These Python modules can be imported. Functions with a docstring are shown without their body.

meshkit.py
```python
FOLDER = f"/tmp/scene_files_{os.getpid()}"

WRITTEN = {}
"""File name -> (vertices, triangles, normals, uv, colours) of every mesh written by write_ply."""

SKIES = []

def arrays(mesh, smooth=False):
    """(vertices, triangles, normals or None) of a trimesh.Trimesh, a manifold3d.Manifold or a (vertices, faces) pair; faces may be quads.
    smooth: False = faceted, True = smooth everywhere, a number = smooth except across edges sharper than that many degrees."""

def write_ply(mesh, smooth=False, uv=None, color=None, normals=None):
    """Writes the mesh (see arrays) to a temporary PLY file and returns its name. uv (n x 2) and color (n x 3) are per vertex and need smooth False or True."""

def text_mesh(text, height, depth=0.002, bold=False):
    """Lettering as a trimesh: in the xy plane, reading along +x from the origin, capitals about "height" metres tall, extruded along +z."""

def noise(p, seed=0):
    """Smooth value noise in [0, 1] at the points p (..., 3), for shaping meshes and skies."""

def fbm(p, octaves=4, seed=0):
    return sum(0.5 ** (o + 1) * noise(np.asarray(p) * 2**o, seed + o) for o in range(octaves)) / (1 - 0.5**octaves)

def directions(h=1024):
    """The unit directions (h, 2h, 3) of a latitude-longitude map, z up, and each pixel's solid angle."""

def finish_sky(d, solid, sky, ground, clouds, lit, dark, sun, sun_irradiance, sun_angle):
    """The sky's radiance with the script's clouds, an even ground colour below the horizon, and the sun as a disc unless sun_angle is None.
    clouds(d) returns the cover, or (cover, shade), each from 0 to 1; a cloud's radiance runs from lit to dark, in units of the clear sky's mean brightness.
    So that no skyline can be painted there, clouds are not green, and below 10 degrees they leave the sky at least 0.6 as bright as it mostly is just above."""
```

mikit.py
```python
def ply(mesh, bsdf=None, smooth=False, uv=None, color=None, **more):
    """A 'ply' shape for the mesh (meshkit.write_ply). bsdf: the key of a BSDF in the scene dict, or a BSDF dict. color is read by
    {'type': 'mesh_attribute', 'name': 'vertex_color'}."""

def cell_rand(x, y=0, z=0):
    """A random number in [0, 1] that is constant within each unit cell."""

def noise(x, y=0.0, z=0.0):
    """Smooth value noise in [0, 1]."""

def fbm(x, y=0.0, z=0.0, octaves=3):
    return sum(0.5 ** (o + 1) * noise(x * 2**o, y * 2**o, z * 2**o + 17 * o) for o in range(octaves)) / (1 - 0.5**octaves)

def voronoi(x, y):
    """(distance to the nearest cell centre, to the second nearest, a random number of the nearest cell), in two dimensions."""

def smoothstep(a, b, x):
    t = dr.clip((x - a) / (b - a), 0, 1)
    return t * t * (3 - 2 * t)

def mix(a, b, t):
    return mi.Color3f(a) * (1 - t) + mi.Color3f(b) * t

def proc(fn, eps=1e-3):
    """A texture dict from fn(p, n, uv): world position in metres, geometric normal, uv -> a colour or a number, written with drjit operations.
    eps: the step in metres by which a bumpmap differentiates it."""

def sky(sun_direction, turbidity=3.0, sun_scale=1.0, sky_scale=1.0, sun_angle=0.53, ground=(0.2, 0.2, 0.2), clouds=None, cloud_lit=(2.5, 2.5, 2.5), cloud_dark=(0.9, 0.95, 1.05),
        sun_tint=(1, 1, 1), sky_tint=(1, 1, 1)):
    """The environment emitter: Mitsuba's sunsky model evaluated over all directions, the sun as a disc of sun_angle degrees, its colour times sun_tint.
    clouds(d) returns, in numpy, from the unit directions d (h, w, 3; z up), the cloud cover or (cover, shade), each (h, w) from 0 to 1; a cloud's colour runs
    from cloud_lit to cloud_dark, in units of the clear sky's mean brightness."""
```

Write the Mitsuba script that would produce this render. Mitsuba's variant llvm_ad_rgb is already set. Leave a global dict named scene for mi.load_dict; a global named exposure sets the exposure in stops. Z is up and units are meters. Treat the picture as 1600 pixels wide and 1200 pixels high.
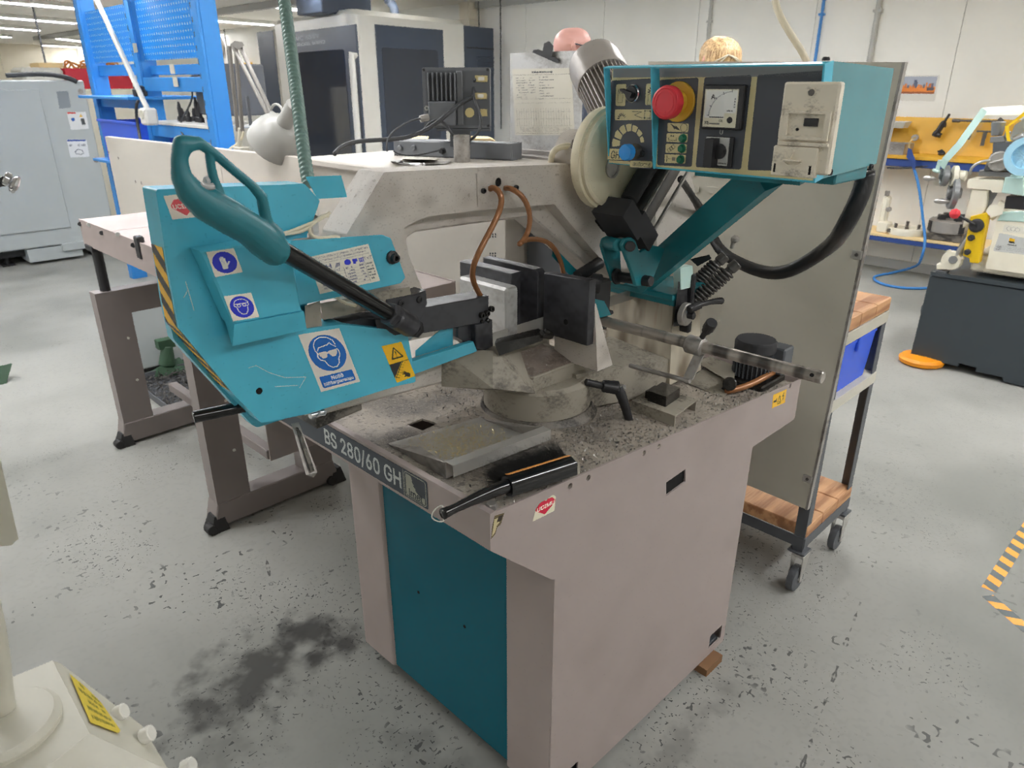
import math, random
import numpy as np, trimesh, shapely, manifold3d
import drjit as dr
import mitsuba as mi
import mikit, meshkit
from mikit import proc, noise as pn, fbm as pf, smoothstep, mix, cell_rand, voronoi
from shapely.geometry import Polygon, Point, LineString, box as sbox
from shapely.ops import unary_union
from scipy.interpolate import CubicSpline

T = mi.ScalarTransform4f
rng = np.random.default_rng(7)
random.seed(7)

# ------------------------------------------------------------------ camera, light, exposure
FPX, EYE = 1129.0, np.array([0.0, 0.0, 1.55])          # focal length in pixels of a 1600 x 1200 frame; eye height in metres
PITCH = math.atan(470 / 1129.0)                         # looking down
CP, SP, R2 = math.cos(PITCH), math.sin(PITCH), math.sqrt(2)


def ray(px, py):
    r, u, w = px - 800.0, (600 - py) * CP - FPX * SP, FPX * CP + (600 - py) * SP
    return np.array([(w + r) / R2, (w - r) / R2, u])


def at(px, py, x=None, y=None, z=None, d=None):
    """Measured point: where the sight line through a photo pixel meets the plane x, y or z = const."""
    r = ray(px, py)
    k = x / r[0] if x is not None else y / r[1] if y is not None else (z - EYE[2]) / r[2] if z is not None else d / FPX
    return EYE + k * r


exposure = 1.68
LAMP = 14.0
scene = {"type": "scene"}
labels = {}
scene["camera"] = {
    "type": "thinlens", "fov": math.degrees(2 * math.atan(800 / FPX)), "fov_axis": "x", "aperture_radius": 0.0016, "focus_distance": 1.55,
    "near_clip": 0.02, "far_clip": 100.0,
    "to_world": T().look_at(origin=EYE.tolist(), target=(EYE + ray(800, 600)).tolist(), up=[0, 0, 1]),
}


# ------------------------------------------------------------------ colours and materials
def S(r, g, b):
    c = np.array([r, g, b]) / 255.0
    return [float(v) for v in np.where(c <= 0.04045, c / 12.92, ((c + 0.055) / 1.055) ** 2.4)]


def C(*c):
    return mi.Color3f(*S(*c))


MATS = {}


def mat(name, col, rough=0.5, metal=0.0, spec=0.5, **more):
    base = proc(col) if callable(col) else {"type": "rgb", "value": S(*col)}
    d = {"type": "principled", "base_color": base, "roughness": rough, "metallic": metal, "specular": spec, **more}
    scene["mat_" + name] = {"type": "twosided", "bsdf": d}
    MATS[name] = 1
    return name


def f_paint(base, dirt, amount=0.35, scale=9.0):
    a, b = S(*base), S(*dirt)

    def fn(p, n, uv):
        q = pf(p.x * scale, p.y * scale, p.z * scale, 3)
        s = pn(p.x * 210, p.y * 210, p.z * 210)
        t = smoothstep(0.45, 0.85, q) * amount + smoothstep(0.86, 0.95, s) * amount * 0.7
        return mix(a, b, t)
    return fn


def f_cast(base, dark, amount=0.5):
    a, b = S(*base), S(*dark)

    def fn(p, n, uv):
        q = pf(p.x * 14, p.y * 14, p.z * 14, 3)
        s = pn(p.x * 330, p.y * 330, p.z * 330)
        s2 = pn(p.x * 120, p.y * 120, p.z * 120)
        t = smoothstep(0.5, 0.9, q) * amount + smoothstep(0.72, 0.9, s) * 0.22 + smoothstep(0.8, 0.93, s2) * 0.35
        return mix(a, b, dr.clip(t, 0, 1))
    return fn


def f_grime(base, dark, scale, lo, hi):
    a, b = S(*base), S(*dark)

    def fn(p, n, uv):
        q = pf(p.x * scale, p.y * scale, p.z * scale, 3) * 0.7 + pf(p.x * scale * 9, p.y * scale * 9, p.z * scale * 9, 2) * 0.3
        return mix(a, b, smoothstep(lo, hi, q))
    return fn


def f_floor(p, n, uv):
    q = pf(p.x * 1.3, p.y * 1.3, 0.0, 4)
    c = mix(S(152, 152, 148), S(128, 129, 125), smoothstep(0.3, 0.75, q))
    fine = pn(p.x * 90, p.y * 90)
    c = mix(c, S(120, 122, 120), smoothstep(0.55, 0.95, fine) * 0.14)
    near = smoothstep(3.0, 0.8, dr.sqrt(dr.square(p.x - 0.45) + dr.square(p.y - 1.0)))
    wx, wy = p.x + 0.01 * pn(p.x * 55, p.y * 55, 2.0), p.y + 0.01 * pn(p.x * 55, p.y * 55, 6.0)
    spots = smoothstep(0.83, 0.89, pn(wx * 75, wy * 75)) * smoothstep(0.52, 0.70, pf(p.x * 5, p.y * 5, 3.0, 3))
    spots = dr.maximum(spots, smoothstep(0.82, 0.9, pn(wx * 160, wy * 160, 5.0)) * smoothstep(0.45, 0.65, pf(p.x * 4, p.y * 4, 8.0, 3)))
    c = mix(c, S(70, 72, 72), spots * (0.15 + 0.75 * near))
    for (x, y, rx, ry, k) in ((0.56, 1.62, 0.26, 0.20, 0.85), (0.80, 1.66, 0.10, 0.14, 0.9), (0.42, 1.45, 0.18, 0.12, 0.35), (0.86, 1.56, 0.08, 0.12, 0.9), (0.75, 0.95, 0.12, 0.3, 0.35), (1.2, 0.66, 0.4, 0.07, 0.35)):
        e = dr.sqrt(dr.square((p.x - x) / rx) + dr.square((p.y - y) / ry)) + (pf(p.x * 16, p.y * 16, 1.0, 4) - 0.5) * 1.6
        c = mix(c, S(58, 58, 57), smoothstep(1.0, 0.15, e) * k)
    # scratches
    for (x0, y0, x1, y1) in ((0.42, 1.25, 0.52, 1.0), (0.25, 1.12, 0.40, 1.05), (0.5, 1.05, 0.66, 0.93), (2.2, 0.55, 1.2, 0.36), (0.8, 1.9, 0.9, 2.15), (0.36, 0.95, 0.5, 0.9)):
        dx, dy = x1 - x0, y1 - y0
        L = math.hypot(dx, dy)
        s = ((p.x - x0) * dx + (p.y - y0) * dy) / L
        t = dr.abs((p.x - x0) * dy - (p.y - y0) * dx) / L + (pn(s * 40, x0) - 0.5) * 0.012
        c = mix(c, S(70, 71, 71), smoothstep(0.004, 0.0012, dr.abs(t)) * smoothstep(0, 0.02, s) * smoothstep(L, L - 0.02, s) * smoothstep(0.3, 0.6, pn(s * 70, 3.0)) * 0.8)
    return c


def f_wood(p, n, uv):
    q = pf(p.x * 5, p.y * 55, p.z * 30, 3)
    c = mix(S(196, 150, 108), S(158, 108, 72), smoothstep(0.35, 0.7, q))
    return mix(c, S(120, 82, 60), smoothstep(0.5, 0.8, pf(p.x * 3, p.y * 9, p.z * 6, 3)) * 0.7)


def f_tray(p, n, uv):
    q = pf(p.x * 9, p.y * 9, 2.0, 4)
    g = pn(p.x * 420, p.y * 420)
    g2 = pn(p.x * 160, p.y * 160, 3.0)
    c = mix(S(158, 149, 138), S(112, 106, 100), smoothstep(0.35, 0.7, q))
    c = mix(c, S(62, 58, 56), smoothstep(0.5, 0.8, pf(p.x * 6.5, p.y * 6.5, 9.0, 4)) * 0.75)
    c = mix(c, S(190, 180, 165), smoothstep(0.6, 0.95, g) * 0.45)
    return mix(c, S(30, 29, 28), smoothstep(0.68, 0.9, g2) * 0.5)


def f_wall(p, n, uv):
    return mix(S(232, 231, 225), S(222, 221, 214), smoothstep(0.3, 0.8, pf(p.x, p.y * 1.2, p.z * 0.7, 3)))


def f_rod(p, n, uv):
    return mix(S(176, 168, 160), S(84, 79, 76), smoothstep(0.42, 0.75, pf(p.y * 45, p.z * 10, p.x * 10, 3)))


mat("floor", f_floor, 0.75, spec=0.18)
mat("ceiling", (226, 223, 216), 0.8)
mat("wall", f_wall, 0.55)
mat("wallcream", (226, 218, 200), 0.6)
mat("trim", (176, 176, 172), 0.5)
mat("lampbody", (225, 225, 222), 0.5)
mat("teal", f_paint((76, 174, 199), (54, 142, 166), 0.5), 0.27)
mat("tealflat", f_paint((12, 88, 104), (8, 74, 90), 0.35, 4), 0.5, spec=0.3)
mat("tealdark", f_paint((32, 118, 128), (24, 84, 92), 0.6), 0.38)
mat("tealgrip", (34, 106, 116), 0.42)
mat("cabinet", f_paint((158, 146, 143), (142, 130, 126), 0.5, 5), 0.5, spec=0.3)
mat("tealbox", f_paint((84, 140, 148), (66, 120, 130), 0.5, 5), 0.35)
mat("cast", f_cast((190, 183, 176), (124, 114, 104)), 0.5)
mat("castdirty", f_grime((148, 142, 130), (84, 78, 70), 20, 0.45, 0.8), 0.6)
mat("castgrease", f_grime((112, 106, 98), (44, 41, 38), 26, 0.38, 0.68), 0.5)
mat("tray", f_tray, 0.6)
mat("cream", f_paint((212, 203, 178), (170, 156, 126), 0.5, 12), 0.5)
mat("motor", f_paint((172, 166, 162), (130, 122, 116), 0.5, 14), 0.34, 0.15)
mat("fins", (120, 114, 108), 0.5, 0.2)
mat("black", (36, 36, 39), 0.42)
mat("blackgloss", (17, 17, 19), 0.14)
mat("blackmatt", (44, 44, 47), 0.75)
mat("steelblack", f_grime((66, 67, 72), (46, 46, 50), 8, 0.4, 0.7), 0.36, 0.2)
mat("hole", (4, 4, 5), 0.9)
mat("greasy", f_grime((40, 38, 36), (14, 13, 13), 30, 0.4, 0.6), 0.22)
mat("alu", f_grime((190, 190, 190), (158, 156, 154), 12, 0.4, 0.75), 0.4, 0.3)
mat("steel", (186, 184, 180), 0.3, 0.6)
mat("steeldull", f_grime((158, 154, 150), (122, 117, 112), 10, 0.4, 0.7), 0.4, 0.4)
mat("rod", f_rod, 0.25, 0.5)
mat("darksteel", (86, 83, 81), 0.4, 0.4)
mat("chrome", (215, 215, 218), 0.1, 1.0)
mat("copper", (150, 100, 62), 0.22, 0.25, clearcoat=0.6)
mat("hose", (30, 31, 34), 0.4)
mat("decal", (255, 255, 255), 0.45)
scene["mat_decal"]["bsdf"]["base_color"] = {"type": "mesh_attribute", "name": "vertex_color"}
mat("decaldirty", (255, 255, 255), 0.5)
scene["mat_decaldirty"]["bsdf"]["base_color"] = {"type": "mesh_attribute", "name": "vertex_color"}
mat("wood", f_wood, 0.5)
mat("orangewood", (206, 140, 70), 0.5)
mat("paper", (226, 224, 216), 0.7)
mat("dirtyplastic", f_grime((208, 200, 184), (120, 112, 100), 45, 0.5, 0.85), 0.5)
mat("yellow", (198, 154, 48), 0.5)
mat("red", (206, 50, 62), 0.35)
mat("bluecap", (48, 140, 214), 0.35)
mat("panelgrey", f_paint((186, 182, 170), (166, 160, 148), 0.4, 2.5), 0.35)
mat("beige", f_paint((182, 177, 169), (164, 157, 147), 0.4, 3), 0.45)
mat("leggrey", (126, 118, 116), 0.45)
mat("blackfoot", (32, 32, 33), 0.6)
mat("rackblue", (46, 126, 198), 0.4)
mat("binblue", (50, 88, 205), 0.4)
mat("dmgwhite", (226, 224, 217), 0.3)
mat("dmgdark", (62, 72, 88), 0.35)
mat("dmgglass", (36, 44, 58), 0.08, spec=0.7)
mat("greymachine", (176, 182, 184), 0.45)
mat("darkgrey", (80, 83, 88), 0.45)
mat("lathebase", (56, 64, 70), 0.45)
mat("lathecream", (226, 221, 204), 0.4)
mat("lathegrey", (134, 136, 138), 0.35, 0.5)
mat("latheyellow", (226, 188, 26), 0.4)
mat("pegyellow", f_paint((214, 164, 52), (186, 136, 40), 0.4, 5), 0.5)
mat("benchblue", (40, 66, 130), 0.45)
mat("orange", (238, 150, 30), 0.4)
mat("greenhose", (108, 136, 130), 0.4)
mat("lamparm", (118, 115, 111), 0.4, 0.3)
mat("lampgrey", (150, 150, 146), 0.35)
mat("skin", (204, 154, 144), 0.45)
mat("skin2", (222, 170, 150), 0.5)


def f_hair(p, n, uv):
    q = pf((p.x + p.y) * 160, (p.x - p.y) * 160, p.z * 22, 3)
    return mix(S(214, 184, 138), S(146, 110, 70), smoothstep(0.35, 0.7, q))


mat("hair", f_hair, 0.55)
mat("chutetop", f_grime((128, 116, 107), (88, 79, 73), 22, 0.4, 0.75), 0.45)
mat("ringblue", (160, 206, 228), 0.3)
mat("chockwood", (120, 88, 60), 0.7)
mat("cloth", (60, 68, 84), 0.9)
mat("clothdark", (40, 42, 50), 0.9)
mat("white", (208, 206, 199), 0.4)
mat("offwhite", (184, 181, 168), 0.4)
mat("cable", (52, 54, 58), 0.5)
mat("cablewhite", (214, 206, 184), 0.5)
mat("bristle", (22, 21, 21), 0.9)
mat("chips", (190, 187, 184), 0.35, 0.5)
mat("chipsdark", (60, 58, 56), 0.5, 0.5)
mat("green", (46, 74, 54), 0.5)
mat("bluepipe", (60, 130, 200), 0.4)
mat("monitor", (96, 99, 104), 0.45)
mat("redcrate", (190, 44, 58), 0.5)
mat("plywood", (226, 200, 150), 0.6)
mat("brass", (206, 190, 140), 0.35, 0.6)
scene["mat_acrylic"] = {"type": "thindielectric", "int_ior": 1.2, "specular_transmittance": {"type": "rgb", "value": [0.80, 0.86, 0.84]}}
mat("acrylicedge", (178, 206, 200), 0.25)
scene["mat_greenglass"] = {"type": "principled", "base_color": {"type": "rgb", "value": S(20, 96, 70)}, "roughness": 0.2}


# ------------------------------------------------------------------ mesh helpers
def J(*m):
    out = []
    for x in m:
        out += list(x) if isinstance(x, (list, tuple)) else [x]
    return trimesh.util.concatenate(out)


def tm(v, f):
    return trimesh.Trimesh(np.asarray(v, float), np.asarray(f, int), process=False)


def hull(pts):
    return trimesh.convex.convex_hull(np.asarray(pts, float))


def cbox(x0, x1, y0, y1, z0, z1, b=0.003):
    """Box with chamfered edges."""
    lo, hi = np.minimum((x0, y0, z0), (x1, y1, z1)), np.maximum((x0, y0, z0), (x1, y1, z1))
    b = min(b, 0.3 * (hi - lo).min())
    pts = []
    for sx in (0, 1):
        for sy in (0, 1):
            for sz in (0, 1):
                c = np.where([sx, sy, sz], hi, lo)
                d = np.where([sx, sy, sz], -b, b)
                for k in range(3):
                    q = c + d
                    q[k] = c[k]
                    pts.append(q)
    return hull(pts)


def basis(ax):
    ax = np.asarray(ax, float) / np.linalg.norm(ax)
    h = np.array([0, 0, 1.0]) if abs(ax[2]) < 0.9 else np.array([1.0, 0, 0])
    u = np.cross(h, ax)
    u /= np.linalg.norm(u)
    return u, np.cross(ax, u), ax


def lathe(profile, o, ax, n=32):
    """Solid of revolution: profile [(radius, height)] about the axis ax through o."""
    u, v, w = basis(ax)
    pr = np.asarray(profile, float)
    a = np.arange(n) * 2 * np.pi / n
    ring = np.cos(a)[:, None] * u + np.sin(a)[:, None] * v
    V = np.concatenate([np.asarray(o) + r * ring + h * w for r, h in pr] + [[np.asarray(o) + pr[0, 1] * w], [np.asarray(o) + pr[-1, 1] * w]])
    F, m = [], len(pr)
    for i in range(m - 1):
        for k in range(n):
            a0, a1, b0, b1 = i * n + k, i * n + (k + 1) % n, (i + 1) * n + k, (i + 1) * n + (k + 1) % n
            F += [[a0, a1, b1], [a0, b1, b0]]
    for k in range(n):
        F += [[m * n, (k + 1) % n, k], [m * n + 1, (m - 1) * n + k, (m - 1) * n + (k + 1) % n]]
    return tm(V, F)


def rodm(p0, p1, r, r1=None, n=20, b=None):
    p0, p1 = np.asarray(p0, float), np.asarray(p1, float)
    L = np.linalg.norm(p1 - p0)
    r1 = r if r1 is None else r1
    b = min(0.15 * min(r, r1), 0.2 * L) if b is None else b
    return lathe([(r - b, 0), (r, b), (r1, L - b), (r1 - b, L)], p0, p1 - p0, n)


def smoothpath(pts, k=8):
    pts = np.asarray(pts, float)
    if len(pts) < 3:
        return pts
    s = np.concatenate([[0], np.cumsum(np.linalg.norm(np.diff(pts, axis=0), axis=1) ** 0.5)])
    return CubicSpline(s, pts)(np.linspace(0, s[-1], k * (len(pts) - 1) + 1))


def tube(pts, r, n=12, smooth=True, k=8, radii=None):
    p = smoothpath(pts, k) if smooth else np.asarray(pts, float)
    t = np.gradient(p, axis=0)
    t /= np.linalg.norm(t, axis=1, keepdims=True)
    u = basis(t[0])[0]
    a = np.arange(n) * 2 * np.pi / n
    rr = np.full(len(p), r) if radii is None else np.interp(np.linspace(0, 1, len(p)), np.linspace(0, 1, len(radii)), radii)
    V = []
    for i in range(len(p)):
        u = u - t[i] * (u @ t[i])
        u /= np.linalg.norm(u)
        v = np.cross(t[i], u)
        V.append(p[i] + rr[i] * (np.cos(a)[:, None] * u + np.sin(a)[:, None] * v))
    V = np.concatenate(V + [[p[0]], [p[-1]]])
    m, F = len(p), []
    for i in range(m - 1):
        for k_ in range(n):
            a0, a1, b0, b1 = i * n + k_, i * n + (k_ + 1) % n, (i + 1) * n + k_, (i + 1) * n + (k_ + 1) % n
            F += [[a0, a1, b1], [a0, b1, b0]]
    for k_ in range(n):
        F += [[m * n, (k_ + 1) % n, k_], [m * n + 1, (m - 1) * n + k_, (m - 1) * n + (k_ + 1) % n]]
    return tm(V, F)


def corrugated(pts, r, pitch, amp, n=14):
    p = smoothpath(pts, 30)
    s = np.concatenate([[0], np.cumsum(np.linalg.norm(np.diff(p, axis=0), axis=1))])
    q = np.arange(0, s[-1], pitch / 4)
    p2 = np.stack([np.interp(q, s, p[:, k]) for k in range(3)], 1)
    rad = [r + amp * (0, 1, 1, 0)[i % 4] for i in range(len(p2))]
    return tube(p2, r, n, smooth=False, radii=rad) if len(p2) > 2 else tube(pts, r, n)


def bent(path, width_dir, w, th):
    """Flat strip swept along a path: cross section w along width_dir, th across."""
    p = np.asarray(path, float)
    wd = np.asarray(width_dir, float)
    t = np.gradient(p, axis=0)
    nn = np.cross(t, wd)
    nn /= np.linalg.norm(nn, axis=1, keepdims=True)
    rings = [np.stack([q - wd * w / 2 - m * th / 2, q + wd * w / 2 - m * th / 2, q + wd * w / 2 + m * th / 2, q - wd * w / 2 + m * th / 2]) for q, m in zip(p, nn)]
    V = np.concatenate(rings)
    F = [[0, 1, 2], [0, 2, 3]]
    for i in range(len(p) - 1):
        for k in range(4):
            a0, a1, b0, b1 = i * 4 + k, i * 4 + (k + 1) % 4, (i + 1) * 4 + k, (i + 1) * 4 + (k + 1) % 4
            F += [[a0, b1, a1], [a0, b0, b1]]
    e = (len(p) - 1) * 4
    return tm(V, F + [[e, e + 2, e + 1], [e, e + 3, e + 2]])


def polys(g):
    return [x for x in getattr(g, "geoms", [g]) if x.geom_type == "Polygon" and x.area > 1e-9]


def ext(g, h):
    return J([trimesh.creation.extrude_polygon(x, h, engine="earcut") for x in polys(g)])


def rp(pts, r=0.004, q=4):
    """Polygon with rounded corners."""
    g = pts if hasattr(pts, "buffer") else Polygon(pts)
    return g.buffer(-r, quad_segs=q).buffer(2 * r, quad_segs=q).buffer(-r, quad_segs=q)


class Fr:
    """A plane in the world: origin, two axes in it, and its normal."""

    def __init__(s, O, U, V):
        s.O, s.U = np.asarray(O, float), np.asarray(U, float)
        s.U = s.U / np.linalg.norm(s.U)
        V = np.asarray(V, float)
        V = V - s.U * (V @ s.U)
        s.V = V / np.linalg.norm(V)
        s.N = np.cross(s.U, s.V)

    def pt(s, u, v, n=0.0):
        return s.O + u * s.U + v * s.V + n * s.N

    def hit(s, px, py, n=0.0):
        r = ray(px, py)
        k = ((s.O + n * s.N - EYE) @ s.N) / (r @ s.N)
        return EYE + k * r

    def uv(s, px, py, n=0.0):
        q = s.hit(px, py, n) - s.O
        return (float(q @ s.U), float(q @ s.V))

    def px(s, pts, n=0.0):
        return [s.uv(*p, n) for p in pts]

    def mesh(s, m):
        v = np.asarray(m.vertices)
        return tm(s.O + v[:, :1] * s.U + v[:, 1:2] * s.V + v[:, 2:] * s.N, m.faces)

    def ext(s, g, n0, n1):
        g = g if hasattr(g, "area") else Polygon(g)
        m = ext(g, n1 - n0)
        m.vertices[:, 2] += n0
        return s.mesh(m)

    def prism(s, g, n0, n1, b=0.003):
        """Extruded outline with a chamfered front edge (no holes)."""
        g = g if hasattr(g, "area") else Polygon(g)
        g = shapely.geometry.polygon.orient(polys(g)[0])
        p = np.asarray(g.exterior.coords)[:-1]
        e = np.roll(p, -1, 0) - p
        keep = np.linalg.norm(e, axis=1) > 1e-6
        p = p[keep]
        if not len(g.interiors) and b > 0:
            e = np.roll(p, -1, 0) - p
            e /= np.linalg.norm(e, axis=1, keepdims=True)
            nl = np.stack([-e[:, 1], e[:, 0]], 1)
            bi = nl + np.roll(nl, 1, 0)
            bi /= np.maximum((bi * nl).sum(1, keepdims=True), 0.35)
            q = p + bi * b
            if Polygon(q).is_valid:
                m = len(p)
                V = np.concatenate([np.c_[p, np.full(m, n0)], np.c_[p, np.full(m, n1 - b)], np.c_[q, np.full(m, n1)]])
                F = []
                for k in range(2):
                    for i in range(m):
                        a0, a1 = k * m + i, k * m + (i + 1) % m
                        F += [[a0, a1, a1 + m], [a0, a1 + m, a0 + m]]
                v2, f2 = trimesh.creation.triangulate_polygon(Polygon(q), engine="earcut")
                v1, f1 = trimesh.creation.triangulate_polygon(Polygon(p), engine="earcut")
                a = tm(V, F)
                top = tm(np.c_[v2, np.full(len(v2), n1)], f2)
                bot = tm(np.c_[v1, np.full(len(v1), n0)], f1[:, ::-1])
                if top.face_normals[:, 2].mean() < 0:
                    top = tm(top.vertices, f2[:, ::-1])
                    bot = tm(bot.vertices, f1)
                mm = J(a, top, bot)
                mm.merge_vertices()
                return s.mesh(mm)
        return s.ext(g, n0, n1)


def FY(y):
    return Fr([0, y, 0], [1, 0, 0], [0, 0, 1])       # faces -y


def FX(x):
    return Fr([x, 0, 0], [0, -1, 0], [0, 0, 1])      # faces -x


def FZ(z):
    return Fr([0, 0, z], [1, 0, 0], [0, 1, 0])       # faces up


class Decal:
    """Printed sheet: coloured flat shapes in a w x h field, laid bilinearly over a quad (bl, br, tr, tl) of the world."""

    def __init__(s, quad, w, h, off=0.0003):
        s.q, s.w, s.h, s.off, s.m, s.c = [np.asarray(p, float) for p in quad], w, h, off, [], []
        s.n = np.cross(s.q[1] - s.q[0], s.q[3] - s.q[0])
        s.n /= np.linalg.norm(s.n)

    def raw(s, m, col):
        s.m.append(m)
        s.c.append(np.tile(S(*col), (len(m.vertices), 1)))

    def poly(s, g, col, lev=1):
        g = g if hasattr(g, "area") else Polygon(g)
        if g.area < 1e-10:
            return
        m = ext(g, 0.00022 * (lev + 1))
        s.raw(m, col)

    def rect(s, x0, y0, x1, y1, col, lev=1, r=0):
        g = sbox(x0, y0, x1, y1)
        s.poly(rp(g, r) if r else g, col, lev)

    def line(s, pts, w, col, lev=1):
        s.poly(LineString(pts).buffer(w / 2, cap_style=2, join_style=1), col, lev)

    def circ(s, x, y, r, col, lev=1, n=12):
        s.poly(Point(x, y).buffer(r, quad_segs=n), col, lev)

    def text(s, t, x, y, hgt, col, lev=2, bold=False, anchor="m", wide=1.0, slant=0.0):
        m = meshkit.text_mesh(t, hgt, 0.00022 * (lev + 1), bold)
        v = np.array(m.vertices)
        v[:, 0] = v[:, 0] * wide
        wdt = v[:, 0].max()
        v[:, 0] += slant * v[:, 1] + x - (wdt / 2 if anchor == "m" else wdt if anchor == "r" else 0)
        v[:, 1] += y
        s.raw(tm(v, m.faces), col)

    def fuzz(s, x0, y0, x1, y1, hgt, col, seed=0, lev=2, dens=0.8):
        """A line of print too small to read."""
        r = np.random.default_rng(seed)
        x, g = x0, []
        while x < x1:
            w = hgt * r.uniform(0.4, 1.6)
            if r.random() < dens:
                g.append(sbox(x, y0, min(x + w, x1), y1))
            x += w + hgt * 0.35
        if g:
            s.poly(unary_union(g), col, lev)

    def mesh(s):
        m = J(s.m)
        v = np.asarray(m.vertices)
        a, b = v[:, :1] / s.w, v[:, 1:2] / s.h
        P = (1 - a) * (1 - b) * s.q[0] + a * (1 - b) * s.q[1] + a * b * s.q[2] + (1 - a) * b * s.q[3]
        return tm(P + (v[:, 2:] + s.off) * s.n, m.faces), np.concatenate(s.c)


# ------------------------------------------------------------------ scene helpers
USED = set()


def numbered(key):
    k, i = key, 0
    while k in USED:
        i += 1
        k = f"{key}_{i:03d}"
    USED.add(k)
    return k


def thing(name, label, cat, group=None):
    key = numbered(name)
    labels[key] = {"label": label, "category": cat}
    if group:
        labels[key]["group"] = group
    return key


def part(parent, name, mesh, m, smooth=32, label=None, kind=None, **more):
    key = numbered(f"{parent}__{name}")
    if isinstance(mesh, Decal):
        mesh, col = mesh.mesh()
        scene[key] = mikit.ply(mesh, "mat_" + m, False, color=col, **more)
    elif isinstance(mesh, dict):
        scene[key] = mesh
    else:
        scene[key] = mikit.ply(mesh, "mat_" + m, smooth, **more)
    if label:
        labels.setdefault(key, {})["label"] = label
    if kind:
        labels.setdefault(key, {})["kind"] = kind
    return key


def top(name, mesh, m, label, cat, group=None, smooth=32, kind=None, **more):
    key = thing(name, label, cat, group)
    if kind:
        labels[key]["kind"] = kind
    if isinstance(mesh, Decal):
        mesh, col = mesh.mesh()
        scene[key] = mikit.ply(mesh, "mat_" + m, False, color=col, **more)
    else:
        scene[key] = mikit.ply(mesh, "mat_" + m, smooth, **more)
    return key


def struct(name, mesh, m, smooth=False):
    key = numbered(name)
    scene[key] = mikit.ply(mesh, "mat_" + m, smooth)
    labels[key] = {"kind": "structure"}
    return key


def hexbolt(p, ax, r, h):
    """Socket-head screw: head with a hexagonal recess."""
    u, v, w = basis(ax)
    return lathe([(r * 0.9, 0), (r, 0.1 * h), (r, 0.85 * h), (r * 0.88, h), (r * 0.55, h), (r * 0.5, h * 0.45), (0.0005, h * 0.45)], p, ax, 18)
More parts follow.
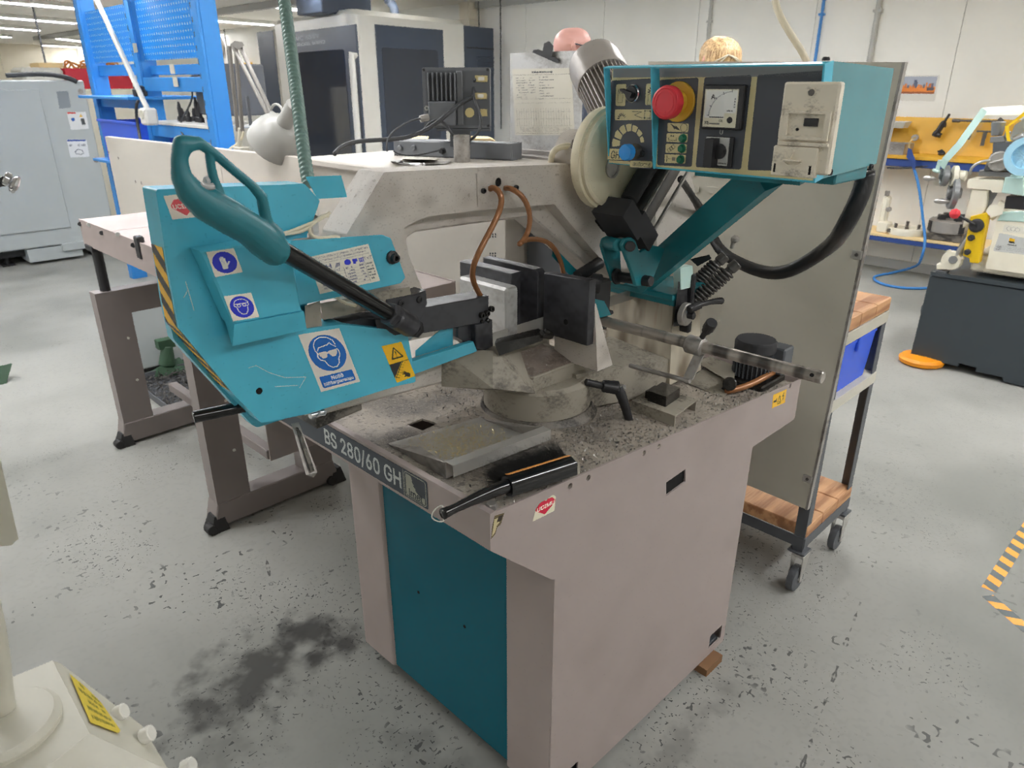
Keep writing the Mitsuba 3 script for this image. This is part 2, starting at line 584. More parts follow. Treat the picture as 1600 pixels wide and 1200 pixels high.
# ------------------------------------------------------------------ the room
XW, YL, ZC = 7.0, 24.0, 2.5
X0, Y0 = -3.2, -4.0
struct("floor", FZ(0).ext(sbox(X0, Y0, XW, YL), -0.2, 0.0), "floor")
struct("ceiling", FZ(ZC).ext(sbox(X0, Y0, XW + 0.1, YL + 0.1), 0.0, 0.1), "ceiling")
wr = struct("wall_right", cbox(XW + 0.008, XW + 0.12, Y0, YL, 0, ZC, 0.0), "trim")
y, i = Y0, 0
shared = mikit.ply(cbox(XW, XW + 0.008, 0.002, 1.194, 0.0, ZC, 0.002), "mat_wall", False)
while y < YL - 0.1:
    part(wr, "panel", {**shared, "to_world": T().translate([0, y, 0])}, "wall")
    y += 1.196
wl = struct("wall_left", cbox(X0, XW, YL + 0.008, YL + 0.12, 0, ZC, 0.0), "trim")
x = X0
shared = mikit.ply(cbox(0.002, 1.194, YL, YL + 0.008, 0.0, ZC, 0.002), "mat_wallcream", False)
while x < XW - 0.1:
    part(wl, "panel", {**shared, "to_world": T().translate([x, 0, 0])}, "wallcream")
    x += 1.196
struct("wall_front", cbox(X0 - 0.1, X0, Y0, YL, 0, ZC, 0.0), "wall")
struct("wall_rear", cbox(X0, XW, Y0 - 0.1, Y0, 0, ZC, 0.0), "wall")
struct("baseboard_right", cbox(XW - 0.02, XW - 0.0005, Y0, YL, 0.0, 0.085, 0.004), "trim")
struct("trim_1", cbox(XW - 0.07, XW - 0.0005, Y0, 7.6, ZC - 0.075, ZC - 0.001, 0.006), "trim")
struct("trim_2", J(cbox(XW - 0.16, XW - 0.0005, 7.62, 7.80, 0, ZC - 0.001, 0.01), cbox(XW - 0.2, XW - 0.0005, 7.58, 7.84, 2.2, 2.3, 0.01)), "wallcream")
struct("trim_3", J(cbox(5.02, 5.12, 7.0, 20.0, 2.42, 2.499, 0.006)), "trim")

# fluorescent strip lamps
LEN = 1.46
lampbody = cbox(-LEN / 2, LEN / 2, -0.085, 0.085, -0.052, -0.001, 0.012)
tubem = cbox(-LEN / 2 + 0.03, LEN / 2 - 0.03, -0.066, 0.066, -0.062, -0.0525, 0.004)
lb, lt = mikit.ply(lampbody, "mat_lampbody", False), mikit.ply(tubem, "mat_lampbody", False)
lt["emitter"] = {"type": "area", "radiance": {"type": "rgb", "value": [LAMP, LAMP * 1.0, LAMP * 0.995]}}
rows = []
for xx, yy in ((4.9, -2.0), (4.9, 0.3), (4.9, 2.7), (4.9, 5.0), (1.7, 3.4), (1.8, 5.8), (2.0, 8.0), (4.9, 7.2), (-1.5, 3.8), (-1.5, 5.8), (-1.5, 8.6), (2.4, -0.9), (0.3, -1.2), (0.3, 2.9), (3.5, 1.6), (0.3, 4.6), (3.4, 4.2), (3.4, -1.0)):
    rows.append((xx, yy, 0.0))
vis = [((428, 3.0), (512, 15)), ((317, 25), (425, 34)), ((48, 0), (112, 6)), ((-30, 18.5), (117, 31)), ((-70, 33), (60, 43)), ((-60, 48), (14, 54)), ((67, 67.5), (125, 71)), ((138, 8.5), (200, 15)), ((290, 43), (336, 46.5)), ((100, 57.5), (135, 62))]
for a, b in vis:
    p, q = at(*a, z=ZC), at(*b, z=ZC)
    c = (p + q) / 2
    if np.linalg.norm(q - p) < 1.2 or True:
        c = q - (q - p) / np.linalg.norm(q - p) * LEN / 2
    if a[0] == 428 or a[0] == 317 or a[0] == 67:
        c = p + (q - p) / np.linalg.norm(q - p) * LEN / 2
    if a[0] == 317:
        c = q - (q - p) / np.linalg.norm(q - p) * LEN * 0.5
    rows.append((c[0], c[1], math.degrees(math.atan2(q[1] - p[1], q[0] - p[0]))))
VL = ["bright strip lamp on the ceiling above the white machining centre's left end", "long bright strip lamp on the ceiling just right of the blue rack", "topmost strip lamp left of the blue rack", "second strip lamp from the top, left of the blue rack",
      "third strip lamp from the top at the photo's left edge", "fourth strip lamp from the top at the photo's left edge", "farthest long strip lamp, above the cream end wall", "strip lamp seen between the rack's left post and the power pole", "short end of a strip lamp above the wall clock", "small far strip lamp touching the rack's left post"]
for xx, yy, a in rows:
    i_ = len([1 for q_ in labels if q_.startswith("ceiling_lamp")]) - (len(rows) - len(vis))
    k = thing("ceiling_lamp", VL[i_] if i_ >= 0 else "white fluorescent strip lamp on the ceiling, outside the photo's view", "ceiling lamp", "fluorescent strip lamps in rows on the ceiling")
    tw = T().translate([float(xx), float(yy), ZC]).rotate([0, 0, 1], float(a))
    part(k, "housing", {**lb, "to_world": tw}, "lampbody")
    part(k, "diffuser", {**lt, "to_world": tw}, "lampbody")
# ------------------------------------------------------------------ the band saw: cabinet and tray
BS = thing("band_saw", "teal and grey metal cutting band saw with a control box on an arm", "band saw")


def tz(x, off=0.0):
    """Height of the sloping tray floor."""
    return 0.882 - 0.085 * (x - 0.69) + off


SX = FY(0.742)          # outer face of the side plate
up = Polygon([(0.691, 0.896), (0.691, 0.824), (0.852, 0.676), (1.872, 0.673), (1.872, 0.795)])
cut = [Point(*SX.uv(*p)).buffer(0.0062, quad_segs=5) for p in ((891, 759.8), (919.6, 746.6), (1006.6, 707.8), (1029.6, 697.7), (1234.8, 603.2))]
cut.append(Polygon(SX.px([(1041, 754), (1071, 733), (1071, 752.4), (1041, 775)])))
sidep = part(BS, "side_plate", SX.ext(rp(up, 0.006).difference(unary_union(cut)), -0.004, 0.0), "cabinet", False)
part(sidep, "backing", SX.ext(Polygon([(0.88, 0.70), (1.85, 0.69), (1.85, 0.785), (0.88, 0.868)]), -0.008, -0.0055), "hole", False)
low = Polygon([(0.868, 0.03), (1.632, 0.026), (1.643, 0.676), (0.864, 0.68)])
notch = unary_union([sbox(1.545, 0.05, 1.612, 0.098), sbox(0.895, 0.05, 0.965, 0.098)])
SL = FY(0.748)
part(BS, "cabinet_side", J(SL.ext(low.difference(notch), -0.004, 0.0), cbox(1.628, 1.641, 0.75, 1.5, 0.03, 0.68)), "cabinet", False)
CF = FX(0.866)
yy = lambda v: -v
part(BS, "cabinet_post", J(CF.prism(sbox(yy(0.886), 0.05, yy(0.7485), 0.70), -0.05, 0.0, 0.004)), "cabinet")
lp = rp(Polygon([(0.866, 1.327), (0.866, 1.475), (0.95, 1.475), (0.95, 1.327)]), 0.012)
part(BS, "cabinet_post", FZ(0.055).ext(lp, 0, 0.64), "cabinet")
fp = CF.prism(sbox(yy(1.332), 0.055, yy(0.884), 0.70), -0.03, -0.008, 0.002)
holes = [CF.uv(*p) for p in ((650, 927.5), (722, 981.5))]
panel = part(BS, "front_panel", fp, "tealflat", False)
part(panel, "screw_hole", J([CF.ext(Point(*h).buffer(0.0042), -0.0079, -0.0072) for h in holes]), "hole", False)
part(BS, "cabinet_back", cbox(0.93, 1.63, 1.478, 1.50, 0.04, 0.70), "cabinet", False)
part(BS, "cabinet_bottom", cbox(0.91, 1.62, 0.76, 1.47, 0.02, 0.045), "darkgrey", False)

# the tray
tl = sbox(0.694, 0.744, 1.868, 1.53)
TP = Fr([0.69, 0, 0.882], [1, 0, -0.085], [0, 1, 0])     # along the sloping tray floor
sq = Polygon([TP.uv(*p) for p in ((635, 663), (660, 654), (684, 662), (660, 672.5))])
tg = Polygon([((x - 0.69) * 1.0036, y) for x, y in tl.exterior.coords])
trayk = part(BS, "tray", TP.ext(tg.difference(sq), -0.004, 0.0), "tray", False)
part(trayk, "drain", TP.ext(sq.buffer(0.01), -0.045, -0.04), "hole", False)
part(trayk, "rim", J(cbox(0.691, 0.6965, 0.742, 1.54, 0.826, 0.896, 0.001), cbox(0.691, 0.704, 0.742, 1.54, 0.8945, 0.8965, 0.0005),
                     cbox(0.69, 1.872, 1.53, 1.534, 0.69, 0.80, 0.001), cbox(1.868, 1.872, 0.742, 1.53, 0.70, 0.797, 0.001),
                     cbox(0.692, 0.87, 0.742, 1.53, 0.822, 0.827, 0.0008)), "cabinet", False)
part(trayk, "bolt", lathe([(0.011, 0), (0.011, 0.009), (0.009, 0.012), (0.001, 0.0125)], (0.722, 0.772, tz(0.722)), [0, 0, 1], 6), "steeldull")

# name band on the front edge
NB = FX(0.6905)
a, b = 1.48, 0.906
d = Decal([NB.pt(-a, 0.831), NB.pt(-b, 0.831), NB.pt(-b, 0.890), NB.pt(-a, 0.890)], a - b, 0.059)
W = a - b
d.rect(0, 0, W, 0.059, (52, 60, 70), 0, 0.003)
d.text("BS 280/60 GH", a - 1.256, 0.0125, 0.0335, (176, 180, 180), 1, True, "l", 0.86)
d.rect(W - 0.072, 0.001, W - 0.0705, 0.058, (150, 150, 140), 1)
d.rect(W - 0.068, 0.003, W - 0.004, 0.056, (150, 150, 138), 1, 0.006)
d.rect(W - 0.0665, 0.0045, W - 0.0055, 0.0545, (48, 54, 62), 2, 0.005)
saw = [(W - 0.063, 0.052), (W - 0.048, 0.052), (W - 0.043, 0.043), (W - 0.045, 0.040), (W - 0.039, 0.036), (W - 0.041, 0.033), (W - 0.034, 0.029), (W - 0.036, 0.026), (W - 0.029, 0.022), (W - 0.0205, 0.017), (W - 0.063, 0.017)]
d.poly(saw, (150, 150, 138), 3)
d.rect(W - 0.063, 0.007, W - 0.008, 0.0195, (150, 150, 138), 3)
d.text("imet", W - 0.0355, 0.0085, 0.0145, (40, 46, 54), 4, True)
part(BS, "name_band", d, "decal", label="dark name band reading BS 280/60 GH beside a sawtooth emblem")


def heart(d, cx, cy, w, col, rot=0.0):
    g = Polygon([(-0.5, 0.12), (-0.3, 0.33), (-0.08, 0.36), (0, 0.27), (0.08, 0.36), (0.3, 0.33), (0.5, 0.12), (0.5, 0.0), (0, -0.40), (-0.5, 0.0)])
    g = shapely.affinity.translate(shapely.affinity.scale(rp(g, 0.03), w, w, origin=(0, 0)), cx, cy)
    d.poly(g, col, 1)
    d.text("UCIMU", cx, cy - 0.065 * w, 0.19 * w, (236, 226, 214), 2, True)


q = [SX.hit(*p) for p in ((832, 815), (866, 798), (869, 770), (834, 788))]
d = Decal(q, 0.05, 0.04)
d.poly([(0, 0), (0.05, 0), (0.05, 0.032), (0.042, 0.04), (0.03, 0.036), (0.012, 0.03), (0.004, 0.022)], (214, 208, 186), 0)
heart(d, 0.027, 0.021, 0.044, (204, 40, 66))
part(BS, "sticker", d, "decal", label="red heart shaped sticker reading UCIMU on the side plate")
q = [SX.hit(*p) for p in ((767, 842), (777, 836), (788, 801), (769, 806))]
d = Decal(q, 0.02, 0.04)
d.poly([(0, 0), (0.011, 0.004), (0.013, 0.016), (0.02, 0.02), (0.0195, 0.04), (0.004, 0.039), (0.001, 0.02)], (96, 84, 58), 0)
d.poly([(0.002, 0.004), (0.009, 0.008), (0.011, 0.02), (0.015, 0.024), (0.012, 0.034), (0.004, 0.033)], (186, 172, 134), 1)
d.poly([(0.009, 0.026), (0.017, 0.027), (0.018, 0.037), (0.011, 0.036)], (46, 36, 28), 2)
part(BS, "sticker", d, "decal", label="worn half peeled sticker at the tray corner")
q = [SX.hit(*p) for p in ((1206, 638), (1226, 629), (1229, 608), (1208, 617))]
d = Decal(q, 0.05, 0.032)
d.rect(0, 0, 0.05, 0.032, (226, 176, 44), 0)
d.poly(Polygon([(0.018, 0.008), (0.033, 0.008), (0.0255, 0.026)]).difference(Polygon([(0.0205, 0.0095), (0.0305, 0.0095), (0.0255, 0.0215)])), (60, 50, 30), 1)
d.poly([(0.004, 0.012), (0.015, 0.012), (0.015, 0.020), (0.011, 0.016), (0.004, 0.017)], (50, 42, 30), 1)
d.line([(0.041, 0.027), (0.037, 0.019), (0.042, 0.019), (0.038, 0.009)], 0.0022, (60, 50, 30), 1)
d.line([(0.018, 0.005), (0.033, 0.005)], 0.0015, (60, 50, 30), 1)
part(BS, "sticker", d, "decal", label="small yellow warning sticker at the far end of the side plate")

# ------------------------------------------------------------------ turntable, chute, vise
TC = (1.145, 1.062)
part(BS, "turntable_base", lathe([(0.142, 0), (0.142, 0.012), (0.135, 0.018), (0.13, 0.03)], (TC[0], TC[1], 0.832), [0, 0, 1], 48), "castgrease")
part(BS, "turntable", lathe([(0.126, 0), (0.124, 0.070), (0.112, 0.078)], (TC[0], TC[1], 0.852), [0, 0, 1], 48), "castdirty")
# chute casting
c = [at(783, 561, z=0.993), at(832, 592, z=0.963), at(913, 562, z=0.963), at(848, 537, z=0.993)]
dn = np.array([0, 0, -0.034])
chute = hull(c + [c[0] + dn * 1.6, c[1] + dn * 0.92, c[2] + dn, c[3] + dn * 1.6])
chk = part(BS, "chute", chute, "castdirty", False)
cm = sum(c) / 4
part(chk, "plate", hull([cm + (q - cm) * 0.95 + [0, 0, h] for q in c for h in (-0.002, 0.0012)]), "chutetop", False)
part(chk, "rim", J(rodm(c[1] + [0, 0, 0.001], c[2] + [0, 0, 0.001], 0.0035, n=8), rodm(c[1], c[0], 0.003, n=8), rodm(c[3], c[2], 0.004, n=8)), "castdirty")
part(BS, "bed", J(hull([at(690, 545, y=1.10), at(770, 548, y=1.02), at(836, 615, y=0.95), at(770, 607, y=0.99), at(690, 604, y=1.10), (1.19, 1.15, 0.95), (1.19, 1.15, 1.0)]),
                  cbox(1.03, 1.2, 1.07, 1.3, 0.95, 1.022, 0.006)), "castdirty", 25)
# bed beam reaching out to the front
BB = FY(1.10)
part(BS, "bed_beam", J(BB.prism(Polygon([(0.60, 0.985), (0.99, 0.957), (1.02, 1.005), (0.60, 1.032)]), -0.16, 0.0, 0.006)), "cast", 25)
part(BS, "bed_end", J(BB.prism(Polygon([(0.60, 0.955), (0.70, 0.962), (0.70, 0.984), (0.60, 0.986)]), -0.14, -0.01, 0.004)), "castgrease", 25)
# jaws
sp = part(BS, "movable_jaw", J(FX(1.04).prism(rp(sbox(-1.212, 1.022, -1.056, 1.150), 0.008), -0.032, 0.0, 0.006), cbox(1.04, 1.08, 1.09, 1.2, 1.02, 1.05)), "alu")
part(sp, "slot", cbox(1.0385, 1.0395, 1.12, 1.19, 1.105, 1.114, 0.0003), "white")
part(BS, "jaw_plate", FX(1.072).prism(sbox(-1.242, 1.024, -1.074, 1.174), -0.028, 0.0, 0.0015), "steelblack", False)
part(BS, "jaw_plate", FX(1.155).prism(Polygon([(-1.253, 1.03), (-1.073, 1.03), (-1.073, 1.162), (-1.082, 1.168), (-1.253, 1.168)]), -0.022, 0.0, 0.0015), "steelblack", False)
rj = FX(1.155)
g = Polygon([(-1.056, 1.022), (-0.927, 1.034), (-0.925, 1.172), (-1.058, 1.166)])
g = Polygon([(-1.056, 1.026), (-0.927, 1.026), (-0.927, 1.170), (-1.056, 1.164)])
k = part(BS, "jaw_plate", rj.prism(g, -0.022, 0.0, 0.0015), "steelblack", False)
part(k, "screw_hole", rj.ext(Point(*rj.uv(884, 503)).buffer(0.006), 0.0001, 0.0004), "hole", False)
# fixed jaw rib wall behind the plates with its light slots
part(BS, "fixed_jaw", J(cbox(1.178, 1.20, 1.09, 1.25, 1.0, 1.15, 0.004), hull([(1.178, y_, 0.965) for y_ in (0.912, 1.04)] + [(1.232, y_, 0.965) for y_ in (0.912, 1.04)] + [(1.178, 0.929, 1.115), (1.178, 1.04, 1.115), (1.183, 0.929, 1.115), (1.183, 1.04, 1.115)])), "cast", 25)
for i in range(5):
    z0 = 1.04 + i * 0.025
    part(BS, "roller", rodm((1.205, 1.045, z0), (1.205, 1.09, z0), 0.009, n=12), "alu")
part(BS, "guide_rail", J(hull([at(780, 556, y=1.0), at(773, 537, y=1.0), at(776, 529, y=1.02), at(842, 513, y=1.02), at(850, 522, y=1.0), at(848, 532, y=1.0)])), "greasy", 25)
part(BS, "vise_nut", J(rodm(at(846, 522, y=1.0), at(861, 524, y=1.0), 0.009, n=10), rodm(at(851, 517, y=0.995), at(858, 520, y=0.99), 0.006, n=8)), "greasy")
# turntable clamp lever
p0, p1 = at(915, 597, y=0.945), at(941, 603, y=0.925)
p2 = at(966, 606, y=0.90)
lv = part(BS, "clamp_lever", J(rodm(p0, p1, 0.008), rodm(p1, p2, 0.014, 0.016), tube([p2, at(975, 630, y=0.885), at(984, 660, y=0.875), at(987, 673, y=0.873)], 0.011, 12, radii=[0.013, 0.011, 0.0095, 0.008])), "black")
part(lv, "screw", rodm(p2 + (p2 - p1) * 0.02, p2 + (p2 - p1) * 0.45, 0.009), "steeldull")
# arm of the base that carries the pivot pedestal
part(BS, "pivot_arm", hull([at(900, 585, y=0.97), at(905, 640, y=0.97), at(1035, 615, y=0.93), at(1050, 560, y=0.93), (1.5, 1.12, 0.92), (1.2, 1.12, 0.92), (1.5, 1.12, 0.84), (1.2, 1.12, 0.84)]), "castdirty", 20)
ped = hull([at(950, 448, x=1.5), at(1052, 462, x=1.5), at(945, 592, x=1.49), at(1046, 602, x=1.49)] + [at(950, 448, x=1.5) + [0.12, 0, 0], at(1052, 462, x=1.5) + [0.12, 0, 0], at(945, 592, x=1.49) + [0.15, 0, 0], at(1046, 602, x=1.49) + [0.15, 0, 0]])


def f_ped(p, n, uv):
    q = pf(p.x * 18, p.y * 26, p.z * 7, 3)
    c = mix(S(176, 168, 152), S(104, 92, 76), smoothstep(0.4, 0.75, q))
    return mix(c, S(150, 84, 34), smoothstep(0.58, 0.8, pf(p.y * 60, p.z * 5, 2.0, 3)) * smoothstep(0.93, 1.06, p.z) * 0.9)


mat("pedestal", f_ped, 0.5)
part(BS, "pivot_pedestal", ped, "pedestal", False)
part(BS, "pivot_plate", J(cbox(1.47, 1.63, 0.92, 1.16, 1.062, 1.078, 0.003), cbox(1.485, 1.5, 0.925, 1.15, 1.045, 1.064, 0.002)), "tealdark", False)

# ------------------------------------------------------------------ saw bow
BF = FY(1.03)
core = [(600, 269), (740, 262), (893, 256), (1000, 228), (1062, 250), (1082, 330), (1060, 385), (1012, 425), (975, 445), (930, 425), (831, 339), (800, 343), (740, 350), (650, 363), (636, 372), (640, 398), (662, 452), (655, 470), (556, 480), (538, 440), (541, 367)]
BW = FY(1.065)
bow = part(BS, "bow", BW.prism(rp(BW.px(core), 0.006), -0.075, 0.0, 0.004), "cast", 25)
front = [(600, 269), (740, 262), (893, 256), (955, 245), (1000, 300), (1010, 400), (975, 432), (950, 418), (905, 366), (866, 319), (745, 329), (669, 338), (655, 343), (631, 356), (629, 370), (637, 397), (658, 449), (655, 462), (560, 478), (541, 367)]
part(bow, "front_rib", BF.prism(rp(BF.px(front), 0.006), -0.04, 0.0, 0.006), "cast", 25)
part(bow, "rear_housing", BW.prism(rp(BW.px([(1000, 240), (1062, 255), (1085, 335), (1062, 388), (1010, 410)]), 0.01), -0.10, 0.03, 0.008), "cast", 25)
# slot in the rear leg
part(bow, "slot", BF.ext(rp(BF.px([(928, 344), (949, 338), (960, 362), (955, 364), (942, 362)]), 0.002), 0.0002, 0.0006), "hole", False)
# coolant plate
CPf = FY(1.0275)
cpk = part(BS, "coolant_plate", CPf.ext(rp(CPf.px([(745, 271), (809, 271), (809, 319), (747, 323)]), 0.001).difference(Point(*CPf.uv(779, 285)).buffer(0.0085)), -0.003, 0.0), "cast", False)
part(cpk, "port", CPf.ext(Point(*CPf.uv(779, 285)).buffer(0.0084), -0.0028, -0.0024), "hole", False)
for p in ((754, 298), (805, 293)):
    part(cpk, "bolt", hexbolt(CPf.hit(*p), [0, -1, 0], 0.005, 0.006), "black")
cy = lambda pts: [at(x, y, y=w) for x, y, w in pts]
part(BS, "coolant_tube", tube(cy([(766, 295, 1.027), (776, 296, 1.01), (783, 308, 1.0), (780, 330, 1.0), (765, 362, 1.0), (748, 395, 1.0), (739, 420, 1.01), (741, 443, 1.03), (751, 463, 1.05)]), 0.0056, 12), "copper", True)
part(BS, "coolant_tube", tube(cy([(790, 294, 1.027), (803, 297, 1.0), (818, 310, 0.985), (827, 333, 0.98), (827, 352, 0.98), (821, 370, 0.98), (812, 381, 0.97), (816, 378, 0.985), (828, 374, 1.0), (845, 375, 1.02), (860, 382, 1.03), (871, 397, 1.04), (877, 412, 1.045), (880, 428, 1.05)]), 0.0052, 12), "copper", True)

# blade guide of the front: clamp block, long bar, shoe
GF = FY(1.0)
gb = part(BS, "guide_clamp", J(GF.prism(Polygon(GF.px([(603, 468), (648, 459), (664, 453), (666, 474), (656, 500), (640, 512), (600, 512)])), -0.06, 0.004, 0.002), GF.prism(Polygon(GF.px([(530, 507), (570, 497), (640, 497), (640, 525), (600, 534), (533, 541)])), -0.05, -0.002, 0.002)), "steelblack", False)
for p in ((626, 474), (655, 468)):
    part(gb, "bolt", hexbolt(FY(0.996).hit(*p), [0, -1, 0], 0.0062, 0.003), "black")
GB = FY(1.035)
part(BS, "guide_bar", GB.prism(Polygon(GB.px([(655, 482), (764, 462), (764, 503), (655, 522)])), -0.05, 0.0, 0.0015), "steelblack", False)
sh = part(BS, "guide_shoe", J(GB.prism(Polygon(GB.px([(741, 507), (768, 499), (769, 540), (757, 547), (743, 545)])), -0.05, 0.004, 0.002), GB.prism(Polygon(GB.px([(722, 505), (745, 500), (745, 545), (722, 530)])), -0.05, -0.012, 0.001)), "steelblack", False)
for p in ((751, 492), (759, 489), (766, 482)):
    part(sh, "bolt", hexbolt(GB.hit(*p), [0, -1, 0], 0.0062, 0.008), "greasy")
part(sh, "nozzle", J(rodm(GB.hit(752, 500), GB.hit(754, 512), 0.004), rodm(GB.hit(760, 503), GB.hit(763, 498), 0.006)), "greasy")
part(BS, "blade", cbox(0.6, 1.5, 1.0575, 1.0587, 1.035, 1.062, 0.0002), "steel", False)
# blade guards of teal sheet
TG = FY(1.03)
part(BS, "blade_guard", J(TG.prism(Polygon(TG.px([(640, 566), (740, 534), (746, 549), (645, 586)])), -0.012, 0.0, 0.001), TG.ext(Polygon(TG.px([(664, 554), (722, 504), (722, 545), (664, 565)])), -0.03, -0.028)), "teal", False)
part(BS, "band_cover_inner", TG.ext(Polygon(TG.px([(600, 540), (664, 470), (728, 500), (664, 556), (610, 560)])), -0.075, -0.072), "alu", False)

# rear guide: block with knurled knobs by the right hand plate
part(BS, "rear_guide", J(cbox(1.27, 1.33, 1.0, 1.08, 1.05, 1.13, 0.004), rodm(at(922, 441, y=1.0), at(940, 444, y=0.98), 0.022, n=18), rodm((1.24, 1.03, 1.145), (1.32, 1.03, 1.165), 0.014)), "black")
part(BS, "rear_guide_bracket", J(hull([at(920, 465, y=1.0), at(944, 470, y=0.99), at(955, 492, y=0.99), at(925, 500, y=1.0), at(920, 465, y=1.03), at(955, 492, y=1.02)]), hull([at(865, 385, y=1.05), at(905, 426, y=1.05), at(890, 430, y=1.05), at(862, 400, y=1.05), at(865, 385, y=1.07), at(905, 426, y=1.07)])), "tealdark", 20)

# length stop: rod, collar, finger
ra, rb_ = np.array([1.33, 1.05, 1.022]), np.array([1.33, 0.486, 1.028])
st = part(BS, "stop_rod", rodm(ra, rb_, 0.0128, n=24), "rod")
part(st, "cross_hole", rodm(at(1268, 586, x=1.32), at(1269, 586, x=1.315), 0.0036, n=10), "hole")
part(BS, "rod_mount", J(cbox(1.30, 1.37, 1.035, 1.09, 0.99, 1.06, 0.004), cbox(1.315, 1.345, 1.0, 1.04, 1.04, 1.05)), "black", False)
cq = at(1087, 540, x=1.33)
cl = part(BS, "stop_collar", rodm(cq + [0, 0.021, 0], cq - [0, 0.021, 0], 0.0205, n=24), "steeldull")
kb, kt = at(1097, 527, x=1.325), at(1116, 499, x=1.30)
part(cl, "clamp_knob", J(rodm(kb, kb + (kt - kb) * 0.45, 0.006), lathe([(0.009, 0), (0.0105, 0.004), (0.0105, 0.008), (0.009, 0.009), (0.0125, 0.012), (0.0125, 0.032), (0.0115, 0.035)], kb + (kt - kb) * 0.33, kt - kb, 14)), "black", 20)
fa, fb_ = at(1092, 553, x=1.322), at(1074, 592, x=1.30)
part(cl, "stop_finger", J(hull([fa + [0, 0.011, 0], fa - [0, 0.011, 0], fb_ + [0, 0.011, 0], fb_ - [0, 0.011, 0], fa + [0.006, 0.011, 0], fb_ + [0.006, -0.011, 0], fa + [0.006, -0.011, 0], fb_ + [0.006, 0.011, 0]]), rodm(at(1078, 596, x=1.30), at(984, 571, x=1.305), 0.0055)), "steeldull")

# ------------------------------------------------------------------ gear cover, motor
DC = FY(0.958)
pts = np.array([DC.uv(*p) for p in ((908, 240), (943, 185), (981, 310), (925, 283))])
A = np.c_[2 * pts, np.ones(len(pts))]
sol = np.linalg.lstsq(A, (pts ** 2).sum(1), rcond=None)[0]
dcx, dcz, dr_ = sol[0], sol[1], math.sqrt(sol[2] + sol[0] ** 2 + sol[1] ** 2)
gcv = part(BS, "gear_cover", lathe([(dr_ + 0.006, 0), (dr_ + 0.008, 0.012), (dr_ + 0.006, 0.02), (dr_, 0.021), (dr_, 0.03), (dr_ - 0.006, 0.034), (0.045, 0.030), (0.001, 0.030)], (dcx, 0.99, dcz), [0, -1, 0], 56), "cream")
hx = DC.uv(957, 262)
part(gcv, "oil_plug", lathe([(0.0215, 0), (0.0215, 0.004), (0.0175, 0.004), (0.0165, 0.0012), (0.001, 0.001)], (hx[0], 0.9595, hx[1]), [0, -1, 0], 28), "steeldull")
part(BS, "gear_housing", lathe([(0.055, 0), (0.055, 0.07), (0.05, 0.08)], (dcx, 1.08, dcz), [0, -1, 0], 48), "cast")
mb = at(992, 226, y=1.065)
mtop = at(927, 97, d=1.86)
ma = (mtop - mb) / np.linalg.norm(mtop - mb)
ML = np.linalg.norm(mtop - mb) + 0.012
MR = 0.069
mt = part(BS, "motor", lathe([(0.062, 0.02), (MR - 0.012, 0.05), (MR - 0.012, ML - 0.06)], mb, ma, 40), "fins")
capm = lathe([(MR, ML - 0.098), (MR + 0.0015, ML - 0.092), (MR, ML - 0.03), (MR - 0.004, ML - 0.012), (MR - 0.016, ML - 0.002), (MR - 0.03, ML), (0.001, ML)], mb, ma, 44)
part(mt, "fan_cover", capm, "motor")
mu, mv, _ = basis(ma)
for i in range(38):
    a = i * 2 * math.pi / 38
    dvec = math.cos(a) * mu + math.sin(a) * mv
    tv = np.cross(ma, dvec)
    o = mb + dvec * (MR - 0.013)
    V = [o + ma * h + dvec * rr + tv * s * wd for h in (0.055, ML - 0.085) for rr, wd in ((0, 0.0018), (0.0115, 0.0011)) for s in (-1, 1)]
    part(mt, "fin", hull(V), "motor", False)
# rating plate of the motor, terminal gland and cable
q0 = at(918, 188, y=0.99)
qa = mb + ma * 0.12
dpl = q0 - mb
dpl -= ma * (dpl @ ma)
dpl /= np.linalg.norm(dpl)
tv = np.cross(ma, dpl)
if tv @ np.array([1, -1, 0]) < 0:
    tv = -tv
o = mb + dpl * (MR + 0.004)
h0 = (q0 - mb) @ ma
pl = Decal([o + ma * (h0 - 0.03) - tv * 0.028, o + ma * (h0 - 0.03) + tv * 0.028, o + ma * (h0 + 0.03) + tv * 0.028, o + ma * (h0 + 0.03) - tv * 0.028], 0.056, 0.06, 0.001)
pl.rect(0, 0, 0.056, 0.06, (172, 170, 164), 0)
for i in range(6):
    pl.fuzz(0.004, 0.006 + i * 0.007, 0.052, 0.0095 + i * 0.007, 0.004, (90, 88, 84), i, 1)
pl.text("3K", 0.04, 0.044, 0.009, (60, 60, 60), 1)
part(mt, "rating_plate", pl, "decal")
gp = at(893, 228, y=1.04)
part(BS, "cable_gland", J(rodm(gp, at(910, 228, y=1.02), 0.013, n=14), rodm(at(897, 228, y=1.035), at(904, 228, y=1.03), 0.016, n=8)), "fins")
part(BS, "motor_cable", tube([gp, at(880, 229, y=1.05), at(868, 234, y=1.06), at(862, 244, y=1.07), at(862, 258, y=1.09)], 0.0065), "cablewhite", True)
part(BS, "motor_bracket", J(hull([at(905, 205, y=1.05), at(914, 200, y=1.0), at(914, 215, y=1.0), at(905, 215, y=1.08)]), rodm(at(896, 240, y=1.04), at(908, 262, y=1.02), 0.005)), "black")

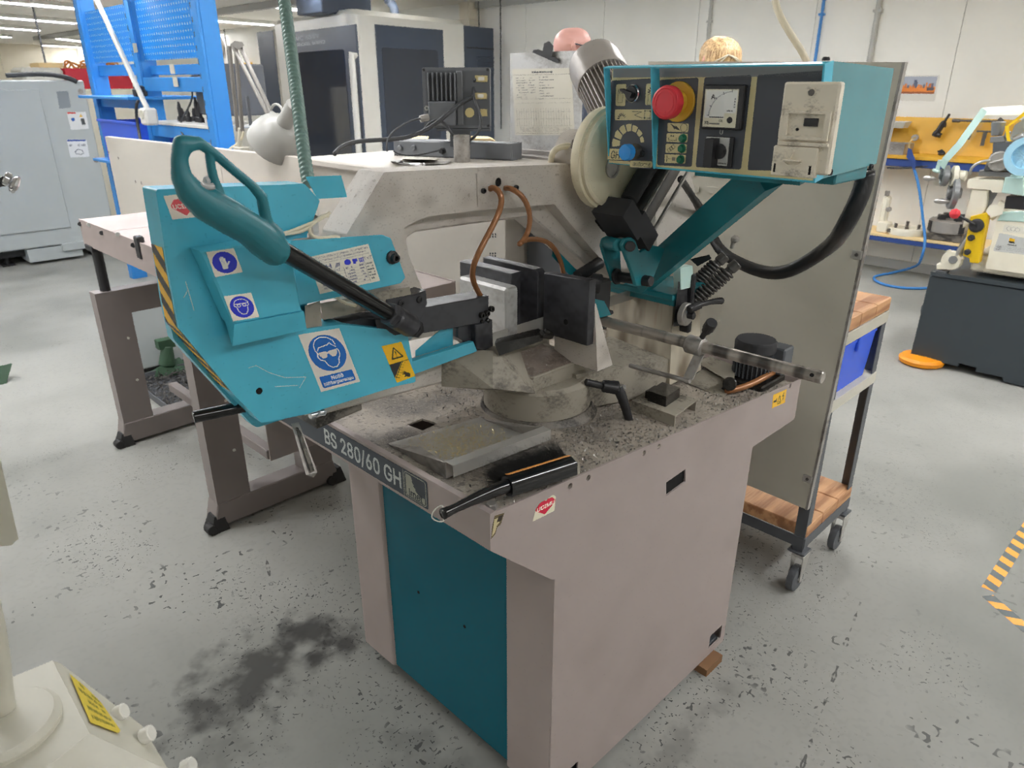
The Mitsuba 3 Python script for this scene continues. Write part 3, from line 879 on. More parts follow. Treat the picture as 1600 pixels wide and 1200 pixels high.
# ------------------------------------------------------------------ feed cylinder, clevis, arm
HC = 0.935
ca, cb = at(990, 352, y=HC), at(1058, 236, y=HC)
ax = (cb - ca) / np.linalg.norm(cb - ca)
cu = np.cross(ax, [0, 1, 0])
cyl = part(BS, "feed_cylinder", rodm(ca, cb, 0.0285, n=28, b=0.001), "darksteel")
for su, sv in ((1, 1), (1, -1), (-1, 1), (-1, -1)):
    o = cu * 0.031 * su + np.array([0, 0.031 * sv, 0])
    part(cyl, "tie_rod", rodm(ca + o, cb + o, 0.004, n=10), "steeldull")
blk = [ca + ax * h + cu * 0.041 * su + np.array([0, 0.041 * sv, 0]) for h in (-0.032, 0.012) for su in (-1, 1) for sv in (-1, 1)]
part(cyl, "end_block", hull(blk), "blackmatt", False)
o2 = cu * -0.062
part(cyl, "reservoir", J(rodm(ca - o2 * 0.9 + ax * 0.02, cb - o2 * 0.9, 0.019), hull([b + (cu * 0.052 + ax * -0.012) * 1.0 for b in blk])), "blackmatt")
jr = at(979, 371, y=HC)
part(cyl, "piston_rod", J(rodm(ca - ax * 0.03, jr, 0.0085), rodm(ca - ax * 0.033, ca - ax * 0.055, 0.016, n=14), rodm(jr + ax * 0.004, jr - ax * 0.012, 0.011, n=6)), "steeldull")
for nm, ycl, pxs in (("a", 0.975, [(941, 385), (944, 373), (955, 368), (965, 373), (969, 388), (972, 440), (958, 440), (950, 415)]), ("b", 0.90, [(972, 384), (977, 373), (987, 371), (994, 377), (1000, 394), (1020, 383), (1040, 388), (1016, 447), (994, 447), (988, 425)])):
    fr = FY(ycl)
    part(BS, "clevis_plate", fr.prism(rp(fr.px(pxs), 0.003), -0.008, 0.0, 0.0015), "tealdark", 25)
part(BS, "clevis_pin", J(rodm(at(984, 385, y=0.888), at(952, 386, y=0.98), 0.007), rodm(at(984, 385, y=0.898), at(985, 385, y=0.886), 0.011, n=16)), "black")
part(BS, "clevis_spacer", rodm(at(967, 383, y=0.915), at(950, 380, y=0.965), 0.014), "tealdark")
part(BS, "pivot_shaft", J(rodm(at(966, 432, y=0.97), at(1018, 440, y=0.88), 0.012), rodm(at(962, 432, y=0.972), at(966, 432, y=0.965), 0.018)), "black")
# arm up to the control box: square tube
a0, a1 = at(1012, 430, x=1.46), at(1182, 284, x=1.30)
ax2 = (a1 - a0) / np.linalg.norm(a1 - a0)
n2 = np.array([-1.0, 0, 0])
n2 -= ax2 * (n2 @ ax2)
n2 /= np.linalg.norm(n2)
s2 = np.cross(ax2, n2)
secs = []
for p, w1 in ((a0 - ax2 * 0.03, 0.030), (a1 + ax2 * 0.03, 0.030)):
    secs += [p + n2 * dn_ * 0.022 + s2 * ds_ * w1 for dn_ in (-1, 1) for ds_ in (-1, 1)]
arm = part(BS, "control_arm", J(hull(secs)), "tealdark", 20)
# springs, eccentric, lever
for (u0, u1) in (((1066, 487), (1138, 424)), ((1058, 470), (1120, 412))):
    off = 0.0 if u0[0] == 1066 else 0.05
    s0, s1 = at(*u0, x=1.55 + off), at(*u1, x=1.62 + off)
    ax3 = (s1 - s0) / np.linalg.norm(s1 - s0)
    uu, vv, _ = basis(ax3)
    L = np.linalg.norm(s1 - s0)
    tt = np.linspace(0, 1, 15 * 10)
    R = 0.0165
    hel = s0 + np.outer(tt * L, ax3) + R * (np.cos(tt * 15 * 2 * np.pi)[:, None] * uu + np.sin(tt * 15 * 2 * np.pi)[:, None] * vv)
    k = part(BS, "spring", tube(hel, 0.0038, 6, smooth=False), "darksteel", True)
    part(k, "core", rodm(s0 - ax3 * 0.01, s1 + ax3 * 0.02, 0.011, n=14), "darksteel")
    part(k, "end_bush", rodm(s1 + ax3 * 0.005, s1 + ax3 * 0.03, 0.014, n=16), "darksteel")
eb = FY(0.92)
part(BS, "switch_plate", J(cbox(1.53, 1.545, 0.905, 0.95, 0.97, 1.12, 0.003), hull([at(1060, 440, y=0.915), at(1074, 438, y=0.915), at(1074, 508, y=0.915), at(1052, 510, y=0.915), at(1060, 440, y=0.925), at(1052, 510, y=0.925), at(1074, 508, y=0.925)])), "black", False)
part(BS, "limit_switch", J(FY(0.912).prism(rp(FY(0.912).px([(1063, 418), (1082, 415), (1084, 448), (1064, 453)]), 0.002), -0.02, 0.0, 0.002)), "acrylicedge", 25)
ec = at(1068, 490, y=0.905)
part(BS, "eccentric_disc", J(lathe([(0.0285, 0), (0.0285, 0.012), (0.026, 0.014), (0.001, 0.014)], ec, [0, -1, 0], 32)), "steeldull")
lvk = part(BS, "feed_lever", J(rodm(ec + [0, -0.012, 0], ec + [0, -0.03, 0], 0.009), rodm(at(1076, 484, y=0.885), at(1094, 476, y=0.875), 0.010), tube([at(1092, 477, y=0.876), at(1110, 472, y=0.87), at(1127, 470, y=0.865)], 0.006, radii=[0.006, 0.0065, 0.009])), "black")
part(BS, "adjuster_bolt", J(rodm(at(1148, 370, x=1.75), at(1143, 388, x=1.75), 0.005), lathe([(0.002, 0), (0.011, 0.006), (0.011, 0.014), (0.004, 0.02)], at(1148, 380, x=1.75), [0, 0, 1], 16)), "steeldull")
part(BS, "spring_bracket", J(hull([at(1078, 405, x=1.6), at(1108, 398, x=1.6), at(1112, 404, x=1.6), at(1090, 416, x=1.6), at(1078, 405, x=1.66), at(1108, 398, x=1.66), at(1112, 404, x=1.66)])), "black", 20)

# ------------------------------------------------------------------ coolant pump on the tray
PC = np.array([1.77, 0.838, 0])
pz = tz(1.77)
pu = part(BS, "coolant_pump", lathe([(0.047, 0.0), (0.047, 0.07)], (PC[0], PC[1], pz + 0.02), [0, 0, 1], 32), "blackmatt")
for i in range(28):
    a = i * 2 * math.pi / 28
    c_, s_ = math.cos(a), math.sin(a)
    V = [(PC[0] + c_ * r_ - s_ * w_, PC[1] + s_ * r_ + c_ * w_, pz + h) for r_ in (0.045, 0.054) for w_ in (-0.0014, 0.0014) for h in (0.024, 0.088)]
    part(pu, "fin", hull(V), "darkgrey", False)
part(pu, "fan_cap", lathe([(0.052, 0.09), (0.055, 0.094), (0.055, 0.116), (0.051, 0.124), (0.03, 0.127), (0.001, 0.127)], (PC[0], PC[1], pz), [0, 0, 1], 36), "blackmatt")
part(pu, "terminal_box", cbox(PC[0] + 0.02, PC[0] + 0.075, PC[1] - 0.075, PC[1] - 0.02, pz + 0.03, pz + 0.105, 0.004), "darkgrey", False)
part(pu, "flange", J(cbox(PC[0] - 0.065, PC[0] + 0.07, PC[1] - 0.065, PC[1] + 0.065, pz, pz + 0.02, 0.004), rodm(at(1140, 600, z=pz + 0.02), at(1140, 600, z=pz + 0.045), 0.018, n=16), rodm(at(1158, 605, z=pz + 0.015), at(1130, 612, z=pz + 0.012), 0.012)), "greasy", 25)
part(BS, "coolant_hose", tube([at(1133, 611, z=pz + 0.02), at(1150, 608, z=pz + 0.025), at(1178, 598, z=pz + 0.03), at(1200, 586, z=pz + 0.035), at(1216, 578, z=pz + 0.03)], 0.0085), "copper", True)
part(BS, "tank_cover", J(hull([at(x_, y_, z=tz(1.6) + h) for x_, y_ in ((1070, 597), (1100, 576), (1150, 600), (1130, 622)) for h in (0.0, 0.003)]), hull([at(x_, y_, z=tz(1.66) + h) for x_, y_ in ((1088, 566), (1110, 556), (1150, 572), (1146, 600)) for h in (0.0, 0.02)])), "castdirty", 20)
# ------------------------------------------------------------------ control box
XC = 1.16
tilt = 0.03
t_l, t_r = at(943, 113, x=XC), at(1286, 95, x=XC)
b_l, b_r = at(946, 262, x=XC + tilt), at(1277, 279, x=XC + tilt)
zt, zb = (t_l[2] + t_r[2]) / 2 + 0.002, (b_l[2] + b_r[2]) / 2
yl, yr = (t_l[1] + b_l[1]) / 2, (t_r[1] + b_r[1]) / 2
CB = Fr([XC + tilt, yl, zb], [0, -1, 0], [-tilt, 0, zt - zb])       # face of the panel; u to the right
CW, CH = yl - yr, math.hypot(tilt, zt - zb)
RC = 0.020                                                            # how deep the panel lies behind the hood's edge
xsplit = CB.uv(1022, 190)[0]
def quadp(u0, u1, v0, v1, n):
    return [CB.pt(u, v, n) for u, v in ((u0, v0), (u1, v0), (u1, v1), (u0, v1))]
XB = at(1397, 107, y=yr)[0]
body = hull([CB.pt(u, v, n) for u in (0.002, CW - 0.002) for v, n in ((0.002, -0.007), (CH - 0.002, -0.036))] + [(XB, y_, z_) for y_ in (yl, yr) for z_ in (zb + 0.012, zt - 0.003)])
cbx = part(BS, "control_box", body, "tealbox", False)
th = 0.0025
def slab(u0, u1, v0, v1, n0, n1):
    return hull([CB.pt(u, v, n) for u in (u0, u1) for v in (v0, v1) for n in (n0, n1)])
part(cbx, "hood", J(slab(xsplit, CW, CH - th, CH, -RC, 0.0), slab(CW - th, CW, 0, CH, -RC, 0.0), slab(xsplit, CW, 0, th, -RC, 0.0),
                    slab(xsplit - th, xsplit, 0, CH, -RC, 0.004), hull([CB.pt(u, v, n) for u in (CW - 0.001, CW + 0.0005) for v in (0, CH) for n in (0, -RC - 0.01)])), "teal", False)
part(cbx, "hood", J(slab(0, xsplit, CH - th, CH, -RC, -0.004), slab(0, th, 0, CH, -RC, -0.004), slab(0, xsplit, 0, th, -RC, -0.004)), "teal", False)
part(cbx, "mounting_plate", J(hull([CB.pt(u, v, n) for u in (CB.uv(1080, 280)[0], CW - 0.03) for v in (-0.010, 0.0) for n in (-0.16, -0.012)]), cbox(XB - 0.15, XB - 0.01, yr + 0.01, yr + 0.3, zb - 0.014, zb + 0.012)), "tealdark", False)
for (px_, py_) in ((1295, 269), (1359, 261)):
    fr = FY(yr)
    part(cbx, "bolt", hexbolt(fr.hit(px_, py_), [0, -1, 0], 0.0055, 0.005), "black")
part(cbx, "lid_screw", lathe([(0.006, 0), (0.006, 0.003), (0.004, 0.005), (0.001, 0.005)], CB.pt(CW - 0.012, CH, -0.03), [0, 0, 1], 12), "black")


CB = Fr(CB.pt(0, 0, -0.003), CB.U, CB.pt(0, CH, -0.03) - CB.pt(0, 0, -0.003))
RC = 0.0


def cbq(pxs, n=-RC):
    return [CB.hit(*p, n=n) for p in pxs]


# face sheet: cream outlines with dark blue-grey fields
PN = -RC + 0.0005
pu_ = lambda *p: CB.uv(*p, n=PN)
FW, FH = CW, CH
d = Decal(quadp(0, CW, 0, CH, PN), CW, CH, 0.0)
CRM, NVY = (196, 184, 140), (62, 66, 74)
d.rect(0.002, 0.002, CW - 0.002, CH - 0.002, CRM, 0)
def fld(pxs, col=NVY, lev=1, r=0.004):
    g = Polygon([pu_(*p) for p in pxs])
    d.poly(rp(g, r), col, lev)
d.rect(0.004, CH - 0.020, CW - 0.004, CH - 0.003, (132, 134, 136), 1)
fld([(955, 126), (1023, 122), (1021, 258), (1018, 264), (985, 262), (984, 252), (950, 250)])
fld([(1030, 125), (1092, 121), (1081, 261), (1027, 258)])
fld([(1101, 121), (1175, 117), (1158, 265), (1087, 261)])
fld([(1184, 117), (1289, 110), (1278, 268), (1168, 266)])
# legends
fld([(963, 132), (979, 131), (977, 166), (962, 165)], CRM, 2, 0.003)
fld([(1010, 131), (1023, 130), (1021, 165), (1008, 164)], CRM, 2, 0.003)
fld([(961, 171), (1023, 171), (1022, 187), (961, 188)], CRM, 2, 0.003)
fld([(950, 232), (973, 233), (972, 250), (949, 249)], CRM, 2, 0.001)
fld([(985, 251), (1020, 252), (1019, 262), (984, 261)], CRM, 2, 0.003)
g0 = pu_(952, 237); d.text("GH", g0[0] + 0.003, g0[1] - 0.012, 0.0145, (44, 44, 46), 3, False, "l", 0.8, 0.15)
g0 = pu_(987, 259); d.text("autocut", g0[0] + 0.002, g0[1] + 0.0005, 0.0085, (52, 52, 54), 3, False, "l", 1.0, 0.12)
# dial of wedges
o = pu_(985, 226)
for i in range(8):
    a0 = math.radians(188 - i * 26)
    a1 = a0 - math.radians(21)
    ri, ro = 0.025, 0.043 - i * 0.0018
    d.poly([(o[0] + r * math.cos(a), o[1] + r * math.sin(a)) for r, a in ((ri, a0), (ro, a0), (ro * 1.02, (a0 + a1) / 2), (ro, a1), (ri, a1))], CRM, 2) if i not in (7,) else None
def icon_dial(px_, py_, s):
    c0 = pu_(px_, py_)
    for i in range(7):
        a = math.radians(175 - i * 25)
        d.line([(c0[0] + s * 0.5 * math.cos(a), c0[1] + s * 0.5 * math.sin(a)), (c0[0] + s * math.cos(a), c0[1] + s * math.sin(a))], s * (0.22 - 0.022 * i), (60, 58, 56), 3)
icon_dial(972, 186, 0.011); icon_dial(1020, 145, 0.011)
def hand(d, cx, cy, s, col, lev):
    g = [sbox(-0.32, -0.75, 0.3, -0.05)]
    for i, (x, h) in enumerate(((-0.25, 0.72), (-0.08, 0.85), (0.1, 0.8), (0.26, 0.62))):
        g.append(LineString([(x, -0.1), (x - 0.02, h)]).buffer(0.075))
    g.append(LineString([(0.2, -0.4), (0.66, 0.12)]).buffer(0.095))
    d.poly(shapely.affinity.translate(shapely.affinity.scale(unary_union(g), s, s, origin=(0, 0)), cx, cy), col, lev)
h0 = pu_(970, 150); d.poly(unary_union([LineString([(h0[0] + x * 0.011, h0[1] + y * 0.013) for x, y in ((-0.6, -0.9), (-0.6, 0.2), (-0.5, 0.9), (-0.3, 0.3), (-0.2, 1.0), (0, 0.3), (0.1, 1.0), (0.3, 0.3), (0.4, 0.8), (0.5, -0.2), (0.4, -0.9), (-0.6, -0.9))]).buffer(0.0004)]), (90, 86, 78), 3)
h0 = pu_(1016, 155); d.line([(h0[0] + x * 0.008, h0[1] + y * 0.011) for x, y in ((-0.6, -0.9), (-0.6, 0.7), (0.2, 0.9), (0.3, -0.3), (0.6, -0.4), (0.6, -0.9), (-0.6, -0.9))], 0.0008, (90, 86, 78), 3)
h0 = pu_(996, 179); d.line([(h0[0] - 0.012, h0[1] + 0.005), (h0[0] + 0.010, h0[1] + 0.005), (h0[0] - 0.006, h0[1] - 0.001), (h0[0] + 0.012, h0[1] - 0.006)], 0.001, (90, 86, 78), 3)
h0 = pu_(1012, 179); d.poly(sbox(h0[0] - 0.007, h0[1] - 0.007, h0[0] + 0.007, h0[1] + 0.007).difference(sbox(h0[0] - 0.006, h0[1] - 0.006, h0[0] + 0.006, h0[1] + 0.006)), (90, 86, 78), 3)
for sx in (-1, 1):
    for sy in (-1, 1):
        d.rect(h0[0] + sx * 0.006 - 0.0015, h0[1] + sy * 0.006 - 0.0015, h0[0] + sx * 0.006 + 0.0015, h0[1] + sy * 0.006 + 0.0015, (60, 56, 52), 4)
for (y0, y1, xa) in ((193, 206, 1043.5), (209, 222, 1042), (225.5, 239, 1040.5), (242, 255, 1039)):
    fld([(xa, y0 - 1), (xa + 33, y0), (xa + 32, y1 + 0.6), (xa - 0.5, y1 - 0.5)], CRM, 2, 0.0015)
h0 = pu_(1055, 199); d.poly(Polygon([(h0[0] - 0.010, h0[1] + 0.006), (h0[0] + 0.002, h0[1] + 0.001), (h0[0] + 0.001, h0[1] + 0.004), (h0[0] + 0.012, h0[1] - 0.005), (h0[0] - 0.001, h0[1] - 0.002), (h0[0], h0[1] - 0.004)]), (50, 48, 46), 3)
h0 = pu_(1069, 199.5); d.poly(Point(*h0).buffer(0.0075).difference(Point(*h0).buffer(0.0066)), (80, 76, 70), 3)
h0 = pu_(1051, 215); d.rect(h0[0] - 0.008, h0[1] - 0.005, h0[0] + 0.008, h0[1] - 0.0042, (60, 58, 54), 3); d.circ(h0[0] - 0.003, h0[1] + 0.003, 0.0015, (60, 58, 54), 3); d.circ(h0[0] + 0.002, h0[1] + 0.003, 0.0015, (60, 58, 54), 3)
d.line([(h0[0] - 0.008, h0[1] - 0.005), (h0[0] - 0.008, h0[1])], 0.0008, (60, 58, 54), 3); d.line([(h0[0] + 0.008, h0[1] - 0.005), (h0[0] + 0.008, h0[1])], 0.0008, (60, 58, 54), 3)
h0 = pu_(1049, 232); 
for sx, sy in ((-1, -1), (1, 1), (0, 0)):
    d.poly(shapely.affinity.rotate(sbox(h0[0] + sx * 0.004 - 0.003, h0[1] + sy * 0.003 - 0.003, h0[0] + sx * 0.004 + 0.003, h0[1] + sy * 0.003 + 0.003), 40).exterior.buffer(0.0004), (80, 76, 70), 3)
h0 = pu_(1048, 248); d.line([(h0[0] - 0.008, h0[1] - 0.006), (h0[0] - 0.008, h0[1] + 0.006)], 0.0013, (60, 58, 54), 3); d.rect(h0[0] + 0.003, h0[1] - 0.003, h0[0] + 0.010, h0[1] + 0.003, (110, 106, 96), 3); d.line([(h0[0] - 0.005, h0[1]), (h0[0] + 0.001, h0[1])], 0.0008, (80, 76, 70), 3)
h0 = pu_(1127, 207); d.text("0", h0[0], h0[1] - 0.003, 0.009, (200, 200, 196), 3)
part(cbx, "face_sheet", d, "decal", label="dark face sheet with cream outlined symbols, reading GH and autocut")

fN = CB.N
def knobat(px_, py_, n=0.0):
    return CB.hit(px_, py_, n=-RC + n)
# selector switch
k0 = knobat(990, 146)
sw = part(cbx, "selector_switch", lathe([(0.0145, 0), (0.0145, 0.006), (0.0125, 0.010), (0.001, 0.010)], k0, fN, 28), "black")
part(sw, "bezel", lathe([(0.0160, 0), (0.0160, 0.005), (0.0142, 0.007), (0.0140, 0.0045)], k0, fN, 28), "chrome")
r_ = CB.U * math.cos(2.75) + CB.V * math.sin(2.75)
s_ = np.cross(fN, r_)
part(sw, "pointer", hull([k0 + fN * h + r_ * a + s_ * b for h in (0.008, 0.019) for a, b in ((0.019, 0.0015), (0.019, -0.0015), (-0.008, 0.005), (-0.008, -0.005))]), "black", False)
# feed knob
k0 = knobat(994, 236)
kf = part(cbx, "feed_knob", lathe([(0.0145, 0), (0.0145, 0.020), (0.0135, 0.022)], k0, fN, 28), "darksteel")
part(kf, "cap", lathe([(0.0135, 0.022), (0.0150, 0.0225), (0.0150, 0.034), (0.0135, 0.037), (0.001, 0.0375)], k0, fN, 28), "bluecap")
part(cbx, "small_stud", lathe([(0.006, 0), (0.006, 0.004), (0.0045, 0.007), (0.001, 0.007)], knobat(1004, 240), fN, 16), "black")
# emergency stop
k0 = knobat(1061, 159)
es = part(cbx, "emergency_stop", lathe([(0.034, 0.0), (0.034, 0.004), (0.0325, 0.005), (0.02, 0.005), (0.018, 0.016), (0.017, 0.022)], k0, fN, 40), "yellow")
part(es, "mushroom_button", lathe([(0.014, 0.018), (0.024, 0.022), (0.0275, 0.028), (0.0285, 0.040), (0.0265, 0.045), (0.0235, 0.0462), (0.0225, 0.0450), (0.001, 0.0455)], k0, fN, 40), "red")
# arrows moulded into the button's face
g = unary_union([Point(0, 0).buffer(0.0185).difference(Point(0, 0).buffer(0.0178))] + [Polygon([(0.018 * math.cos(a), 0.018 * math.sin(a)), (0.014 * math.cos(a + 0.22), 0.014 * math.sin(a + 0.22)), (0.0215 * math.cos(a + 0.2), 0.0215 * math.sin(a + 0.2))]) for a in (0.5, 2.6, 4.7)])
fe = Fr(k0 + fN * 0.0455, CB.U, CB.V)
part(es, "arrows", fe.ext(g, -0.0003, 0.0006), "red", False)
# ammeter
M = cbq([(1102, 197), (1157, 195), (1167, 131), (1111, 135)], -RC)
fm = Fr(M[0], CB.U, CB.V)
mw, mh = (M[1] - M[0]) @ CB.U, (M[3] - M[0]) @ CB.V
am = part(cbx, "ammeter", fm.prism(rp(sbox(-0.003, -0.004, mw + 0.006, mh + 0.003), 0.003), 0.0, 0.011, 0.002), "black", 25)
d = Decal([fm.pt(0.001, 0.0, 0.011), fm.pt(mw - 0.003, 0.0, 0.011), fm.pt(mw - 0.003, mh - 0.004, 0.011), fm.pt(0.001, mh - 0.004, 0.011)], 1.0, 1.0, 0.0003)
d.rect(0, 0, 1, 1, (206, 202, 182), 0)
d.rect(0.04, 0.24, 0.97, 0.97, (214, 216, 214), 1)
d.rect(0.64, 0.02, 0.97, 0.38, (206, 202, 182), 2)
d.text("A", 0.26, 0.74, 0.13, (40, 40, 40), 3, True)
for i in range(5):
    a = math.radians(92 + i * 21)
    rr = 0.66
    cx, cy_ = 0.84, 0.26
    d.line([(cx + rr * math.cos(a), cy_ + rr * math.sin(a)), (cx + (rr + 0.07) * math.cos(a), cy_ + (rr + 0.07) * math.sin(a))], 0.016, (90, 90, 96), 3)
d.line([(0.84 + 0.68 * math.cos(a), 0.26 + 0.68 * math.sin(a)) for a in np.linspace(math.radians(92), math.radians(178), 14)], 0.012, (120, 122, 130), 3)
d.line([(0.2, 0.265), (0.62, 0.265)], 0.026, (44, 46, 54), 3)
d.text("CE", 0.55, 0.14, 0.07, (50, 50, 50), 3)
d.text("FE", 0.13, 0.07, 0.08, (40, 40, 40), 3, True)
d.fuzz(0.22, 0.07, 0.52, 0.11, 0.03, (110, 110, 110), 4, 3)
d.fuzz(0.66, 0.42, 0.92, 0.46, 0.03, (80, 80, 90), 5, 3)
for i in range(4):
    d.rect(0.9, 0.52 + i * 0.07, 0.94, 0.56 + i * 0.07, (120, 120, 124), 3)
d.circ(0.82, 0.2, 0.085, (28, 28, 30), 3)
part(am, "dial", d, "decal")
# main switch
M = cbq([(1103, 256), (1139, 257), (1145, 214), (1108, 213)], -RC)
fm = Fr(M[0], CB.U, CB.V)
mw, mh = (M[1] - M[0]) @ CB.U, (M[3] - M[0]) @ CB.V
ms = part(cbx, "main_switch", fm.prism(rp(sbox(-0.001, -0.003, mw + 0.007, mh + 0.001), 0.002), 0.0, 0.006, 0.001), "black", 25)
d = Decal([fm.pt(0, 0, 0.006), fm.pt(mw, 0, 0.006), fm.pt(mw, mh, 0.006), fm.pt(0, mh, 0.006)], 1, 1)
d.rect(0, 0, 1, 1, (190, 192, 192), 0)
d.text("0", 0.5, 0.8, 0.14, (50, 50, 50), 1)
d.fuzz(0.62, 0.06, 0.95, 0.1, 0.04, (60, 60, 60), 3, 1)
part(ms, "plate", d, "decal")
mc = fm.pt(mw * 0.5, mh * 0.50, 0.006)
part(ms, "handle", J(lathe([(0.013, 0), (0.012, 0.010), (0.001, 0.0105)], mc + CB.U * 0.006, fN, 24), hull([mc + CB.U * a + CB.V * b + fN * h for a in (-0.012, 0.004) for b in (-0.026, 0.022) for h in (0.001, 0.022)])), "black", 25)
# breaker enclosure
M = cbq([(1188, 257), (1262, 261), (1284, 125), (1201, 128)], -RC)
fm = Fr((M[0] + M[3]) / 2 - CB.V * (M[3] - M[0]) @ CB.V / 2, CB.U, CB.V)
mw, mh = ((M[1] + M[2]) / 2 - (M[0] + M[3]) / 2) @ CB.U, (M[3] - M[0]) @ CB.V
bk = part(cbx, "breaker_cover", fm.prism(rp(sbox(0, 0.0, mw, mh), 0.004), 0.0, 0.015, 0.003), "dirtyplastic", 25)
fz = 0.0152
part(bk, "screw", lathe([(0.0045, 0), (0.0045, 0.0018), (0.001, 0.002)], fm.pt(mw * 0.52, mh * 0.89, fz), fN, 16), "darksteel")
part(bk, "window_frame", fm.ext(sbox(mw * 0.1, mh * 0.38, mw * 0.93, mh * 0.70).difference(sbox(mw * 0.18, mh * 0.42, mw * 0.84, mh * 0.665)), fz, fz + 0.0045), "dirtyplastic", False)
part(bk, "window_frame", fm.ext(sbox(mw * 0.04, mh * 0.62, mw * 0.10, mh * 0.40).union(sbox(mw * 0.05, mh * 0.315, mw * 0.96, mh * 0.355)), fz, fz + 0.005), "dirtyplastic", False)
part(bk, "recess", fm.ext(sbox(mw * 0.18, mh * 0.42, mw * 0.84, mh * 0.665), fz + 0.0001, fz + 0.0004), "dirtyplastic", False)
part(bk, "rocker", fm.prism(sbox(mw * 0.47, mh * 0.53, mw * 0.72, mh * 0.62), fz, fz + 0.004, 0.001), "black", False)
part(bk, "status_dot", fm.ext(Point(mw * 0.36, mh * 0.49).buffer(0.0022), fz, fz + 0.002), "hole", False)
fl = part(bk, "flap", fm.prism(rp(sbox(-mw * 0.02, -mh * 0.04, mw * 0.80, mh * 0.305), 0.002), 0.010, 0.020, 0.0015), "dirtyplastic", 25)
part(bk, "flap_slot", J(fm.ext(sbox(mw * 0.03, 0.0, mw * 0.065, mh * 0.10), 0.0201, 0.0205), fm.ext(sbox(mw * 0.69, -0.0, mw * 0.73, mh * 0.10), 0.0201, 0.0205)), "hole", False)
part(bk, "flap_grip", J(fm.prism(sbox(mw * 0.22, mh * 0.135, mw * 0.54, mh * 0.155), 0.02, 0.026, 0.001), fm.ext(LineString([(mw * 0.32, mh * 0.14), (mw * 0.36, mh * 0.24), (mw * 0.38, mh * 0.25)]).buffer(0.0012), 0.02, 0.023), fm.ext(LineString([(mw * 0.23, mh * 0.12), (mw * 0.3, mh * 0.09), (mw * 0.46, mh * 0.09), (mw * 0.53, mh * 0.12)]).buffer(0.001), 0.02, 0.022)), "dirtyplastic", 25)
# push buttons, dark green
for p in ((1068, 216), (1066.5, 232), (1064.5, 249)):
    part(cbx, "push_button", lathe([(0.0078, 0), (0.0078, 0.003), (0.0064, 0.0035), (0.0062, 0.007), (0.005, 0.009), (0.001, 0.009)], knobat(*p), fN, 20), "greenglass")
# supply hose
part(BS, "supply_hose", tube([at(1352, 268, y=yr + 0.03), at(1344, 305, y=yr + 0.03), at(1322, 350, y=yr + 0.05), at(1285, 393, y=0.66), at(1235, 422, y=0.74), at(1190, 424, y=0.83), at(1150, 408, y=0.92), at(1122, 385, y=1.0), at(1100, 340, y=1.08), at(1080, 308, y=1.12)], 0.0165, 16, radii=[0.0175, 0.0175, 0.017, 0.0165, 0.016, 0.015, 0.0135, 0.0125]), "hose", True)
part(BS, "feed_hose", tube([at(1064, 280, y=0.95), at(1076, 298, y=0.98), at(1088, 318, y=1.0), at(1094, 336, y=1.04)], 0.0085), "hose", True)

# ------------------------------------------------------------------ band wheel cover on the front end
CVY = 0.985
CV = FY(CVY)
face_px = [(243, 296), (476, 287), (500, 314), (482, 364), (446, 380), (446, 470), (475, 488), (479, 514), (534, 507), (636, 518), (650, 597), (620, 603), (480, 647), (409, 661), (365, 616), (279, 512), (262, 420)]
fp_ = CV.px(face_px)
cov = part(BS, "band_cover", CV.prism(rp(fp_, 0.003, 3), -0.046, 0.0, 0.005), "teal", 20)
fl_px = [(229, 318), (240, 297), (476, 285), (600, 380), (652, 500), (655, 598), (622, 607), (484, 652), (409, 668), (386, 676), (259, 536), (246, 475)]
CV2 = FY(CVY + 0.044)
part(cov, "flange", CV2.prism(rp(CV2.px([(238, 312), (247, 299), (470, 290), (480, 360), (480, 520), (630, 530), (640, 590), (475, 645), (402, 668), (394, 664), (271, 530), (258, 470)]), 0.003, 3), -0.02, 0.0, 0.003), "teal", 20)
part(cov, "top_flap", J(hull([at(478, 278, y=CVY + 0.03), at(533, 276, y=CVY + 0.03), at(542, 308, y=CVY - 0.005), at(496, 311, y=CVY - 0.005), at(478, 276, y=CVY + 0.032), at(533, 274, y=CVY + 0.032), at(542, 306, y=CVY - 0.003)])), "teal", 20)
for p in ((405, 611),):
    part(cov, "screw_hole", CV.ext(Point(*CV.uv(*p)).buffer(0.0052), 0.0001, 0.0004), "hole", False)
part(cov, "latch", J(tube([at(*p, y=CVY + 0.002) for p in ((476, 648), (488, 644), (500, 640), (500, 646), (494, 650), (508, 648), (510, 642))], 0.0016, 8, smooth=False), rodm(at(484, 650, y=CVY + 0.01), at(506, 643, y=CVY + 0.01), 0.006)), "chrome")
for l in ([(388, 575), (400, 571), (420, 582), (445, 590), (478, 589), (468, 606)], [(430, 604), (465, 602)], [(290, 440), (303, 485)], [(287, 465), (294, 452)]):
    part(cov, "scratch", CV.ext(LineString(CV.px(l)).buffer(0.0004), 0.0001, 0.0003), "white", False)
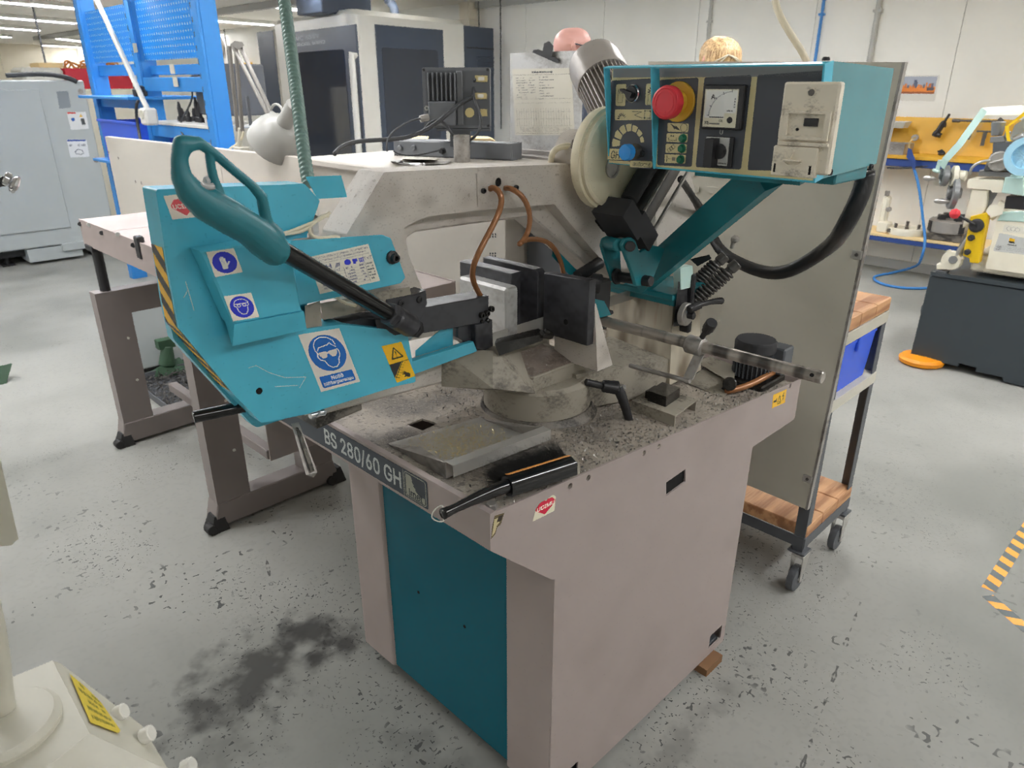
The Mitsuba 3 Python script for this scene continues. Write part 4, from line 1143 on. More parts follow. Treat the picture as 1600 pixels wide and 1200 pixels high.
# hazard stripes along the bevel: side faces of the cover
def stripes(name, p0, p1, y0, y1, n, first=0):
    a, b = CV.hit(*p0), CV.hit(*p1)
    L = np.linalg.norm(b - a)
    wdt = y1 - y0
    w = np.array([0, 1.0, 0])
    out = np.cross(b - a, w)
    out /= np.linalg.norm(out)
    if out @ np.array([-1, 0, -0.3]) < 0:
        out = -out
    off = out * 0.0006
    A, B_ = a + w * y0 + off, b + w * y0 + off
    dd = Decal([A, B_, B_ + w * wdt, A + w * wdt], L, wdt, 0.0)
    if dd.n @ out < 0:
        dd = Decal([B_, A, A + w * wdt, B_ + w * wdt], L, wdt, 0.0)
    dd.rect(0, 0, L, wdt, (226, 176, 40), 0)
    st_ = L / n
    for i in range(-2, n + 2):
        g = Polygon([(i * st_, 0), (i * st_ + st_ * 0.48, 0), (i * st_ + st_ * 0.48 + wdt * 0.7, wdt), (i * st_ + wdt * 0.7, wdt)]).intersection(sbox(0, 0, L, wdt))
        if not g.is_empty:
            dd.poly(g, (38, 37, 36), 1)
    part(cov, name, dd, "decal", label="black and yellow striped tape")
stripes("hazard_tape", (257, 388), (279, 512), 0.006, 0.043, 3)
stripes("hazard_tape", (279, 512), (362, 612), 0.006, 0.043, 4)
part(BS, "tension_bar", rodm(at(302, 652, y=1.05), at(390, 633, y=1.03), 0.0095), "blackgloss")

# small guard box with the safety signs, then the plate with the toothing table
PB = FY(0.945)
boxf = [(316, 394), (437, 373), (455, 376), (470, 480), (475, 487), (366, 508)]
gx = part(BS, "guard_box", PB.prism(Polygon(PB.px(boxf)), -0.038, 0.0, 0.003), "teal", 20)
part(gx, "lower_face", hull([PB.hit(366, 507), PB.hit(475, 486), at(478, 515, y=0.955), at(363, 541, y=0.955), at(475, 500, y=0.98), at(366, 525, y=0.98), PB.hit(366, 507) + [0, 0.03, 0], PB.hit(475, 486) + [0, 0.03, 0]]), "teal", 20)
PP = FY(0.972)
plate = rp(PP.px([(430, 378), (598, 367), (611, 372), (634, 434), (626, 443), (470, 477), (440, 480)]), 0.004)
pt_ = part(BS, "sign_plate", PP.prism(plate, -0.003, 0.0, 0.001), "teal", 20)
kn = PP.hit(612, 402)
part(pt_, "knob", lathe([(0.011, 0), (0.011, 0.004), (0.0075, 0.006), (0.0075, 0.013), (0.0065, 0.014), (0.004, 0.014), (0.004, 0.006), (0.0005, 0.006)], kn, [0, -1, 0], 22), "black")
part(BS, "bow_foot", J(hull([at(476, 478, y=0.99), at(500, 470, y=0.99), at(503, 512, y=0.99), at(478, 515, y=0.99), at(476, 478, y=1.03), at(503, 512, y=1.03)]), hull([at(500, 474, y=1.0), at(600, 455, y=1.0), at(640, 448, y=1.0), at(645, 470, y=1.0), at(505, 500, y=1.0), at(500, 474, y=1.04), at(640, 448, y=1.04), at(505, 500, y=1.04)])), "castdirty", 20)
part(BS, "sensor_cable", tube([at(*p, y=0.985) for p in ((526, 462), (530, 468), (542, 474), (556, 478))], 0.0028), "cablewhite", True)
for pth in ([(434, 365), (455, 361), (478, 352), (495, 345), (515, 332)], [(436, 368), (458, 364), (480, 357), (500, 340), (513, 338)], [(484, 356), (486, 366), (500, 372), (522, 370), (533, 376)]):
    part(BS, "sensor_cable", tube([at(*p, y=0.975) for p in pth], 0.0026), "cablewhite", True)
part(BS, "bow_bracket", hull([at(438, 376, y=0.985), at(470, 372, y=0.985), at(532, 366, y=0.985), at(528, 380, y=0.985), at(438, 386, y=0.985), at(438, 376, y=1.0), at(532, 366, y=1.0)]), "cast", 20)

# printed signs
BLU, WHT = (44, 52, 190), (226, 218, 206)
def sticker(parent, frame, pxs, w, h, lab):
    return Decal([frame.hit(*p) for p in pxs], w, h, 0.0004)
d = sticker(gx, PB, ((336, 433), (379, 425), (365, 387.5), (322, 394)), 1, 1, "")
d.rect(0, 0, 1, 1, WHT, 0)
d.circ(0.5, 0.5, 0.43, BLU, 1, 20)
hand(d, 0.46, 0.47, 0.30, (232, 228, 220), 2)
part(gx, "glove_sign", d, "decal", label="white sticker with a blue disc showing a glove")
d = sticker(gx, PB, ((364, 502), (405, 495), (392, 457), (349.4, 463)), 1, 1, "")
d.rect(0, 0, 1, 1, WHT, 0)
d.circ(0.5, 0.5, 0.43, BLU, 1, 20)
d.line([(0.24, 0.66), (0.30, 0.76), (0.42, 0.81), (0.58, 0.81), (0.7, 0.76), (0.76, 0.66), (0.76, 0.55), (0.70, 0.54), (0.68, 0.36), (0.58, 0.22), (0.42, 0.22), (0.32, 0.36), (0.30, 0.54), (0.24, 0.55), (0.24, 0.66)], 0.028, (226, 222, 222), 2)
d.line([(0.26, 0.64), (0.74, 0.64)], 0.02, (226, 222, 222), 2)
for x in (0.4, 0.6):
    d.poly(Point(x, 0.57).buffer(0.07).difference(Point(x, 0.57).buffer(0.042)), (226, 222, 222), 3)
part(gx, "goggles_sign", d, "decal", label="white sticker with a blue disc showing a face in goggles")
d = sticker(cov, CV, ((501.6, 612.5), (562.5, 596), (529.7, 512.5), (465.6, 523)), 0.72, 1.0, "")
B2 = (30, 96, 176)
d.rect(0, 0, 0.72, 1.0, (214, 208, 200), 0)
d.circ(0.36, 0.62, 0.315, B2, 1, 24)
d.rect(0.06, 0.05, 0.66, 0.255, B2, 1, 0.02)
hd = [(0.20, 0.62), (0.165, 0.70), (0.17, 0.79), (0.23, 0.87), (0.33, 0.905), (0.44, 0.885), (0.52, 0.82), (0.54, 0.74)]
d.line(hd, 0.014, (228, 226, 222), 2)
d.line([(0.20, 0.68), (0.235, 0.735), (0.33, 0.75), (0.40, 0.76), (0.45, 0.79), (0.47, 0.755), (0.54, 0.70)], 0.014, (228, 226, 222), 2)
d.line([(0.185, 0.66), (0.17, 0.58), (0.20, 0.53), (0.26, 0.50), (0.29, 0.42), (0.35, 0.365), (0.43, 0.365), (0.49, 0.42), (0.51, 0.50), (0.55, 0.55), (0.56, 0.63), (0.53, 0.67)], 0.016, (228, 226, 222), 2)
d.poly([(0.20, 0.655), (0.335, 0.655), (0.36, 0.635), (0.385, 0.655), (0.53, 0.665), (0.52, 0.60), (0.47, 0.545), (0.41, 0.555), (0.375, 0.61), (0.345, 0.61), (0.315, 0.55), (0.25, 0.545), (0.21, 0.60)], (214, 206, 198), 3)
d.text("Notið", 0.36, 0.165, 0.065, (232, 230, 226), 2, True)
d.text("hlífðargleraugu", 0.36, 0.085, 0.055, (232, 230, 226), 2, True)
part(cov, "eye_protection_sign", d, "decal", label="white and blue sign with a face in safety glasses over two words")
d = sticker(cov, CV, ((620, 598), (648.7, 587.3), (626.8, 533.8), (596, 541)), 0.55, 1.0, "")
d.rect(0, 0, 0.55, 1.0, (232, 182, 30), 0)
d.poly([(0, 0.14), (0, 0.49), (0.34, 0.49)], (38, 38, 42), 1)
for i in range(7):
    t = i / 7
    x_, y_ = 0.02 + 0.36 * t, 0.12 + 0.39 * t
    d.poly([(x_, y_), (x_ + 0.05, y_ + 0.005), (x_ + 0.04, y_ + 0.065)], (38, 38, 42), 2)
    d.poly([(x_ + 0.07, y_ - 0.02), (x_ + 0.095, y_ - 0.02), (x_ + 0.085, y_ + 0.01)], (60, 52, 30), 2)
d.rect(0, 0.488, 0.55, 0.502, (40, 38, 34), 2)
tri = rp(Polygon([(0.1, 0.60), (0.46, 0.60), (0.28, 0.93)]), 0.02)
d.poly(tri.difference(rp(Polygon([(0.155, 0.635), (0.405, 0.635), (0.28, 0.865)]), 0.01)), (42, 36, 24), 1)
d.poly([(0.265, 0.80), (0.295, 0.80), (0.285, 0.70), (0.275, 0.70)], (42, 36, 24), 2)
d.circ(0.28, 0.67, 0.014, (42, 36, 24), 2)
d.poly([(0.30, 0.09), (0.39, 0.03), (0.44, 0.12), (0.36, 0.18), (0.30, 0.24), (0.285, 0.235), (0.315, 0.195), (0.25, 0.225), (0.24, 0.21), (0.30, 0.17), (0.23, 0.175), (0.23, 0.155), (0.30, 0.14), (0.26, 0.085), (0.275, 0.075)], (46, 38, 24), 3)
part(cov, "warning_sign", d, "decal", label="yellow warning sign with a triangle and a hand at a saw blade")
d = sticker(cov, CV, ((269, 343), (316, 338), (300, 301), (255, 306)), 0.05, 0.04, "")
d.rect(0, 0, 0.05, 0.04, (224, 212, 200), 0)
heart(d, 0.025, 0.019, 0.038, (216, 84, 92))
part(cov, "maker_sign", d, "decal", label="faded red heart sticker on the upper corner of the cover")
d = sticker(pt_, PP, ((499.7, 459.4), (593.6, 438.6), (575, 381), (481, 402)), 1.4, 1.0, "")
INK = (62, 66, 120)
d.rect(0, 0, 1.4, 1.0, (216, 212, 200), 0)
d.text("SCELTA DENTATURA", 0.1, 0.90, 0.05, (100, 100, 120), 1, False, "l")
d.text("TOOTHING CHOICE", 0.12, 0.815, 0.05, (100, 100, 120), 1, False, "l")
d.text("CHOIX DE LA DENTURE", 1.36, 0.90, 0.05, (100, 100, 120), 1, False, "r", 0.8)
d.text("ZAHNUNGSWAHL", 1.3, 0.82, 0.05, (100, 100, 120), 1, False, "r", 0.9)
d.line([(0.05, 0.775), (1.36, 0.775)], 0.008, (120, 120, 130), 1)
d.text("H", 0.36, 0.60, 0.12, INK, 1, True, "m", 1.1)
for i in range(4):
    d.line([(0.50 + i * 0.035, 0.58 + i * 0.01), (0.56 + i * 0.02, 0.70)], 0.014, INK, 1)
d.circ(0.80, 0.66, 0.075, BLU, 1)
d.rect(0.92, 0.585, 1.03, 0.71, BLU, 1); d.rect(0.985, 0.575, 1.035, 0.63, (216, 212, 200), 2)
for i in range(3):
    for j in range(3):
        d.rect(1.07 + i * 0.04, 0.59 + j * 0.04, 1.10 + i * 0.04, 0.62 + j * 0.04, BLU, 1)
d.line([(1.18, 0.76), (1.18, 0.04)], 0.008, (120, 120, 130), 1)
d.line([(0.68, 0.56), (0.68, 0.04)], 0.008, (120, 120, 130), 1)
for i in range(6):
    yv = 0.50 - i * 0.08
    d.line([(0.06, yv - 0.015), (1.17, yv - 0.015)], 0.005, (150, 150, 156), 1)
    d.fuzz(0.72, yv, 0.9, yv + 0.035, 0.03, (110, 110, 130), i, 1)
    d.fuzz(1.04, yv, 1.14, yv + 0.035, 0.03, (110, 110, 130), i + 9, 1)
    d.fuzz(0.12, yv, 0.4, yv + 0.035, 0.03, (110, 110, 130), i + 19, 1)
    d.fuzz(1.2, yv + 0.0, 1.36, yv + 0.04, 0.035, (100, 106, 110), i + 29, 1)
d.text("TxZ", 1.28, 0.62, 0.08, (90, 90, 110), 1)
d.text("TxZ", 0.52, 0.50, 0.06, INK, 1)
d.text("TxZ", 1.1, 0.51, 0.05, INK, 1)
part(pt_, "toothing_table", d, "decal", label="white printed toothing chart with blue section symbols")

# ------------------------------------------------------------------ feed handle
hy = lambda px_, py_, w: at(px_, py_, y=w)
ra_, rb2 = hy(432, 386, 0.885), hy(612, 492, 0.952)
hd_ = part(BS, "feed_handle", rodm(ra_, rb2, 0.0128, n=24), "blackgloss")
axh = (rb2 - ra_) / np.linalg.norm(rb2 - ra_)
part(hd_, "socket", J(rodm(rb2 - axh * 0.012, rb2 + axh * 0.006, 0.020, n=6), rodm(rb2 + axh * 0.006, rb2 + axh * 0.062, 0.020, n=24), hull([hy(586, 500, 0.985), hy(640, 500, 0.975), hy(640, 520, 0.98), hy(592, 528, 0.99), hy(586, 500, 1.0), hy(640, 520, 1.0)])), "steelblack", 25)
tb = rb2 + axh * 0.06
part(hd_, "stop_nut", J(rodm(tb, tb + axh * 0.018, 0.011), rodm(tb + axh * 0.012, tb + axh * 0.024, 0.016, n=6)), "black", 20)


def blob(chains, edge=0.006, smooth=12):
    """One continuous surface round chains of spheres [(point, radius), ...]."""
    ms = []
    for ch in chains:
        for (p, r), (q_, s) in zip(ch[:-1], ch[1:]):
            sp_ = [manifold3d.Manifold.sphere(rr, 20).translate([float(v) for v in pp]) for pp, rr in ((p, r), (q_, s))]
            ms.append(manifold3d.Manifold.batch_hull(sp_))
    m = manifold3d.Manifold.batch_boolean(ms, manifold3d.OpType.Add).refine_to_length(edge)
    mm = m.to_mesh()
    t = trimesh.Trimesh(mm.vert_properties[:, :3], mm.tri_verts, process=True)
    trimesh.smoothing.filter_taubin(t, lamb=0.5, nu=0.52, iterations=smooth)
    return t


Y1 = 0.872
grip = [(hy(428, 390, Y1 + 0.012), 0.021), (hy(413, 377, Y1 + 0.01), 0.0225), (hy(390, 358, Y1 + 0.006), 0.021), (hy(355, 337, Y1), 0.0215), (hy(324, 320, Y1 - 0.004), 0.0205), (hy(299, 301, Y1 - 0.007), 0.016), (hy(284, 277, Y1 - 0.008), 0.0115), (hy(280, 250, Y1 - 0.008), 0.009), (hy(285, 226, Y1 - 0.008), 0.0105)]
guard = [(hy(287, 226, Y1 - 0.008), 0.0105), (hy(310, 223, Y1 - 0.007), 0.0068), (hy(335, 240, Y1 - 0.005), 0.0058), (hy(365, 266, Y1 - 0.003), 0.0055), (hy(394, 290, Y1), 0.0058), (hy(409, 308, Y1 + 0.003), 0.0068), (hy(414, 335, Y1 + 0.006), 0.0072), (hy(417, 352, Y1 + 0.008), 0.009), (hy(424, 372, Y1 + 0.01), 0.018)]
strut = [(hy(327, 240, Y1 - 0.005), 0.0052), (hy(330, 262, Y1 - 0.004), 0.0052), (hy(334, 280, Y1 - 0.003), 0.0055), (hy(342, 306, Y1 - 0.001), 0.008)]
part(hd_, "pistol_grip", blob([grip, guard, strut], 0.004, 8), "tealgrip", True)
part(hd_, "trigger", J(tube([hy(314, 286, Y1 - 0.014), hy(322, 291, Y1 - 0.016), hy(333, 291, Y1 - 0.016)], 0.004), rodm(hy(320, 283, Y1), hy(328, 281, Y1), 0.005)), "alu")

# clamp handle of the vise hanging below the cover
vh = part(BS, "vise_handle", hull([hy(455, 662, 1.13), hy(467, 660, 1.13), hy(496, 738, 1.08), hy(490, 746, 1.08), hy(478, 742, 1.08), hy(455, 662, 1.15), hy(467, 660, 1.15), hy(490, 746, 1.10)]), "steeldull", 20)
part(vh, "rubber_strip", hull([hy(462, 668, 1.127), hy(468, 667, 1.127), hy(492, 736, 1.077), hy(486, 738, 1.077), hy(462, 668, 1.124), hy(492, 736, 1.074)]), "castgrease", 20)
# green corrugated conduit from the ceiling
top("conduit", corrugated([at(438, -40, d=1.85), at(452, 60, d=1.8), at(463, 150, d=1.75), at(474, 240, d=1.7), at(482, 283, d=1.66)] if False else [(lambda p: (p[0], p[1], 2.499))(at(432, -30, d=1.95)), at(452, 60, d=1.85), at(465, 160, d=1.78), at(475, 240, d=1.74), at(483, 290, d=1.72)], 0.0142, 0.0125, 0.0022), "greenhose", "green ribbed conduit hanging from the ceiling behind the saw's teal cover", "conduit", smooth=True)
# ------------------------------------------------------------------ things on and round the saw
# steel pan
pzz = lambda px_, py_, h: at(px_, py_, z=tz(at(px_, py_, z=0.86)[0]) + h)
A0, A1, A2, A3 = pzz(606, 694, 0.003), pzz(697, 748, 0.003), pzz(848, 690, 0.004), pzz(750, 653, 0.003)
CPN = thing("chip_pan", "bare steel chip pan with a folded front edge lying on the saw's gritty tray", "pan")
def plate4(ps, t):
    ps = [np.asarray(p, float) for p in ps]
    n = np.cross(ps[1] - ps[0], ps[2] - ps[0])
    n /= np.linalg.norm(n)
    return hull(ps + [p + n * t for p in ps])
part(CPN, "floor", plate4([A0, A1, A2, A3], 0.0016), "steel", False)
part(CPN, "side", hull([A0, A1, A1 + [0, 0, 0.033], pzz(657, 698, 0.017), A0 + [0.0015, 0, 0], A1 + [0.0015, 0, 0], A1 + [0.0015, 0, 0.033]]), "steeldull", False)
part(CPN, "side", hull([A3, A2, A2 + [0, 0, 0.033], pzz(803, 666, 0.021), pzz(757, 656, 0.006), A3 - [0, 0.0015, 0], A2 - [0.0015, 0, 0], A2 + [-0.0015, 0, 0.033]]), "steeldull", False)
fd = (A2 - A1) / np.linalg.norm(A2 - A1)
fn_ = np.cross(fd, [0, 0, 1.0])
q1, q2 = A1 + [0, 0, 0.034], A2 + [0, 0, 0.034]
part(CPN, "front_edge", J(plate4([A1 + [0, 0, 0.002], A2 + [0, 0, 0.002], q2, q1], 0.0016), hull([q1, q2, q1 + fn_ * 0.022, q2 + fn_ * 0.022, q1 + [0, 0, 0.0016], q2 + [0, 0, 0.0016], q1 + fn_ * 0.022 + [0, 0, 0.0016], q2 + fn_ * 0.022 + [0, 0, 0.0016]]),
                          hull([q1 + fn_ * 0.022, q2 + fn_ * 0.022, q1 + fn_ * 0.0205, q2 + fn_ * 0.0205, q1 + fn_ * 0.022 + [0, 0, -0.022], q2 + fn_ * 0.022 + [0, 0, -0.022], q1 + fn_ * 0.0205 + [0, 0, -0.022], q2 + fn_ * 0.0205 + [0, 0, -0.022]])), "steel", False)
# brass and steel chips: flakes in one mesh each
def flakes(pts, size, seed, zs=0.0008):
    r = np.random.default_rng(seed)
    n = len(pts)
    a = r.uniform(0, 2 * np.pi, n)
    t = r.normal(0, 0.5, (n, 2))
    s = size * r.uniform(0.5, 1.5, n)
    u = np.stack([np.cos(a), np.sin(a), t[:, 0]], 1) * s[:, None]
    v = np.stack([-np.sin(a), np.cos(a), t[:, 1]], 1) * (s * r.uniform(0.25, 0.8, n))[:, None]
    c = pts + np.array([0, 0, 1]) * (0.6 * size + zs)
    V = np.stack([c - u, c + v, c + u, c - v * 0.6], 1).reshape(-1, 3)
    k = np.arange(n)[:, None] * 4
    return tm(V, np.concatenate([k + [0, 1, 2], k + [0, 2, 3], ]))
r = np.random.default_rng(3)
n = 26000
xs, ys = r.uniform(0.74, 1.80, n), r.uniform(0.755, 1.28, n)
den = 0.10 + 0.9 * np.clip(meshkit.fbm(np.stack([xs * 7, ys * 7, 0 * xs], 1), 3, 2) * 2.6 - 0.85, 0, 1)
den *= np.clip((xs - 0.80) * 4, 0.12, 1) * np.where(np.hypot(xs - 1.145, ys - 1.062) < 0.15, 0, 1)
den *= np.where((ys < 0.86) | (np.hypot(xs - 1.145, ys - 1.0) < 0.34), 1.0, 0.25)
k = r.random(n) < den
pt3 = np.stack([xs, ys, tz(xs)], 1)[k]
h_ = r.random(len(pt3)) < 0.52
top("metal_chips", flakes(pt3[h_], 0.0019, 1), "chips", "bright metal sawing chips scattered over the saw's tray", "metal chips", kind="stuff", smooth=False)
top("dark_chips", flakes(pt3[~h_], 0.0022, 2), "chipsdark", "dark dusty sawing chips scattered over the saw's tray", "metal chips", kind="stuff", smooth=False)
n = 2200
uv_ = r.beta(2, 2, (n, 2))
pc = (A0 + np.outer(uv_[:, 0], A1 - A0) + np.outer(uv_[:, 1], A3 - A0) * 1.0)
top("brass_chips", flakes(pc, 0.0017, 4, 0.002), "brass", "golden brass chips lying in the steel chip pan", "metal chips", kind="stuff", smooth=False)
n = 700
uv_ = r.random((n, 2))
pc = c[0] + np.outer(uv_[:, 0], c[1] - c[0]) + np.outer(uv_[:, 1], c[3] - c[0])
top("chute_chips", flakes(pc, 0.0017, 5, 0.001), "chips", "bright chips lying on the sloping chute of the saw", "metal chips", kind="stuff", smooth=False)

# hand brush
HB = thing("hand_brush", "black hand brush with a worn orange edge lying across the saw tray's rim", "brush")
hz = 0.912
e0, e1, e2 = at(692, 803, z=hz + 0.012), at(800, 757, z=hz + 0.004), at(893, 727, z=hz - 0.012)
bx = (e2 - e1) / np.linalg.norm(e2 - e1)
bs_ = np.array([-bx[1], bx[0], 0])
bs_ /= np.linalg.norm(bs_)
bu = np.cross(bx, bs_)
bu = bu if bu[2] > 0 else -bu
cs = [(-0.017, -0.012), (-0.004, -0.017), (0.012, -0.014), (0.017, 0.0), (0.014, 0.012), (0.004, 0.017), (-0.014, 0.010)]
bod = hull([p + bs_ * a_ + bu * b_ for p in (e1 - bx * 0.012, e2) for a_, b_ in cs])
part(HB, "body", bod, "blackgloss", 70)
part(HB, "worn_edge", hull([p + bs_ * a_ + bu * b_ for p in (e1 - bx * 0.006, e2 - bx * 0.002) for a_, b_ in ((0.0125, 0.0148), (0.0035, 0.0182), (0.0045, 0.0190), (0.0135, 0.0155))]), "orangewood", False)
part(HB, "end_cap", hull([p + bs_ * a_ * 0.97 + bu * b_ * 0.97 for p in (e2 - bx * 0.001, e2 + bx * 0.007) for a_, b_ in cs]), "castdirty", False)
part(HB, "handle", tube([e0, e0 * 0.8 + e1 * 0.2 + [0, 0, 0.001], e0 * 0.45 + e1 * 0.55 + [0, 0, 0.003], e1 - bx * 0.01], 0.009, 16, radii=[0.0095, 0.0075, 0.0085, 0.0105, 0.012, 0.0125]), "blackgloss", True)
part(HB, "hang_loop", tube([e0 + [0, 0, 0.006], at(681, 795, z=hz + 0.005), at(675, 808, z=hz - 0.005), at(690, 815, z=hz - 0.004), e0 + [0, 0, -0.008]], 0.0012, 8), "white", True)
r = np.random.default_rng(9)
nb = 3400
tpos = r.uniform(0.0, 1.0, nb)
base = e1 + np.outer(tpos * np.linalg.norm(e2 - e1), bx) + np.outer(r.uniform(-0.009, 0.009, nb), bu) + bs_ * 0.012
dirs = bs_ * 1.0 + r.normal(0, 0.24, (nb, 3)) + np.outer((tpos - 0.7) * 0.9, bx) + np.array([0, 0, 0.12])
dirs /= np.linalg.norm(dirs, axis=1, keepdims=True)
Lb = r.uniform(0.04, 0.066, nb)
tip = base + dirs * Lb[:, None]
tip[:, 2] = np.maximum(tip[:, 2], tz(tip[:, 0]) + 0.001)
wv = np.cross(dirs, [0, 0, 1.0]) * 0.0006
wz = np.array([0, 0, 0.0006])
V = np.stack([base - wv, base + wv, tip, base + wz], 1).reshape(-1, 3)
kk = np.arange(nb)[:, None] * 4
part(HB, "bristles", tm(V, np.concatenate([kk + [0, 1, 2], kk + [1, 3, 2], kk + [3, 0, 2]])), "bristle", False, kind="stuff")

# channel offcut and black block on it
ch0, ch1, ch2 = at(986, 643, z=tz(1.33)), at(1053, 668, z=tz(1.32)), at(1087, 642, z=tz(1.44))
ux, uy = ch2 - ch1, ch0 - ch1
wch = 0.026
def para(o, a, b, h0, h1):
    return hull([o + a * i + b * j + np.array([0, 0, h]) for i in (0, 1) for j in (0, 1) for h in (h0, h1)])
top("steel_channel", J(para(ch1, ux, uy, wch, wch + 0.003), para(ch1, ux * 0.03, uy, 0.0, wch), para(ch1 + ux * 0.97, ux * 0.03, uy, 0.0, wch)), "castdirty", "short dirty steel channel on the tray beside the saw's far side plate", "steel offcut", smooth=False)
bo = ch1 + ux * 0.22 + uy * 0.33
top("black_block", J(para(bo, ux * 0.62, uy * 0.42, wch + 0.003, wch + 0.029), para(bo + uy * 0.42 + ux * 0.1, ux * 0.4, uy * 0.12, wch + 0.003, wch + 0.02)), "greasy", "oily black block resting on the short steel channel", "block", smooth=False)
wb = at(1112, 1040, z=0.0)
top("wood_chock", hull([wb + [a, b, h] for a in (-0.05, 0.035) for b in (-0.012, 0.10) for h in (0.0, 0.024)] + [wb + [0.04, 0.0, 0.0]]), "chockwood", "small wooden chock under the saw cabinet's rear corner", "wood block", smooth=False)

# ------------------------------------------------------------------ trolley with the tall sheet
TR = thing("tool_trolley", "wood topped steel trolley on casters carrying a tall grey sheet behind the saw", "trolley")
tx0, tx1, ty0, ty1 = 2.045, 2.405, 0.715, 1.36
def angle_post(x, y, sx, sy):
    return J(cbox(x, x + sx * 0.036, y, y + sy * 0.004, 0.145, 0.90, 0.001), cbox(x, x + sx * 0.004, y, y + sy * 0.036, 0.145, 0.90, 0.001))
for x_, sx in ((tx0, 1), (tx1, -1)):
    for y_, sy in ((ty0, 1), (ty1, -1)):
        part(TR, "post", angle_post(x_, y_, sx, sy), "darkgrey", False)
        cs_ = part(TR, "caster", J(cbox(x_ - 0.012 * sx, x_ + 0.045 * sx, y_ - 0.012 * sy, y_ + 0.045 * sy, 0.138, 0.146, 0.002)), "darkgrey", False)
        cx_, cy_ = x_ + 0.018 * sx - 0.012, y_ + 0.018 * sy - 0.010
        part(cs_, "fork", J(hull([(cx_ + a, cy_ + s * 0.019, h) for a, h in ((-0.02, 0.13), (0.03, 0.13), (0.0, 0.036), (-0.016, 0.036)) for s in (0.9, 1.05)]), hull([(cx_ + a, cy_ - s * 0.019, h) for a, h in ((-0.02, 0.13), (0.03, 0.13), (0.0, 0.036), (-0.016, 0.036)) for s in (0.9, 1.05)]), cbox(cx_ - 0.02, cx_ + 0.03, cy_ - 0.02, cy_ + 0.02, 0.128, 0.138, 0.002)), "steel", 25)
        part(cs_, "wheel", lathe([(0.02, -0.0135), (0.034, -0.0145), (0.044, -0.011), (0.0455, 0.0), (0.044, 0.011), (0.034, 0.0145), (0.02, 0.0135)], (cx_ - 0.008, cy_, 0.0455), [0, 1, 0], 36), "darkgrey")
        part(cs_, "hub", rodm((cx_ - 0.008, cy_ - 0.021, 0.0455), (cx_ - 0.008, cy_ + 0.021, 0.0455), 0.009), "steel")
zt_ = (0.885, at(1340, 600, y=ty0)[2], at(1243, 836, x=tx0)[2])
for i, z_ in enumerate(zt_):
    part(TR, "rail", J(cbox(tx0, tx1, ty0 - 0.003, ty0 + 0.002, z_ - 0.038, z_, 0.001), cbox(tx0, tx1, ty1 - 0.002, ty1 + 0.003, z_ - 0.038, z_, 0.001), cbox(tx0 - 0.003, tx0 + 0.002, ty0, ty1, z_ - 0.038, z_, 0.001), cbox(tx1 - 0.002, tx1 + 0.003, ty0, ty1, z_ - 0.038, z_, 0.001)), "panelgrey" if i != 2 else "darkgrey", False)
for z_, nb_ in ((zt_[0], 3), (zt_[2], 3)):
    for i in range(nb_):
        w_ = (tx1 - tx0) / nb_
        part(TR, "shelf_board", cbox(tx0 + i * w_ + 0.001, tx0 + (i + 1) * w_ - 0.001, ty0 - 0.002, ty1 + 0.002, z_ + 0.001, z_ + 0.044, 0.003), "wood", False)
part(TR, "shelf_sheet", cbox(tx0, tx1, ty0, ty1, zt_[1] - 0.004, zt_[1], 0.0005), "panelgrey", False)
sh0 = [at(1412, 97, x=2.025), at(1260, 797, x=2.025)]
FS = FX(2.025)
sheet = Polygon([(-1.43, 0.33), (-sh0[1][1] - 0.002, 0.315), (-sh0[0][1], sh0[0][2]), (-1.43, 1.612)])
ss = part(TR, "tall_sheet", FS.prism(sheet, -0.016, 0.0, 0.001), "panelgrey", False, label="tall pale grey sheet clipped upright to the trolley")
part(ss, "edge_strip", FS.ext(Polygon([(-sh0[1][1] - 0.004, 0.315), (-sh0[1][1] + 0.003, 0.314), (-sh0[0][1] + 0.004, sh0[0][2]), (-sh0[0][1] - 0.003, sh0[0][2])]), -0.018, 0.001), "steeldull", False)
for (px_, py_) in ((1339, 398), (1262, 748)):
    q = FS.uv(px_, py_)
    k = part(ss, "clip", FS.prism(rp(sbox(q[0] - 0.014, q[1] - 0.012, q[0] + 0.014, q[1] + 0.012), 0.002), 0.0, 0.004, 0.001), "steel", 25)
    part(k, "screw", lathe([(0.005, 0), (0.004, 0.003), (0.001, 0.003)], FS.pt(q[0], q[1], 0.004), [-1, 0, 0], 12), "darksteel")
for (px_, py_) in ((1082, 295), (1114, 297), (1078, 318), (1108, 320), (1074, 342), (1104, 345), (1076, 270), (1118, 272)):
    q = FS.uv(px_, py_)
    part(ss, "louver", FS.prism(rp(sbox(q[0] - 0.025, q[1] - 0.009, q[0] + 0.025, q[1] + 0.009), 0.003), 0.0, 0.007, 0.005), "panelgrey", 20)
bz = zt_[1]
BB_ = thing("storage_bin", "royal blue plastic bin on the trolley's middle shelf, left of the dark post", "bin")
ob = [(2.10, 0.73), (2.355, 0.73), (2.355, 1.0), (2.10, 1.0)]
